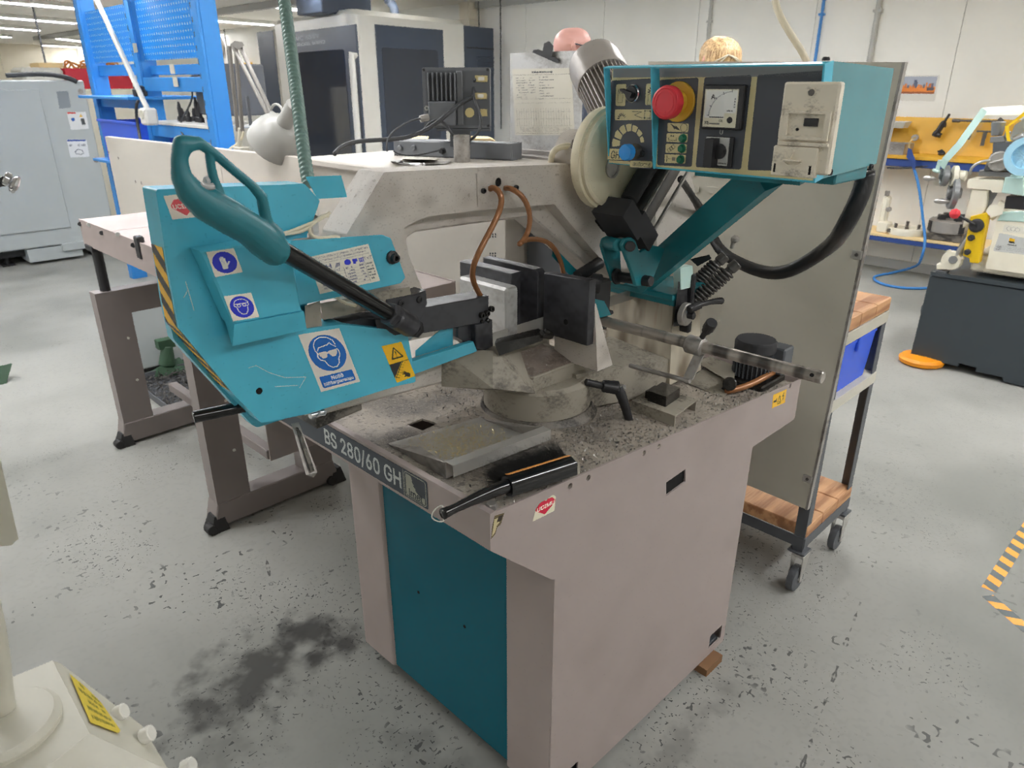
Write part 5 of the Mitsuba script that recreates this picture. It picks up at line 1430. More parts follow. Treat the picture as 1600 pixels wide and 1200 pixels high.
def openbox(x0, x1, y0, y1, z0, z1, t=0.004, flare=0.01):
    o = [hull([(x0, y0, z0), (x1, y0, z0), (x0 - flare, y0 - flare, z1), (x1 + flare, y0 - flare, z1), (x0, y0 + t, z0), (x1, y0 + t, z0), (x0 - flare, y0 - flare + t, z1), (x1 + flare, y0 - flare + t, z1)]),
         hull([(x0, y1, z0), (x1, y1, z0), (x0 - flare, y1 + flare, z1), (x1 + flare, y1 + flare, z1), (x0, y1 - t, z0), (x1, y1 - t, z0), (x0 - flare, y1 + flare - t, z1), (x1 + flare, y1 + flare - t, z1)]),
         hull([(x0, y0, z0), (x0, y1, z0), (x0 - flare, y0 - flare, z1), (x0 - flare, y1 + flare, z1), (x0 + t, y0, z0), (x0 + t, y1, z0), (x0 - flare + t, y0 - flare, z1), (x0 - flare + t, y1 + flare, z1)]),
         hull([(x1, y0, z0), (x1, y1, z0), (x1 + flare, y0 - flare, z1), (x1 + flare, y1 + flare, z1), (x1 - t, y0, z0), (x1 - t, y1, z0), (x1 + flare - t, y0 - flare, z1), (x1 + flare - t, y1 + flare, z1)]),
         cbox(x0, x1, y0, y1, z0, z0 + t, 0.0005)]
    return J(o)
part(BB_, "tub", openbox(2.10, 2.345, 0.735, 1.0, bz, bz + 0.155), "binblue", False)
part(BB_, "rim", J(cbox(2.088, 2.358, 0.722, 0.728, bz + 0.15, bz + 0.158), cbox(2.20, 2.24, 0.717, 0.73, bz + 0.12, bz + 0.17)), "binblue", False)

# ------------------------------------------------------------------ roller table that feeds the saw
IT = thing("feed_table", "long flat topped grey feed table on two welded leg frames behind the saw", "table")
ix0, ix1, iy0, iy1, iz = 0.885, 1.33, 1.56, 3.47, 1.02
seams = [iy0 + (iy1 - iy0) * t for t in (0, 0.21, 0.40, 0.60, 0.80, 1.0)]
for a, b in zip(seams[:-1], seams[1:]):
    part(IT, "top_plate", cbox(ix0 + 0.004, ix1 - 0.004, a + 0.003, b - 0.003, iz - 0.012, iz, 0.002), "cabinet", False)
ap = part(IT, "apron", J(cbox(ix0, ix0 + 0.004, iy0, iy1, iz - 0.105, iz + 0.003, 0.001), cbox(ix1 - 0.004, ix1, iy0, iy1, iz - 0.105, iz + 0.003, 0.001), cbox(ix0, ix1, iy1 - 0.004, iy1, iz - 0.105, iz, 0.001), cbox(ix0, ix1, iy0, iy0 + 0.004, iz - 0.105, iz, 0.001)), "cabinet", False)
for (px_, py_) in ((139, 351), (184, 366), (159, 364), (208, 383), (125, 350), (245, 400)):
    part(ap, "screw", rodm(at(px_, py_, x=ix0 + 0.002), at(px_, py_, x=ix0 - 0.004), 0.009, n=12), "steel" if py_ in (351, 366) else "black")
for i in (1, 3):
    part(ap, "stop_tab", cbox(ix0 - 0.006, ix0 + 0.02, seams[i] + 0.07, seams[i] + 0.11, iz - 0.06, iz + 0.022, 0.004), "black", False)
for y_ in (2.40, 3.37):
    zf = 0.72
    f = FY(y_)
    lf = part(IT, "leg_frame", f.ext(sbox(0.855, 0.02, 1.345, zf).difference(rp(sbox(0.985, 0.105, 1.215, zf - 0.11), 0.01)), -0.07, 0.0).difference(cbox(0.9, 1.3, y_ + 0.004, y_ + 0.068, 0.03, zf - 0.006)) if False else J(f.prism(rp(sbox(0.855, 0.10, 0.985, zf), 0.004), -0.07, 0, 0.004), f.prism(rp(sbox(1.215, 0.10, 1.345, zf), 0.004), -0.07, 0, 0.004), f.prism(sbox(0.98, zf - 0.11, 1.22, zf), -0.07, -0.002, 0.003), f.prism(Polygon([(0.83, 0.012), (1.37, 0.012), (1.345, 0.108), (0.855, 0.108)]), -0.075, 0.004, 0.004)), "leggrey", 25)
    for (x_, z_) in ((0.95, 0.30), (0.95, 0.5)):
        part(lf, "hole", f.ext(Point(x_, z_).buffer(0.006), 0.0002, 0.0006), "white", False)
    for x_ in (0.845, 1.355):
        part(lf, "foot", J(hull([(x_ + a, y_ + b, h) for a, b, h in ((-0.035, -0.02, 0), (0.035, -0.02, 0), (-0.035, 0.06, 0), (0.035, 0.06, 0), (-0.01, 0.0, 0.06), (0.025, 0.0, 0.06), (0.025, 0.05, 0.06), (-0.01, 0.05, 0.06))]), rodm((x_ - 0.03, y_ - 0.02, 0.02), (x_ - 0.03, y_ + 0.02, 0.02), 0.019, n=14)), "blackfoot", 25)
    for x_ in (0.91, 1.29):
        part(IT, "height_tube", J(rodm((x_, y_ + 0.035, zf - 0.02), (x_, y_ + 0.035, iz - 0.09), 0.021, n=18), cbox(x_ - 0.03, x_ + 0.03, y_ - 0.01, y_ + 0.08, iz - 0.125, iz - 0.10, 0.003)), "black", 25)
part(IT, "long_rail", cbox(1.08, 1.12, 2.42, 3.38, 0.20, 0.24, 0.003), "leggrey", False)
# tray of swarf with a green casting under the table
CT = thing("swarf_tray", "low dark tray of metal swarf on the floor under the feed table", "tray")
c0 = at(268, 610, z=0.03)
part(CT, "pan", J(openbox(c0[0] - 0.1, c0[0] + 0.42, c0[1] - 0.25, c0[1] + 0.3, 0.0, 0.05, 0.006, 0.01)), "darkgrey", False)
r = np.random.default_rng(21)
pp_ = np.stack([r.uniform(c0[0] - 0.09, c0[0] + 0.41, 2500), r.uniform(c0[1] - 0.24, c0[1] + 0.29, 2500), r.uniform(0.008, 0.035, 2500)], 1)
part(CT, "swarf", flakes(pp_, 0.009, 6), "chipsdark", False, kind="stuff")
gq = at(262, 575, z=0.04)
top("green_casting", J(hull([gq + [a, b, h] for a, b, h in ((-0.09, -0.06, -0.03), (0.12, -0.06, -0.03), (0.12, 0.08, -0.03), (-0.09, 0.08, -0.03), (-0.06, -0.03, 0.03), (0.09, 0.05, 0.03))]), rodm(gq + [0, 0.0, 0.02], gq + [0.02, 0, 0.13], 0.045, 0.03), hull([gq + [a, b, h] for a in (-0.03, 0.06) for b in (-0.02, 0.04) for h in (0.12, 0.17)])), "green", "green painted casting sitting in the swarf tray under the feed table", "casting", smooth=25)
gq = at(2, 580, z=0.06)
top("green_wedge", J(hull([gq + [a, b, h] for a, b, h in ((-0.25, -0.05, -0.06), (0.0, -0.05, -0.06), (-0.25, 0.1, -0.06), (0.0, 0.06, -0.06), (-0.25, 0.0, 0.03), (0.06, 0.0, 0.03), (0.06, 0.04, 0.02), (0.03, 0.0, -0.03))])), "green", "green foot of a machine at the photo's left edge, on the floor", "machine foot", smooth=20)
gk = at(222, 578, z=0.03)
GC_ = thing("low_cabinet", "low pale grey cabinet standing on the floor behind the feed table's far leg", "cabinet")
part(GC_, "body", cbox(at(198, 560, y=gk[1])[0], gk[0] + 0.75, gk[1], gk[1] + 0.4, 0.03, at(225, 473, y=gk[1])[2], 0.006), "greymachine", False)
part(GC_, "plinth", cbox(gk[0] + 0.02, gk[0] + 0.72, gk[1] + 0.03, gk[1] + 0.38, 0.0, 0.03, 0.002), "black", False)
# striped floor tape
def floortape(a, b, wid, first):
    a, b = np.array(a), np.array(b)
    t = (b - a) / np.linalg.norm(b - a)
    nn = np.array([-t[1], t[0], 0]) * wid
    L = np.linalg.norm(b - a)
    dd = Decal([a, b, b + nn, a + nn], L, wid, 0.0004)
    dd.rect(0, 0, L, wid, (238, 160, 66), 0)
    i, st_ = -1, 0.075
    while i * st_ < L:
        g = Polygon([(i * st_, 0), (i * st_ + st_ * 0.5, 0), (i * st_ + st_ * 0.5 + wid * 0.5, wid), (i * st_ + wid * 0.5, wid)]).intersection(sbox(0, 0, L, wid))
        if not g.is_empty and g.area > 1e-8:
            dd.poly(g, (88, 94, 96), 1)
        i += 1
    return dd
p0, p1, p2 = at(1556, 926, z=0), at(1640, 790, z=0), at(1660, 1022, z=0)
top("floor_tape", floortape(p0, p1, 0.042, 0), "decal", "orange and grey striped floor tape running back from the corner at the right edge", "tape", smooth=False)
top("floor_tape", floortape(p2, at(1552, 930, z=0), 0.042, 0), "decal", "orange and grey striped floor tape running forward from the corner at the right edge", "tape", smooth=False)
# ------------------------------------------------------------------ beige enclosure behind the saw
MC = thing("machine_enclosure", "long beige machine enclosure with a flat top and a splash panel behind the saw", "machine")
ez = 1.25
ex0, ex1, ey0, ey1 = 1.70, 2.46, 1.74, 2.98
part(MC, "cabinet", J(cbox(ex0 + 0.02, ex1, ey0, ey1 - 0.01, 0.06, ez - 0.03, 0.004), cbox(ex0 - 0.03, ex0 + 0.1, ey0, ey1, 0.06, 0.20, 0.004)), "beige", False)
part(MC, "worktop", J(cbox(ex0 - 0.02, ex1 + 0.02, ey0 - 0.26, ey1 + 0.02, ez - 0.03, ez, 0.006)), "beige", False)
fe_ = FX(ex0 + 0.02)
dq = [fe_.uv(*p) for p in ((658, 372), (798, 372))]
dr_k = part(MC, "door", fe_.prism(sbox(dq[0][0], 0.30, dq[1][0] - 0.01, ez - 0.10), 0.0, 0.014, 0.003), "beige", False)
for gy in (325, 350, 366, 396, 420):
    for ix_ in range(3):
        for iy_ in range(2):
            u_, v_ = fe_.uv(770 - 4 + ix_ * 4, gy + iy_ * 4, 0.0142)
            if gy in (325, 366, 396):
                part(dr_k, "vent_hole", fe_.ext(Point(u_, v_).buffer(0.0035), 0.0142, 0.0146), "black", False)
part(MC, "ledge", cbox(ex0 - 0.06, ex0 + 0.02, ey0 + 0.1, ey1 - 0.05, 0.72, 0.75, 0.004), "beige", False)
pA, pB = np.array([ex0 - 0.02, ey1 + 0.015, 0]), np.array([1.535, 5.06, 0])
pd = (pB - pA) / np.linalg.norm(pB - pA)
pn_ = np.array([pd[1], -pd[0], 0])
PNL = Fr(pB, -pd, [0, 0, 1])
LL = np.linalg.norm(pB - pA)
jx = LL * 0.66
part(MC, "splash_panel", PNL.prism(sbox(0, 0.72, jx - 0.002, ez), -0.03, 0.0, 0.004), "beige", False)
part(MC, "splash_panel", PNL.prism(sbox(jx + 0.002, 0.72, LL, ez), -0.03, 0.0, 0.004), "beige", False)
part(MC, "panel_frame", PNL.ext(sbox(0.9, 0.68, LL, 0.73), -0.05, -0.005), "leggrey", False)
for (px_, py_) in ((170, 238), (185, 247), (212, 284), (221, 286)):
    part(MC, "panel_screw", PNL.ext(Point(*PNL.uv(px_, py_)).buffer(0.009), 0.0003, 0.001), "leggrey", False)
DG = part(MC, "side_cabinet", J(cbox(1.80, 2.42, 1.47, ey0 - 0.01, 0.06, 1.2, 0.004)), "darkgrey", False)
fd_ = FX(1.80)
d = Decal([fd_.hit(*p) for p in ((806, 358), (842, 352), (840, 330), (806, 334))], 1, 1)
d.rect(0, 0, 1, 1, (224, 224, 220), 0); d.rect(0, 0, 0.22, 1, (150, 196, 190), 1); d.rect(0.06, 0.35, 0.16, 0.7, (50, 90, 90), 2); d.rect(0.22, 0, 1, 0.12, (70, 130, 130), 1)
part(DG, "label_plate", d, "decal")

# control seen from behind, on its base bar
U_ = np.array([1, -1, 0]) / R2
yaw = 0.16
Um = np.array([math.cos(-math.pi / 4 + yaw), math.sin(-math.pi / 4 + yaw), 0])
Nm = np.array([Um[1], -Um[0], 0])
base0, base1 = at(615, 243, z=ez), at(812, 252, z=ez)
MN = thing("control_monitor", "dark grey machine control seen from behind with heat fins, on the beige top", "monitor")
mo = at(663, 200, d=3.03)
mo2 = at(766, 204, d=3.03)
mw_ = np.linalg.norm(mo2 - mo)
Um = (mo2 - mo) * [1, 1, 0]
Um /= np.linalg.norm(Um)
FM = Fr(mo * [1, 1, 0] + [0, 0, mo[2]], Um, [0, 0, 1])
mh_ = at(660, 106, d=3.03)[2] - mo[2]
part(MN, "housing", FM.prism(rp(sbox(0, 0, mw_, mh_), 0.006), -0.11, 0.0, 0.008), "monitor", 25)
part(MN, "rear_sheet", FM.ext(rp(sbox(0.012, 0.01, mw_ - 0.004, mh_ - 0.012), 0.003), 0.0, 0.0012), "darkgrey", False)
fx0, fx1 = FM.uv(671, 150)[0], FM.uv(712, 150)[0]
for i in range(7):
    u_ = fx0 + (fx1 - fx0) * i / 6
    part(MN, "heat_fin", FM.prism(sbox(u_ - 0.003, mh_ * 0.46, u_ + 0.003, mh_ - 0.02), 0.001, 0.03, 0.002), "monitor", False)
part(MN, "fin_cover", J(FM.prism(sbox(fx0 - 0.003, 0.01, fx1 + 0.0, mh_ * 0.45), 0.001, 0.034, 0.004), FM.prism(sbox(fx1 + 0.004, 0.012, fx1 + 0.03, mh_ - 0.012), 0.001, 0.012, 0.004)), "monitor", 25)
for (px_, py_) in ((752, 123), (751, 150)):
    u_, v_ = FM.uv(px_, py_)
    k = part(MN, "port", FM.prism(rp(sbox(u_ - 0.026, v_ - 0.012, u_ + 0.026, v_ + 0.012), 0.003), 0.001, 0.005, 0.001), "brass", 25)
    part(k, "plug", FM.prism(rp(sbox(u_ - 0.013, v_ - 0.007, u_ + 0.013, v_ + 0.007), 0.003), 0.005, 0.012, 0.001), "white", 25)
u_, v_ = FM.uv(734, 176); part(MN, "round_cap", FM.ext(Point(u_, v_).buffer(0.019), 0.001, 0.004), "brass", False)
u_, v_ = FM.uv(756, 176); part(MN, "square_cap", FM.ext(sbox(u_ - 0.014, v_ - 0.014, u_ + 0.014, v_ + 0.014), 0.001, 0.004), "brass", False)
u_, v_ = FM.uv(667, 169); part(MN, "socket", FM.ext(Point(u_, v_).buffer(0.010).difference(Point(u_, v_).buffer(0.004)), 0.001, 0.005), "steel", False)
for u_ in (0.008, mw_ - 0.008):
    for v_ in (0.009, mh_ - 0.009):
        part(MN, "corner_screw", FM.ext(Point(u_, v_).buffer(0.005), 0.001, 0.003), "black", False)
part(MN, "neck", J(FM.ext(sbox(0.05, -0.012, mw_ - 0.0, -0.002), -0.1, 0.0), FM.ext(sbox(0.105, mo[2] * -1 + ez + 0.05, 0.19, -0.008), -0.08, -0.02)), "darkgrey", False)
bd = base1 - base0
bd[2] = 0
FBm = Fr(base0, bd, [0, 0, 1])
bl = np.linalg.norm(bd)
bar = part(MN, "base_bar", FBm.prism(Polygon([(0, 0.0), (bl - 0.035, 0.0), (bl - 0.035, 0.068), (0, 0.068)]), -0.10, 0.0, 0.006), "monitor", False)
for px_ in (626, 647):
    u_, v_ = FBm.uv(px_, 231)
    part(bar, "round_knob", lathe([(0.012, 0), (0.012, 0.008), (0.009, 0.011), (0.001, 0.011)], FBm.pt(u_, v_), FBm.N, 18), "monitor")
u_, v_ = FBm.uv(692, 236)
part(bar, "socket", lathe([(0.014, 0), (0.014, 0.004), (0.009, 0.005), (0.009, 0.02), (0.001, 0.02)], FBm.pt(u_, v_), FBm.N, 18), "black")
part(MN, "cable", tube([FM.hit(740, 152, 0.02), at(715, 165, d=2.95), at(690, 186, d=2.92), at(655, 208, d=2.9), at(620, 217, d=2.85), at(585, 219, d=2.8), at(555, 222, d=2.75), at(535, 229, d=2.7), at(522, 241, d=2.66)], 0.0085, 10), "cable", True)
part(MN, "cable", tube([FM.hit(742, 124, 0.012), at(740, 135, d=2.97), at(742, 158, d=2.95), at(750, 180, d=2.95), at(750, 200, d=2.95), at(742, 213, d=2.96), at(735, 218, d=3.0)], 0.006, 10), "cable", True)
part(MN, "cable", tube([at(660, 208, d=2.95), at(676, 190, d=2.93), at(690, 190, d=2.93), at(702, 203, d=2.93), at(714, 216, d=2.97)], 0.0055, 10), "cable", True)
part(MN, "cable", tube([at(657, 186, d=2.98), at(640, 190, d=2.9), at(618, 203, d=2.85), at(606, 218, d=2.82), at(605, 236, d=2.8)], 0.004, 8), "cable", True)
part(MN, "cable", tube([FBm.pt(*FBm.uv(685, 236), 0.02), at(670, 239, d=2.95), at(640, 243, d=2.93), at(615, 236, d=2.9)], 0.003, 8), "cable", True)
part(MN, "plug", rodm(at(656, 186, d=2.98), at(670, 183, d=2.99), 0.014, n=14), "steeldull")
cyc = at(722, 253, z=ez)
top("steel_cylinder", lathe([(0.032, 0), (0.0335, 0.002), (0.0335, 0.103), (0.031, 0.106), (0.026, 0.106), (0.025, 0.09), (0.001, 0.09)], cyc, [0, 0, 1], 32), "steeldull", "plain bare steel cylinder standing on the beige top before the control", "steel cylinder")
k = thing("toggle_lever", "silver lever tool lying on the beige top left of the steel cylinder", "tool")
part(k, "body", hull([at(x_, y_, z=ez + h) for x_, y_ in ((610, 252), (622, 254), (628, 250), (614, 248)) for h in (0.0, 0.02)]), "steel", False)
part(k, "lever", tube([at(624, 254, z=ez + 0.008), at(640, 257, z=ez + 0.006), at(655, 258, z=ez + 0.006), at(662, 257, z=ez + 0.01)], 0.006, 10, radii=[0.006, 0.006, 0.009, 0.008]), "chrome", True)
top("beige_bar", hull([at(x_, y_, z=ez + h) for x_, y_ in ((628, 248.5), (682, 250), (684, 246.5), (630, 245)) for h in (0.001, 0.02)]), "panelgrey", "pale grey bar lying on the beige top just behind the silver lever", "bar", smooth=False)
top("dark_plate", hull([at(x_, y_, z=ez + h) for x_, y_ in ((660, 257), (696, 256), (706, 252), (670, 252)) for h in (0.0005, 0.006)]), "steeldull", "thin steel plate lying on the beige top against the steel cylinder", "plate", smooth=False)
for i, (a_, b_) in enumerate((((665, 218), 0.0), ((700, 222), 0.0))):
    pass
k = at(640, 219, z=ez)
top("wood_box", J(hull([at(x_, y_, z=ez + 0.005 + h) for x_, y_ in ((640, 219), (668, 221), (670, 213), (645, 212)) for h in (-0.004, 0.03)])), "plywood", "pale wooden piece lying behind the control's base bar, left of its neck", "wood piece", smooth=False)
top("wood_box", J(hull([at(x_, y_, z=ez + 0.005) for x_, y_ in ((712, 222), (778, 224), (770, 216), (718, 215))] + [at(x_, y_, z=ez + 0.045) for x_, y_ in ((720, 216), (768, 217), (762, 213), (724, 212))])), "plywood", "pale wooden wedge block behind the base bar, right of the steel cylinder", "wood piece", smooth=False)

# steel sheet with a chart and the clip on it
BX = 2.44
FB2 = FX(BX)
u0, v0 = FB2.uv(797, 83)
u1 = FB2.uv(912, 80)[0]
CBd = thing("chart_stand", "upright bare steel sheet standing on the beige top behind the motor", "stand")
part(CBd, "sheet", J(FB2.prism(Polygon([(u0, ez + 0.03), (u1, ez + 0.03), (u1, v0), (u0, v0)]), -0.003, 0.0, 0.0005)), "alu", False)
part(CBd, "foot", J(cbox(BX - 0.09, BX, -u1, -u0, ez, ez + 0.012, 0.001), cbox(BX - 0.03, BX, -u1, -u0, ez + 0.012, ez + 0.03, 0.001)), "steeldull", False)
q = [FB2.hit(*p) for p in ((805, 211), (898, 211), (893, 106), (800, 108))]
d = Decal(q, 1.0, 1.12)
d.rect(0, 0, 1, 1.12, (204, 200, 188), 0)
d.line([(0.01, 1.02), (0.99, 1.02)], 0.006, (110, 108, 100), 1); d.line([(0.02, 0.03), (0.98, 0.03)], 0.006, (110, 108, 100), 1)
d.fuzz(0.28, 1.045, 0.72, 1.075, 0.03, (70, 70, 70), 1, 1)
for i in range(9):
    d.fuzz(0.06, 0.96 - i * 0.04, 0.40, 0.975 - i * 0.04, 0.02, (120, 118, 112), i + 2, 1, 0.6)
    d.fuzz(0.46, 0.97 - i * 0.045, 0.62 + 0.1 * math.sin(i * 2.1), 0.985 - i * 0.045, 0.02, (110, 108, 104), i + 22, 1, 0.9)
for yv in (0.62, 0.55, 0.40, 0.28, 0.16):
    d.line([(0.03, yv), (0.97, yv)], 0.004, (130, 128, 120), 1)
for i in range(22):
    d.line([(0.05 + i * 0.042, 0.16), (0.05 + i * 0.042, 0.46)], 0.004, (140, 138, 130), 1)
for i in range(4):
    d.fuzz(0.1, 0.06 + i * 0.022, 0.95, 0.07 + i * 0.022, 0.015, (140, 136, 128), 70 + i, 1, 0.7)
top("paper_chart", d, "decal", "printed paper chart with tables fixed on the upright steel sheet", "chart", smooth=False)
BC = thing("bulldog_clip", "black bulldog clip gripping the top edge of the upright steel sheet", "clip")
part(BC, "jaw", hull([FB2.hit(x_, y_, n_) for x_, y_ in ((833, 78), (842, 77), (872, 92), (873, 99), (866, 97), (832, 82)) for n_ in (0.004, 0.012)]), "black", False)
part(BC, "grip", hull([FB2.hit(x_, y_, n_) for x_, y_ in ((847, 84), (862, 88), (865, 72), (858, 64), (850, 68)) for n_ in (0.008, 0.02)]), "black", 25)

# desk lamp clamped on the splash panel
LX = 1.70
L = lambda px_, py_, dx=0.0: at(px_, py_, x=LX + dx)
DL = thing("desk_lamp", "grey spring arm work lamp with a round shade clamped to the beige splash panel", "lamp")
part(DL, "clamp", J(rodm(L(374, 232), L(376, 200), 0.012), cbox(*[v for ab in zip(L(376, 236) - [0.02, 0.04, 0.03], L(376, 236) + [0.03, 0.04, 0.02]) for v in ab], 0.003)), "offwhite", 25)
for o_ in (-6, 4):
    part(DL, "lower_arm", tube([L(376 + o_ * 0.7, 205), L(364 + o_, 72)], 0.0095, 10, smooth=False), "lamparm", True)
for o_ in (-5, 6):
    part(DL, "upper_arm", tube([L(368 + o_, 70), L(422 + o_ * 0.6, 180)], 0.0095, 10, smooth=False), "lamparm", True)
part(DL, "elbow", J(hull([L(x_, y_, q_) for x_, y_ in ((360, 69), (367, 64), (379, 66), (382, 71), (372, 78)) for q_ in (-0.01, 0.02)])), "lamparm", 20)
part(DL, "lamp_spring", rodm(L(386, 150, -0.02), L(392, 196, -0.02), 0.008), "darkgrey")
ha, hb = L(472, 172), L(414, 222)
hx_ = (hb - ha) / np.linalg.norm(hb - ha)
hx2 = hx_ + np.array([-0.15, 0, -0.55])
hx2 /= np.linalg.norm(hx2)
hc = L(442, 198)
sk = part(DL, "shade", lathe([(0.034, -0.13), (0.036, -0.02), (0.07, -0.01), (0.098, 0.02), (0.118, 0.07), (0.122, 0.115), (0.118, 0.115), (0.09, 0.03), (0.001, 0.02)], hc, hx2, 36), "lampgrey")
part(DL, "cord", tube([L(380, 205), L(378, 215), L(366, 228), L(358, 236), L(360, 262), L(361, 300)], 0.006, 8), "cablewhite", True)
part(DL, "head_joint", J(rodm(L(424, 178), L(434, 190), 0.016), tube([L(424, 170), L(432, 163), L(440, 170), L(442, 184)], 0.006)), "lampgrey")

# ------------------------------------------------------------------ blue rack
RX = 2.01
RK = thing("storage_rack", "tall blue steel rack with perforated back panels behind the beige splash panel", "rack")
py_ = [6.62, 5.60, 4.57]
for i, y_ in enumerate(py_):
    w_ = (0.085, 0.085, 0.085)[i]
    k = part(RK, "post", J(cbox(RX - 0.02, RX + 0.0, y_ - w_ / 2, y_ + w_ / 2, 0.0, 2.495, 0.003), cbox(RX, RX + 0.10, y_ - w_ / 2, y_ - w_ / 2 + 0.004, 0.0, 2.495, 0.001), cbox(RX, RX + 0.10, y_ + w_ / 2 - 0.004, y_ + w_ / 2, 0.0, 2.495, 0.001)), "rackblue", False)
    sl = [FX(RX - 0.02).ext(sbox(-y_ - w_ / 2 + 0.008, z_, -y_ - w_ / 2 + 0.016, z_ + 0.03), 0.0002, 0.0008) for z_ in np.arange(0.9, 2.4, 0.075)]
    part(k, "slots", J(sl), "dmgdark", False, kind="stuff")


def f_perf(p, n, uv):
    cy_, cz_ = p.y / 0.038, p.z / 0.038
    d2 = dr.square(cy_ - dr.floor(cy_) - 0.5) + dr.square(cz_ - dr.floor(cz_) - 0.5)
    return mix(S(42, 128, 208), S(150, 186, 214), smoothstep(0.05, 0.03, d2) * 0.75)


mat("perfblue", f_perf, 0.22)
fr = FX(RX)
for a, b, zt1, zb1 in ((py_[0], py_[1], 2.045, 1.69), (py_[1], py_[2], 2.05, 1.69)):
    part(RK, "perforated_panel", cbox(RX + 0.02, RX + 0.024, b + 0.05, a - 0.05, zb1, zt1, 0.001), "perfblue", False)
for a, b, z_, h_, dx in ((py_[0], py_[1], 1.60, 0.075, 0.05), (py_[1], py_[2], 1.50, 0.085, 0.0), (py_[1], py_[2], 1.60, 0.06, 0.06), (py_[0], py_[1], 1.38, 0.06, 0.02), (py_[1], py_[2], 1.21, 0.08, 0.0)):
    part(RK, "beam", cbox(RX + dx - 0.01, RX + dx + 0.02, b + 0.04, a - 0.04, z_, z_ + h_, 0.003), "rackblue", False)
part(RK, "shelf", cbox(RX - 0.15, RX + 0.4, py_[1] - 0.1, py_[0] - 0.06, 1.445, 1.465, 0.003), "rackblue", False)
part(RK, "shelf", cbox(RX - 0.02, RX + 0.45, py_[2] + 0.03, py_[1] - 0.03, 1.29, 1.31, 0.003), "white", False, label="pale worktop board of the rack")
part(RK, "shelf", cbox(RX - 0.02, RX + 0.45, py_[2] - 0.5, py_[1] - 0.03, 1.06, 1.09, 0.003), "rackblue", False)
for p in ((214, 75), (272, 108), (277, 128)):
    q = FX(RX - 0.012).hit(*p)
    part(RK, "tag_plate", cbox(RX - 0.026, RX - 0.021, q[1] - 0.033, q[1] + 0.033, q[2] - 0.028, q[2] + 0.028, 0.001), "panelgrey", False)
ORD = ["first", "second", "third", "fourth", "fifth", "sixth", "seventh", "eighth", "ninth"]
DH = thing("drill_head", "dark grey boxy machine head between the two right posts of the blue rack", "machine head")
a0_ = at(302, 130, x=RX + 0.25)
part(DH, "housing", cbox(RX + 0.12, RX + 0.4, 4.62, 5.05, 1.36, 1.66, 0.01), "darkgrey", False)
part(DH, "front_cap", cbox(RX + 0.08, RX + 0.13, 4.66, 5.0, 1.50, 1.6, 0.01), "black", False)
part(DH, "cord", tube([at(300, 140, x=RX + 0.06), at(296, 165, x=RX + 0.05), at(284, 188, x=RX + 0.03), at(287, 212, x=RX - 0.02)], 0.006, 8), "cable", True)
r = np.random.default_rng(11)
for i in range(9):
    yv = 5.36 - i * 0.055
    zz = 1.31
    h = r.uniform(0.07, 0.16)
    k = lathe([(0.022, 0), (0.022, 0.03), (0.012, 0.035), (0.014, h * 0.7), (0.006, h)], (RX + 0.1 + r.uniform(0, 0.08), yv, zz), [0, 0, 1], 12)
    top("tool_holder", k, "black", f"black tool holder, {ORD[i]} from the left on the rack's pale board", "tool holder", "black tool holders on the rack")
for i in range(4):
    k = cbox(RX - 0.1 + 0.03 * i, RX - 0.02 + 0.03 * i, 5.50 + i * 0.055, 5.545 + i * 0.055, 1.466, 1.466 + (0.05, 0.07, 0.04, 0.06)[i], 0.008)
    top("machine_part", k, "black", f"small black machine part, {ORD[i]} from the right on the blue shelf by the power pole", "machine part", "black parts on the blue shelf", smooth=False)
bn = at(170, 218, x=1.98)
SB = thing("storage_bin", "blue violet storage bin behind the splash panel between the rack's left posts", "bin")
bq = [at(168, 185, x=1.98), at(224, 183, x=1.98), at(172, 222, x=1.98)]
part(SB, "tub", openbox(1.93, 2.2, bq[1][1], bq[0][1], bq[2][2] - 0.12, bq[0][2] - 0.01, 0.006, 0.008), "binblue", False)
part(SB, "rim", J(cbox(1.905, 1.93, bq[1][1] - 0.02, bq[0][1] + 0.02, bq[0][2] - 0.02, bq[0][2], 0.004), cbox(2.2, 2.225, bq[1][1] - 0.02, bq[0][1] + 0.02, bq[0][2] - 0.02, bq[0][2], 0.004)), "binblue", False)
part(RK, "shelf", cbox(RX - 0.14, RX + 0.4, py_[1] - 0.1, py_[0] - 0.06, bq[2][2] - 0.14, bq[2][2] - 0.121, 0.003), "rackblue", False)
# power drop: pole with a socket box
PDX = 1.86
PD = thing("power_drop", "pale power pole slanting down from the ceiling with a socket box at its end", "power pole")
pa, pb = at(231, 172, x=PDX), at(152, 2, x=PDX)
pdv = (pb - pa) / (pb - pa)[2]
part(PD, "pole", tube([pa, pa + pdv * (2.499 - pa[2])], 0.017, 12, smooth=False), "white", True)
sb_ = at(233, 184, x=PDX)
k = part(PD, "socket_box", cbox(PDX - 0.04, PDX + 0.04, sb_[1] - 0.055, sb_[1] + 0.055, sb_[2] - 0.045, sb_[2] + 0.06, 0.012), "white", 25)
part(k, "socket", J(lathe([(0.028, 0), (0.028, 0.003), (0.023, 0.003), (0.022, 0.001), (0.001, 0.001)], (PDX - 0.04, sb_[1] - 0.002, sb_[2] + 0.02), [-1, 0, 0], 20)), "offwhite")
part(PD, "cord", tube([at(216, 158, x=PDX), at(213, 175, x=PDX), at(216, 200, x=PDX), at(219, 220, x=PDX - 0.1)], 0.010, 8), "cable", True)

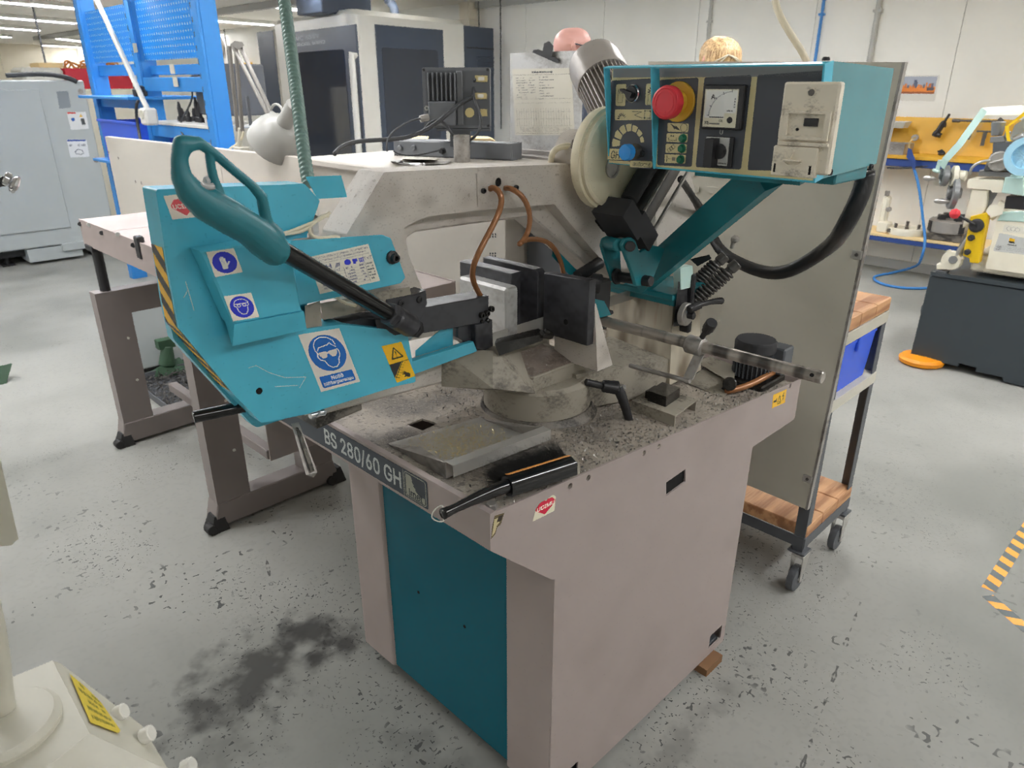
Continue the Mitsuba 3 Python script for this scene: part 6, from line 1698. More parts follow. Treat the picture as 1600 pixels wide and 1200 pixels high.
# ------------------------------------------------------------------ grey machine at the left
GY = 7.72
GM = thing("grey_machine", "large pale grey machine cabinet standing at the left edge beyond the rack", "machine")
gz0, gz1 = 0.16, 1.575
part(GM, "body", cbox(0.3, 2.262, GY, GY + 1.6, gz0, gz1, 0.01), "greymachine", False)
fg = FY(GY)
dpx = [(60, 140), (109, 355), (60, 362), (-60, 372), (-70, 150)]
u1_, v1_ = fg.uv(60, 140)
u2_, v2_ = fg.uv(110, 355)
part(GM, "door", fg.prism(sbox(1.0, v2_, (u1_ + u2_) / 2, v1_), 0.0, 0.02, 0.006), "greymachine", False)
part(GM, "door", fg.prism(sbox(0.42, v2_, 0.98, v1_), 0.0, 0.02, 0.006), "greymachine", False)
part(GM, "base", J(cbox(0.4, 2.24, GY + 0.12, GY + 1.5, 0.08, gz0, 0.005), *[J(cbox(x_ - 0.05, x_ + 0.05, GY + 0.15, GY + 0.25, 0.0, 0.02), rodm((x_, GY + 0.2, 0.0), (x_, GY + 0.2, 0.12), 0.02)) for x_ in (0.6, 1.36, 2.1)]), "black", False)
part(GM, "lower_box", J(cbox(1.5, 1.95, GY + 0.02, GY + 0.3, 0.03, 0.15, 0.004), cbox(1.78, 2.0, GY - 0.02, GY + 0.2, 0.10, 0.17, 0.004)), "greymachine", False)
for pxs, col, hdr in (([(93, 170), (111, 168), (106, 142), (88, 143)], (130, 138, 146), None), ([(111, 203), (139, 201), (134, 175), (104, 175)], (222, 224, 226), (196, 60, 56)), ([(110, 246), (140, 245), (135, 218), (104, 218)], (220, 224, 230), (60, 90, 170))):
    d = Decal([fg.hit(*p, n=0.0) for p in pxs], 1, 1, 0.0008)
    d.rect(0, 0, 1, 1, col, 0, 0.05)
    if hdr:
        d.rect(0.02, 0.9, 0.45 if hdr[0] > 100 else 0.95, 0.99, hdr, 1)
        if hdr[0] > 100:
            d.poly([(0.6, 0.7), (0.8, 0.7), (0.7, 0.88)], (222, 180, 50), 1); d.rect(0.65, 0.25, 0.85, 0.62, (70, 74, 78), 1); d.circ(0.24, 0.58, 0.1, (40, 90, 170), 1)
        else:
            for i in range(3):
                d.fuzz(0.08 + i * 0.3, 0.62, 0.3 + i * 0.3, 0.74, 0.06, (120, 126, 140), i, 1)
            d.line([(0.3, 0.3), (0.45, 0.45), (0.65, 0.4), (0.75, 0.22), (0.55, 0.15), (0.35, 0.2), (0.3, 0.3)], 0.05, (130, 136, 150), 1)
    part(GM, "sticker", d, "decal")
for p in ((126, 143), (150, 250)):
    part(GM, "keyhole", fg.ext(Point(*fg.uv(*p)).buffer(0.022), 0.0, 0.004), "steeldull", False)
part(GM, "cable", tube([at(10, 118, y=GY + 0.1), at(50, 116, y=GY + 0.08), at(90, 118, y=GY + 0.02), at(120, 128, y=GY - 0.01)], 0.02, 8), "cable", True)
part(GM, "top_box", cbox(0.3, 1.50, GY + 0.1, GY + 0.5, gz1, gz1 + 0.28, 0.01), "darkgrey", False)
SH2 = thing("storage_shelf", "low cream storage cabinet beyond the grey machine, under boards and a red crate", "cabinet")
sy = 9.5
part(SH2, "body", cbox(1.9, 3.6, sy, sy + 0.6, 0.0, 1.49, 0.01), "lathecream", False)
part(SH2, "door", FY(sy).prism(sbox(2.0, 0.1, 2.7, 1.40), 0, 0.015, 0.004), "lathecream", False)
wp = [at(33, 121, y=sy + 0.1), at(100, 106, y=sy + 0.1)]
rq0 = at(103, 124, y=sy + 0.1)[0]
top("white_bale", cbox(wp[0][0], rq0 - 0.03, sy + 0.02, sy + 0.5, 1.491, wp[1][2] - 0.0, 0.03), "white", "long white wrapped bale on the cream cabinet left of the red crate", "bale", smooth=25)
wq = [at(60, 108, y=sy + 0.2), at(97, 102, y=sy + 0.2)]
top("wood_board", cbox(wq[0][0], wq[1][0], sy + 0.15, sy + 0.5, wp[1][2] + 0.001, wp[1][2] + 0.05, 0.004), "plywood", "pale wooden board on top of the white bale", "board", smooth=False)
rq = [at(103, 124, y=sy + 0.1), at(200, 108, y=sy + 0.1)]
RC_ = thing("red_crate", "red crate full of yellow tangled parts behind the blue rack", "crate")
part(RC_, "tub", openbox(rq[0][0], rq[1][0], sy + 0.05, sy + 0.5, 1.491, rq[1][2], 0.01, 0.01), "redcrate", False)
cv = []
r = np.random.default_rng(5)
for i in range(26):
    c0_ = np.array([r.uniform(rq[0][0] + 0.08, rq[1][0] - 0.08), r.uniform(sy + 0.12, sy + 0.42), rq[1][2] + r.uniform(-0.01, 0.03)])
    a = np.linspace(0, 2 * np.pi, 9)
    u_ = r.normal(size=3); v_ = np.cross(u_, r.normal(size=3)); u_ /= np.linalg.norm(u_); v_ /= np.linalg.norm(v_)
    cv.append(tube(c0_ + 0.06 * (np.cos(a)[:, None] * u_ + np.sin(a)[:, None] * v_), 0.009, 6, smooth=False))
part(RC_, "coils", J(cv), "orangewood", True, kind="stuff")
# things on the far part of the right hand wall
CK = thing("wall_clock", "round silver wall clock on the far wall right of the blue rack", "clock")
cc = at(344, 74, x=XW - 0.01)
part(CK, "case", lathe([(0.19, 0), (0.20, 0.02), (0.19, 0.05), (0.165, 0.05), (0.16, 0.03), (0.001, 0.03)], cc, [-1, 0, 0], 36), "steeldull")
part(CK, "face", lathe([(0.16, 0.031), (0.001, 0.0315)], cc, [-1, 0, 0], 36), "white")
fc = Fr(cc + [-0.033, 0, 0], [0, -1, 0], [0, 0, 1])
part(CK, "hands", J(fc.ext(LineString([(0, 0), (0.11, 0.04)]).buffer(0.008), 0, 0.003), fc.ext(LineString([(0, 0), (-0.05, 0.06)]).buffer(0.009), 0.003, 0.006)), "black", False)
q = [at(*p, x=XW - 0.003) for p in ((345, 110), (357, 110), (355, 102), (343, 102))]
d = Decal(q, 1, 0.7); d.rect(0, 0, 1, 0.7, (130, 146, 214), 0, 0.04); d.fuzz(0.1, 0.25, 0.9, 0.45, 0.15, (214, 218, 238), 2, 1)
top("wall_sign", d, "decal", "small blue sign on the far wall below the clock", "sign", smooth=False)
yp = [at(375, 98, x=6.9), at(407, 205, x=6.9)]
YP = thing("tool_board", "yellow tool board on the far wall behind the work lamp's arms", "tool board")
part(YP, "board", cbox(6.88, 6.92, yp[1][1], yp[0][1], 0.9, yp[0][2], 0.005), "pegyellow", False)
for i in range(3):
    y_ = yp[0][1] - 0.75 - i * 0.22
    part(YP, "slot", cbox(6.872, 6.88, y_ - 0.03, y_ + 0.03, yp[0][2] - 0.45, yp[0][2] - 0.12, 0.002), "black", False)
part(YP, "post", cbox(6.8, 6.87, yp[1][1] + 0.5, yp[1][1] + 0.55, 0.0, 1.55, 0.004), "benchblue", False)
part(YP, "leg", cbox(6.9, 6.95, yp[1][1] + 0.05, yp[1][1] + 0.12, 0.0, 0.95, 0.004), "pegyellow", False)
GMA = thing("bench_machine", "white and grey machine with a screen standing between rack and tool board", "machine")
g0_, g1_ = at(332, 122, x=5.6), at(362, 152, x=5.6)
part(GMA, "screen_box", cbox(5.6, 6.3, g1_[1], g0_[1], g1_[2], g0_[2], 0.02), "panelgrey", False)
part(GMA, "screen", cbox(5.585, 5.6, g1_[1] + 0.18, g0_[1] - 0.2, g1_[2] + 0.08, g0_[2] - 0.06, 0.005), "darkgrey", False)
part(GMA, "body", J(hull([(5.3, g1_[1] - 0.35, 0.0), (5.3, g0_[1], 0.0), (6.4, g1_[1] - 0.35, 0.0), (6.4, g0_[1], 0.0), (5.3, g1_[1] - 0.35, 0.9), (5.3, g0_[1], 0.9), (5.6, g1_[1] - 0.1, g1_[2]), (5.6, g0_[1], g1_[2]), (6.4, g1_[1] - 0.1, g1_[2]), (6.4, g0_[1], g1_[2])])), "white", False)
part(GMA, "hatch", cbox(5.27, 5.3, g1_[1] - 0.3, g0_[1] - 0.3, 0.5, 0.85, 0.01), "darkgrey", False)
# ------------------------------------------------------------------ white machining centre far behind
DM = thing("machining_center", "big white machining centre with dark glazed doors standing far behind the beige enclosure", "machine")
zd = 2.235
A_, B_, C_ = at(547, 12, z=zd)[:2], at(727, 32, z=zd)[:2], at(425, 32, z=zd)[:2]
D_ = A_ + (B_ - A_) + (C_ - A_)
plan = rp(Polygon([A_, B_, D_, C_]), 0.09, 6)
bodyd = FZ(0).prism(plan, 0.05, zd, 0.05)
part(DM, "body", bodyd, "dmgwhite", 30)
e3 = lambda p, z: np.array([p[0], p[1], z])
FR = Fr(e3(A_, 0), e3(B_ - A_, 0), [0, 0, 1])
FLc = Fr(e3(C_, 0), e3(A_ - C_, 0), [0, 0, 1])
rw = FR.px([(585, 38), (691, 47), (693, 262), (602, 262)])
gl = part(DM, "side_window", FR.prism(Polygon([rw[0], rw[1], (rw[1][0], 0.85), (rw[0][0], 0.85)]), -0.01, 0.012, 0.003), "dmgdark", False)
r2 = FR.px([(596, 74), (684, 79)], 0.012)
part(gl, "pane", FR.prism(rp(sbox(r2[0][0], 0.95, r2[1][0], r2[0][1]), 0.03), 0.012, 0.016, 0.002), "dmgglass", False)
lw = FLc.px([(460, 48), (556, 38)])
glf = part(DM, "front_door", FLc.prism(Polygon([(lw[0][0], 0.6), (lw[1][0], 0.6), lw[1], (lw[0][0], lw[1][1])]), -0.01, 0.012, 0.003), "dmgdark", False)
l2 = FLc.px([(466, 82), (548, 75)], 0.012)
part(glf, "pane", FLc.prism(rp(sbox(l2[0][0], 0.7, l2[1][0] - 0.15, l2[0][1]), 0.03), 0.012, 0.016, 0.002), "dmgglass", False)
h0, h1 = FLc.hit(549, 84, 0.07), FLc.hit(556, 238, 0.07)
h1 = np.array([h0[0], h0[1], 0.75])
part(glf, "handle", tube([h0 + [0.05, 0, -0.02], h0, h0 + [0, 0, -0.08], h1 + [0, 0, 0.08], h1, h1 + [0.05, 0, 0.02]], 0.032, 12, smooth=False), "dmgwhite", True)
dd = Decal([FLc.hit(*p, n=0.013) for p in ((462, 74), (500, 70), (497, 50), (460, 56))], 1.0, 0.5)
dd.text("MC 635V", 0.02, 0.28, 0.16, (176, 182, 190), 0, True, "l")
dd.text("DECKEL MAHO", 0.02, 0.04, 0.12, (196, 200, 206), 0, True, "l")
part(glf, "lettering", dd, "decal")
part(DM, "pillar_groove", J([tube([e3(A_ + (C_ - A_) * t, 0.1) + FLc.N * 0.002, e3(A_ + (C_ - A_) * t, 2.14) + FLc.N * 0.002], 0.012, 6, smooth=False) for t in (0.985,)]), "panelgrey", True)
# dark electrical cabinet to the right with the maker's letters, and the one at the left
ud = (B_ - A_) / np.linalg.norm(B_ - A_)
vd = np.array([-ud[1], ud[0]])
zc2 = at(735, 44, x=B_[0])[2]
rE = B_ + ud * ((6.86 - B_[0]) / ud[0])
for it in range(30):
    pr = FR.hit(814, 52)
rE = pr[:2]
ek = part(DM, "electrical_cabinet", FZ(0).prism(rp(Polygon([B_ + vd * 0.06, rE + vd * 0.06, rE + vd * 1.0, B_ + vd * 1.0]), 0.03), 0.05, pr[2] + 0.03, 0.03), "dmgdark", 30)
FE = Fr(FR.O + FR.N * -0.06, FR.U, FR.V)
w0, w1 = FE.uv(727, 68), FE.uv(814, 76)
part(ek, "door_groove", FE.ext(sbox(w0[0] + 0.02, w0[1] - 0.05, w1[0] - 0.02, w0[1] - 0.035), 0.0, 0.004), "black", False)
for i in range(5):
    v0_ = FE.uv(745, 88)
    part(ek, "vent_slat", FE.prism(sbox(v0_[0], v0_[1] - i * 0.045 - 0.02, v0_[0] + 0.36, v0_[1] - i * 0.045), 0.0, 0.015, 0.008), "dmgdark", False)
dd = Decal([FE.hit(*p) for p in ((787, 68), (811, 70), (811, 58), (787, 56))], 1.0, 0.4, 0.002)
dd.text("DMG", 0.5, 0.06, 0.27, (176, 186, 200), 0, True, "m", 1.3)
part(ek, "lettering", dd, "decal")
lk = C_ + (C_ - A_) * 0.02
lft = at(398, 40, z=2.13)[:2]
ek2 = part(DM, "rear_cabinet", FZ(0).prism(rp(Polygon([C_, C_ + (C_ - A_) * 0.25 - ud * 0.02, C_ + (C_ - A_) * 0.25 + ud * 0.8, C_ + ud * 0.8]), 0.02), 0.05, 2.13, 0.03), "dmgdark", 30)
dd = Decal([FLc.hit(*p) for p in ((404, 63), (421, 62), (420, 53), (403, 54))], 1.0, 0.4, 0.004)
dd.text("DMC", 0.5, 0.06, 0.27, (170, 180, 196), 0, True, "m", 1.3)
part(ek2, "lettering", dd, "decal")
tb_ = A_ + ud * 0.25 + vd * 0.5
part(DM, "exhaust_box", cbox(tb_[0] - 0.25, tb_[0] + 0.35, tb_[1] - 0.2, tb_[1] + 0.3, zd - 0.03, 2.48, 0.01), "dmgdark", False)
part(DM, "exhaust_pipe", tube([e3(tb_ + ud * 0.95, zd - 0.05), e3(tb_ + ud * 0.95, zd + 0.1), e3(tb_ + ud * 0.85, 2.42)], 0.05, 12), "dmgdark", True)

# ------------------------------------------------------------------ pipes and picture on the right hand wall
def vpipe(px_, py__, r_, m, lab, name):
    q = at(px_, py__, x=XW - r_ - 0.004)
    top(name, J(rodm((q[0], q[1], 0.09), (q[0], q[1], ZC - 0.08 if q[1] < 7.6 else ZC - 0.002), r_, n=12), *[cbox(q[0] - r_ - 0.003, q[0] + r_ + 0.004, q[1] - r_ - 0.012, q[1] + r_ + 0.012, z_, z_ + 0.02, 0.002) for z_ in (0.6, 1.4, 2.1)]), m, lab, "pipe", smooth=25)
vpipe(1280, 50, 0.013, "bluepipe", "thin blue air pipe running up the wall behind the control box", "air_pipe")
vpipe(1366, 50, 0.022, "trim", "pale grey pipe up the wall right of the control box", "wall_pipe")
vpipe(1109, 30, 0.016, "trim", "pale grey pipe up the wall above the blond head", "wall_pipe")
for p, lab in (((748, 20), "thin dark cable dropping down the wall right of the white machine's top"), ((782, 30), "thin dark cable dropping before the wall above the dark cabinet"), ((68, 85), "thin dark cable dropping before the far cream wall at the left"), ((352, 60), "thin dark cable beside the wall clock")):
    q = at(*p, x=6.93) if p[0] > 100 else at(*p, y=12.0)
    k_ = rodm((q[0], q[1], {748: 2.16, 782: 1.0, 352: 1.0}.get(p[0], 1.58)), (q[0], q[1], ZC - 0.001), 0.008 if p[0] > 100 else 0.012, n=8)
    top("hanging_cable", k_, "cable", lab, "cable")
top("hanging_hose", tube([at(1205, -15, d=2.6), at(1216, 12, d=2.6), at(1230, 45, d=2.6), at(1250, 75, d=2.62), at(1260, 96, d=2.65), at(1262, 130, d=2.7)] if False else [np.r_[at(1200, -22, d=2.6)[:2], 2.499], at(1212, 5, d=2.6), at(1226, 38, d=2.6), at(1246, 70, d=2.62), at(1261, 100, d=2.65), at(1264, 150, d=2.68), at(1262, 190, d=2.7)], 0.0125, 10), "cablewhite", "cream hose hanging from the ceiling behind the control box", "hose", smooth=True)
PI = thing("picture", "unframed colour photo print of orange buildings pinned to the wall", "picture")
q = [at(*p, x=XW - 0.002) for p in ((1405, 158), (1460, 159), (1468, 117), (1408, 118))]
ya, yb = q[0][1] + 0.02, q[1][1]
za, zb_ = q[0][2] + 0.004, q[3][2]
part(PI, "sheet", cbox(XW - 0.003, XW - 0.0003, yb, ya, za, zb_, 0.0003), "white", False)
d = Decal([(XW - 0.003, ya - 0.01, za + 0.055), (XW - 0.003, yb + 0.015, za + 0.055), (XW - 0.003, yb + 0.015, zb_ - 0.008), (XW - 0.003, ya - 0.01, zb_ - 0.008)], 1.5, 1.0, 0.0003)
d.rect(0, 0, 1.5, 1.0, (160, 166, 180), 0)
d.rect(0, 0, 1.5, 0.42, (222, 132, 52), 1)
d.rect(0, 0, 1.5, 0.12, (150, 84, 48), 2)
r = np.random.default_rng(31)
for i in range(12):
    x_ = 0.05 + i * 0.115
    d.rect(x_, 0.34, x_ + r.uniform(0.05, 0.11), 0.44 + r.uniform(0.05, 0.25), ((214, 126, 50), (188, 104, 48), (92, 88, 104))[i % 3], 2)
d.rect(0.55, 0.45, 0.68, 0.8, (84, 92, 116), 3); d.rect(1.15, 0.2, 1.45, 0.36, (84, 76, 84), 3)
part(PI, "print", d, "decal")

# ------------------------------------------------------------------ wall bench
WBn = thing("wall_bench", "narrow wall bench with two blue edged shelves and a yellow tool back", "bench")
bx0 = 6.60
by0, by1 = 0.4, 2.75
def board(x0, x1, z, th, nm, m):
    return part(WBn, nm, cbox(x0, x1, by0, by1, z - th, z, 0.004), m, False)
zs1 = at(1460, 246, x=bx0)[2]
zs2 = at(1430, 376, x=bx0)[2] + 0.02
board(bx0, XW - 0.03, zs1, 0.028, "shelf_board", "wood" if False else "pegyellow")
part(WBn, "front_rail", cbox(bx0 + 0.02, bx0 + 0.05, by0, by1, zs1 - 0.09, zs1 - 0.028, 0.004), "benchblue", False)
board(bx0, XW - 0.03, zs2, 0.024, "shelf_board", "plywood")
part(WBn, "front_rail", cbox(bx0 + 0.005, bx0 + 0.03, by0, by1, zs2 - 0.065, zs2 - 0.024, 0.004), "benchblue", False)
for y_ in (by0 + 0.05, by1 - 0.05):
    part(WBn, "upright", cbox(bx0 + 0.05, bx0 + 0.09, y_ - 0.02, y_ + 0.02, 0.0, zs1 - 0.028, 0.003), "benchblue", False)
zp = at(1450, 184, x=6.9)[2]
bt = part(WBn, "tool_back", hull([(6.90, y_, zs1 + 0.001) for y_ in (by0, by1)] + [(6.965, y_, zp) for y_ in (by0, by1)] + [(6.915, y_, zs1 + 0.001) for y_ in (by0, by1)] + [(6.98, y_, zp) for y_ in (by0, by1)]), "pegyellow", False)
part(WBn, "cable", tube([at(1386, 262, x=6.62), at(1420, 262, x=6.62), at(1455, 259, x=6.63), at(1475, 257, x=6.66)], 0.008, 8), "cable", True)
W_ = lambda px_, py__, x=6.87: at(px_, py__, x=x)
def bar3(p, q, r_, n=10):
    return rodm(p, q, r_, n=n)
top("hanging_tool", J(bar3(W_(1460, 213), W_(1476, 190), 0.022, 8), bar3(W_(1468, 196), W_(1478, 196), 0.016), bar3(W_(1458, 208), W_(1470, 212), 0.02), bar3(W_(1476, 190), W_(1484, 178), 0.010)), "black", "black clamp tool hung slanting on the yellow tool back", "tool")
top("t_wrench", J(bar3(W_(1526, 205), W_(1553, 206), 0.007), hull([W_(x_, y_, xx) for x_, y_ in ((1536, 207), (1543, 207), (1537, 228), (1531, 228)) for xx in (6.86, 6.885)])), "darksteel", "grey T shaped wrench hung on the yellow tool back", "wrench")
top("long_wrench", J(bar3(W_(1488, 188), W_(1566, 190), 0.009), bar3(W_(1560, 186), W_(1566, 192), 0.02), bar3(W_(1488, 188), W_(1500, 189), 0.014)), "darksteel", "long thin wrench hung level near the top of the yellow tool back", "wrench")
top("chisel", J(bar3(W_(1512, 218), W_(1520, 200), 0.012), bar3(W_(1520, 200), W_(1524, 192), 0.006)), "black", "small black hand tool hung beside the grey T wrench", "tool")
top("holder_ring", lathe([(0.012, 0), (0.026, 0.0), (0.026, 0.03), (0.012, 0.03)], W_(1431, 215, 6.88), [-1, 0, 0], 18), "steeldull", "round grey holder on the yellow tool back above the air gun", "holder")
top("drawer_box", J(openbox(6.62, 6.84, at(1412, 235, x=6.62)[1], 2.6, zs1 + 0.001, zs1 + 0.085, 0.006, 0.003)), "steeldull", "grey steel box on the bench at the left by the tall sheet", "box", smooth=False)
top("grey_tray", J(openbox(6.74, 6.86, at(1416, 192, x=6.8)[1], 2.62, zs1 + 0.20, zs1 + 0.25, 0.005, 0.02), cbox(6.855, 6.93, 2.3, 2.6, zs1 + 0.2, zs1 + 0.21)), "panelgrey", "pale grey tray fixed high on the yellow tool back at its left", "tray", smooth=False)
top("magnet_base", J(hull([W_(x_, y_, xx) for x_, y_ in ((1464, 236), (1472, 233), (1477, 238), (1470, 243)) for xx in (6.80, 6.85)]), bar3(W_(1467, 240, 6.8), W_(1476, 240, 6.78), 0.012)), "black", "small black clamp standing on the bench below the hung clamp tool", "clamp", smooth=20)
# air gun and its blue hose
AG = thing("air_gun", "blue air gun hanging before the bench with its hose running to the floor", "air gun")
X_ = lambda px_, py__, x=6.52: at(px_, py__, x=x)
part(AG, "body", J(hull([X_(x_, y_, xx) for x_, y_ in ((1419, 231), (1424, 233), (1431, 252), (1427, 258), (1422, 250), (1416, 246)) for xx in (6.50, 6.54)]), hull([X_(x_, y_, xx) for x_, y_ in ((1422, 248), (1431, 252), (1430, 265), (1426, 265)) for xx in (6.505, 6.535)])), "benchblue", 20)
part(AG, "nozzle", tube([X_(1421, 232), X_(1421, 225), X_(1424, 219), X_(1430, 215, 6.6)], 0.006, 8), "brass", True)
part(AG, "hose", tube([X_(1428, 264), X_(1434, 284), X_(1439, 315), X_(1443, 350, 6.53), X_(1445, 380, 6.5), X_(1440, 402, 6.5), at(1422, 419, z=0.05), at(1390, 427, z=0.012), at(1366, 433, z=0.012), at(1380, 444, z=0.012), at(1415, 450, z=0.012), at(1450, 450, z=0.012), at(1475, 448, z=0.012)], 0.0105, 10), "bluepipe", True)
# steady rest and chuck on the lower shelf
SR = thing("steady_rest", "cream steady rest lying on the lower shelf of the wall bench", "machine accessory")
sc = at(1412, 355, x=6.72)
sc[2] = zs2 + 0.001
part(SR, "ring", J(lathe([(0.105, 0), (0.145, 0.0), (0.15, 0.03), (0.142, 0.055), (0.11, 0.055), (0.105, 0.05), (0.105, 0.0)], sc + [0.02, -0.02, 0.0], [0, 0, 1], 36)), "lathecream")
part(SR, "foot", J(cbox(sc[0] - 0.09, sc[0] + 0.03, sc[1] + 0.10, sc[1] + 0.19, zs2 + 0.001, zs2 + 0.09, 0.01), cbox(sc[0] - 0.02, sc[0] + 0.05, sc[1] + 0.15, sc[1] + 0.21, zs2 + 0.001, zs2 + 0.30, 0.02)), "lathecream", 25)
for a in (0.3, 2.4, 4.5):
    u_ = np.array([math.cos(a), math.sin(a), 0])
    part(SR, "jaw_screw", J(rodm(sc + [0.02, -0.02, 0.03] + u_ * 0.07, sc + [0.02, -0.02, 0.03] + u_ * 0.165, 0.016, n=12), rodm(sc + [0.02, -0.02, 0.05] + u_ * 0.10, sc + [0.02, -0.02, 0.09] + u_ * 0.10, 0.012, n=10)), "darksteel")
part(SR, "knob", J(rodm(sc + [-0.01, 0.18, 0.30], sc + [-0.01, 0.18, 0.34], 0.02, n=12), rodm(sc + [-0.06, 0.12, 0.2], sc + [-0.1, 0.12, 0.2], 0.02, n=12)), "steeldull")
CH = thing("lathe_chuck", "big four jaw lathe chuck lying on a wooden base on the lower shelf", "chuck")
kc = at(1486, 350, x=6.74)
kc[2] = zs2 + 0.001
part(CH, "base", cbox(kc[0] - 0.13, kc[0] + 0.13, kc[1] - 0.13, kc[1] + 0.13, zs2 + 0.001, zs2 + 0.06, 0.006), "castgrease", False)
part(CH, "body", lathe([(0.155, 0.06), (0.165, 0.068), (0.165, 0.15), (0.155, 0.16), (0.05, 0.16), (0.045, 0.10), (0.001, 0.10)], kc, [0, 0, 1], 40), "steeldull")
for i in range(4):
    a = i * math.pi / 2 + 0.75
    u_ = np.array([math.cos(a), math.sin(a), 0])
    v_ = np.array([-u_[1], u_[0], 0])
    part(CH, "jaw", J(hull([kc + u_ * x_ + v_ * y_ + [0, 0, z_] for x_ in (0.06, 0.11) for y_ in (-0.02, 0.02) for z_ in (0.155, 0.20)]), hull([kc + u_ * x_ + v_ * y_ + [0, 0, z_] for x_ in (0.155, 0.172) for y_ in (-0.02, 0.02) for z_ in (0.07, 0.15)])), "black", False)

# ------------------------------------------------------------------ the lathe at the right
LT = thing("lathe", "cream and yellow engine lathe on a dark grey base at the right edge", "lathe")
LX_ = 4.58
G = lambda px_, py__, x=LX_: at(px_, py__, x=x)
fl_ = FX(LX_)
zb_t = G(1457, 430)[2]
yb1 = G(1440, 500)[1] + 0.02
bp = Polygon([(-1.19, 0.045), (-0.93, 0.045), (-0.93, 0.07), (-0.75, 0.07), (-0.75, 0.03), (0.5, 0.03), (0.5, zb_t), (-1.165, zb_t)])
bp = Polygon([fl_.uv(1421, 560), fl_.uv(1467, 571), fl_.uv(1470, 567), fl_.uv(1496, 573), fl_.uv(1498, 568), fl_.uv(1525, 575), fl_.uv(1524, 581), fl_.uv(1566, 590), fl_.uv(1567, 597), (0.6, 0.02), (0.6, zb_t), fl_.uv(1453, 430)])
part(LT, "base", J(fl_.prism(bp, -0.62, 0.0, 0.004)), "lathebase", False)
part(LT, "base_lip", J(fl_.ext(Polygon([fl_.uv(1455, 424), (0.6, zb_t + 0.05), (0.6, zb_t + 0.02), fl_.uv(1455, 430)]), -0.66, 0.01), cbox(LX_ + 0.2, LX_ + 0.6, yb1 - 0.1, yb1 + 0.05, 0.25, 0.30, 0.005)), "lathebase", False)
for y_ in (1.13, -0.35):
    for x_ in (LX_ + 0.02, LX_ + 0.55):
        part(LT, "foot_pad", lathe([(0.10, 0), (0.12, 0.008), (0.125, 0.03), (0.11, 0.045), (0.05, 0.05), (0.001, 0.05)], (x_, y_, 0), [0, 0, 1], 32), "orange")
# bed plinth and headstock seen end on
part(LT, "bed_plinth", J(cbox(LX_ + 0.03, LX_ + 0.5, -0.5, 1.0, zb_t + 0.05, zb_t + 0.15, 0.01)), "lathecream", False)
hp = [fl_.uv(1545, 410), fl_.uv(1560, 328), (-0.86, 0.93), (0.4, 0.93), (0.4, zb_t + 0.10), fl_.uv(1543, 416)]
hs = part(LT, "headstock", J(fl_.prism(rp(Polygon([fl_.uv(1541, 418), fl_.uv(1562, 330), fl_.uv(1575, 325), (0.4, 0.93), (0.4, zb_t + 0.08)]), 0.01), -0.45, 0.02, 0.012)), "lathecream", 25)
part(LT, "gear_cover_strip", J(fl_.prism(rp(Polygon(fl_.px([(1519, 337), (1548, 330), (1532, 410), (1518, 409), (1517, 402), (1507, 398)])), 0.006), -0.02, 0.035, 0.004)), "latheyellow", 25)
for p, r_ in (((1529, 351), 0.036), ((1521, 370), 0.017), ((1515, 392), 0.016)):
    q = fl_.uv(*p)
    part(LT, "knob", lathe([(r_, 0), (r_, 0.012), (r_ * 0.8, 0.02), (r_ * 0.5, 0.022), (0.001, 0.02)], fl_.pt(q[0], q[1], 0.035), [-1, 0, 0], 24), "blackmatt")
lvp, lvq = fl_.hit(1524, 351, 0.06), fl_.hit(1492, 334, 0.10)
k = part(LT, "shift_lever", rodm(lvp, lvq, 0.008), "black")
part(k, "red_knob", lathe([(0.001, -0.027), (0.016, -0.022), (0.026, -0.008), (0.027, 0.004), (0.020, 0.02), (0.001, 0.027)], lvq, [0, 0, 1], 20), "red")
q = [fl_.hit(*p, n=0.02) for p in ((1552, 392), (1602, 398), (1602, 372), (1562, 364))]
d = Decal(q, 1.0, 0.6, 0.001)
d.rect(0, 0, 1.0, 0.6, (190, 192, 190), 0, 0.02)
d.rect(0.42, 0.40, 0.62, 0.50, (224, 178, 40), 1); d.rect(0.42, 0.34, 0.62, 0.40, (50, 48, 44), 1)
d.fuzz(0.3, 0.25, 0.7, 0.30, 0.04, (90, 90, 90), 1, 1)
for i in range(3):
    d.line([(0.04, 0.2 - i * 0.06), (0.96, 0.2 - i * 0.06)], 0.008, (140, 142, 142), 1)
    d.fuzz(0.06, 0.15 - i * 0.05, 0.22, 0.18 - i * 0.05, 0.025, (110, 110, 110), i + 4, 1)
part(hs, "data_plate", d, "decal")
d = Decal([fl_.hit(*p, n=0.02) for p in ((1566, 362), (1602, 366), (1602, 355), (1570, 350))], 1, 0.4, 0.001)
d.rect(0, 0, 1, 0.4, (214, 212, 200), 0)
for i in range(3):
    d.poly(Point(0.25 + 0.2 * i, 0.2).buffer(0.1).exterior.buffer(0.012), (170, 168, 160), 1)
part(hs, "symbol_plate", d, "decal")
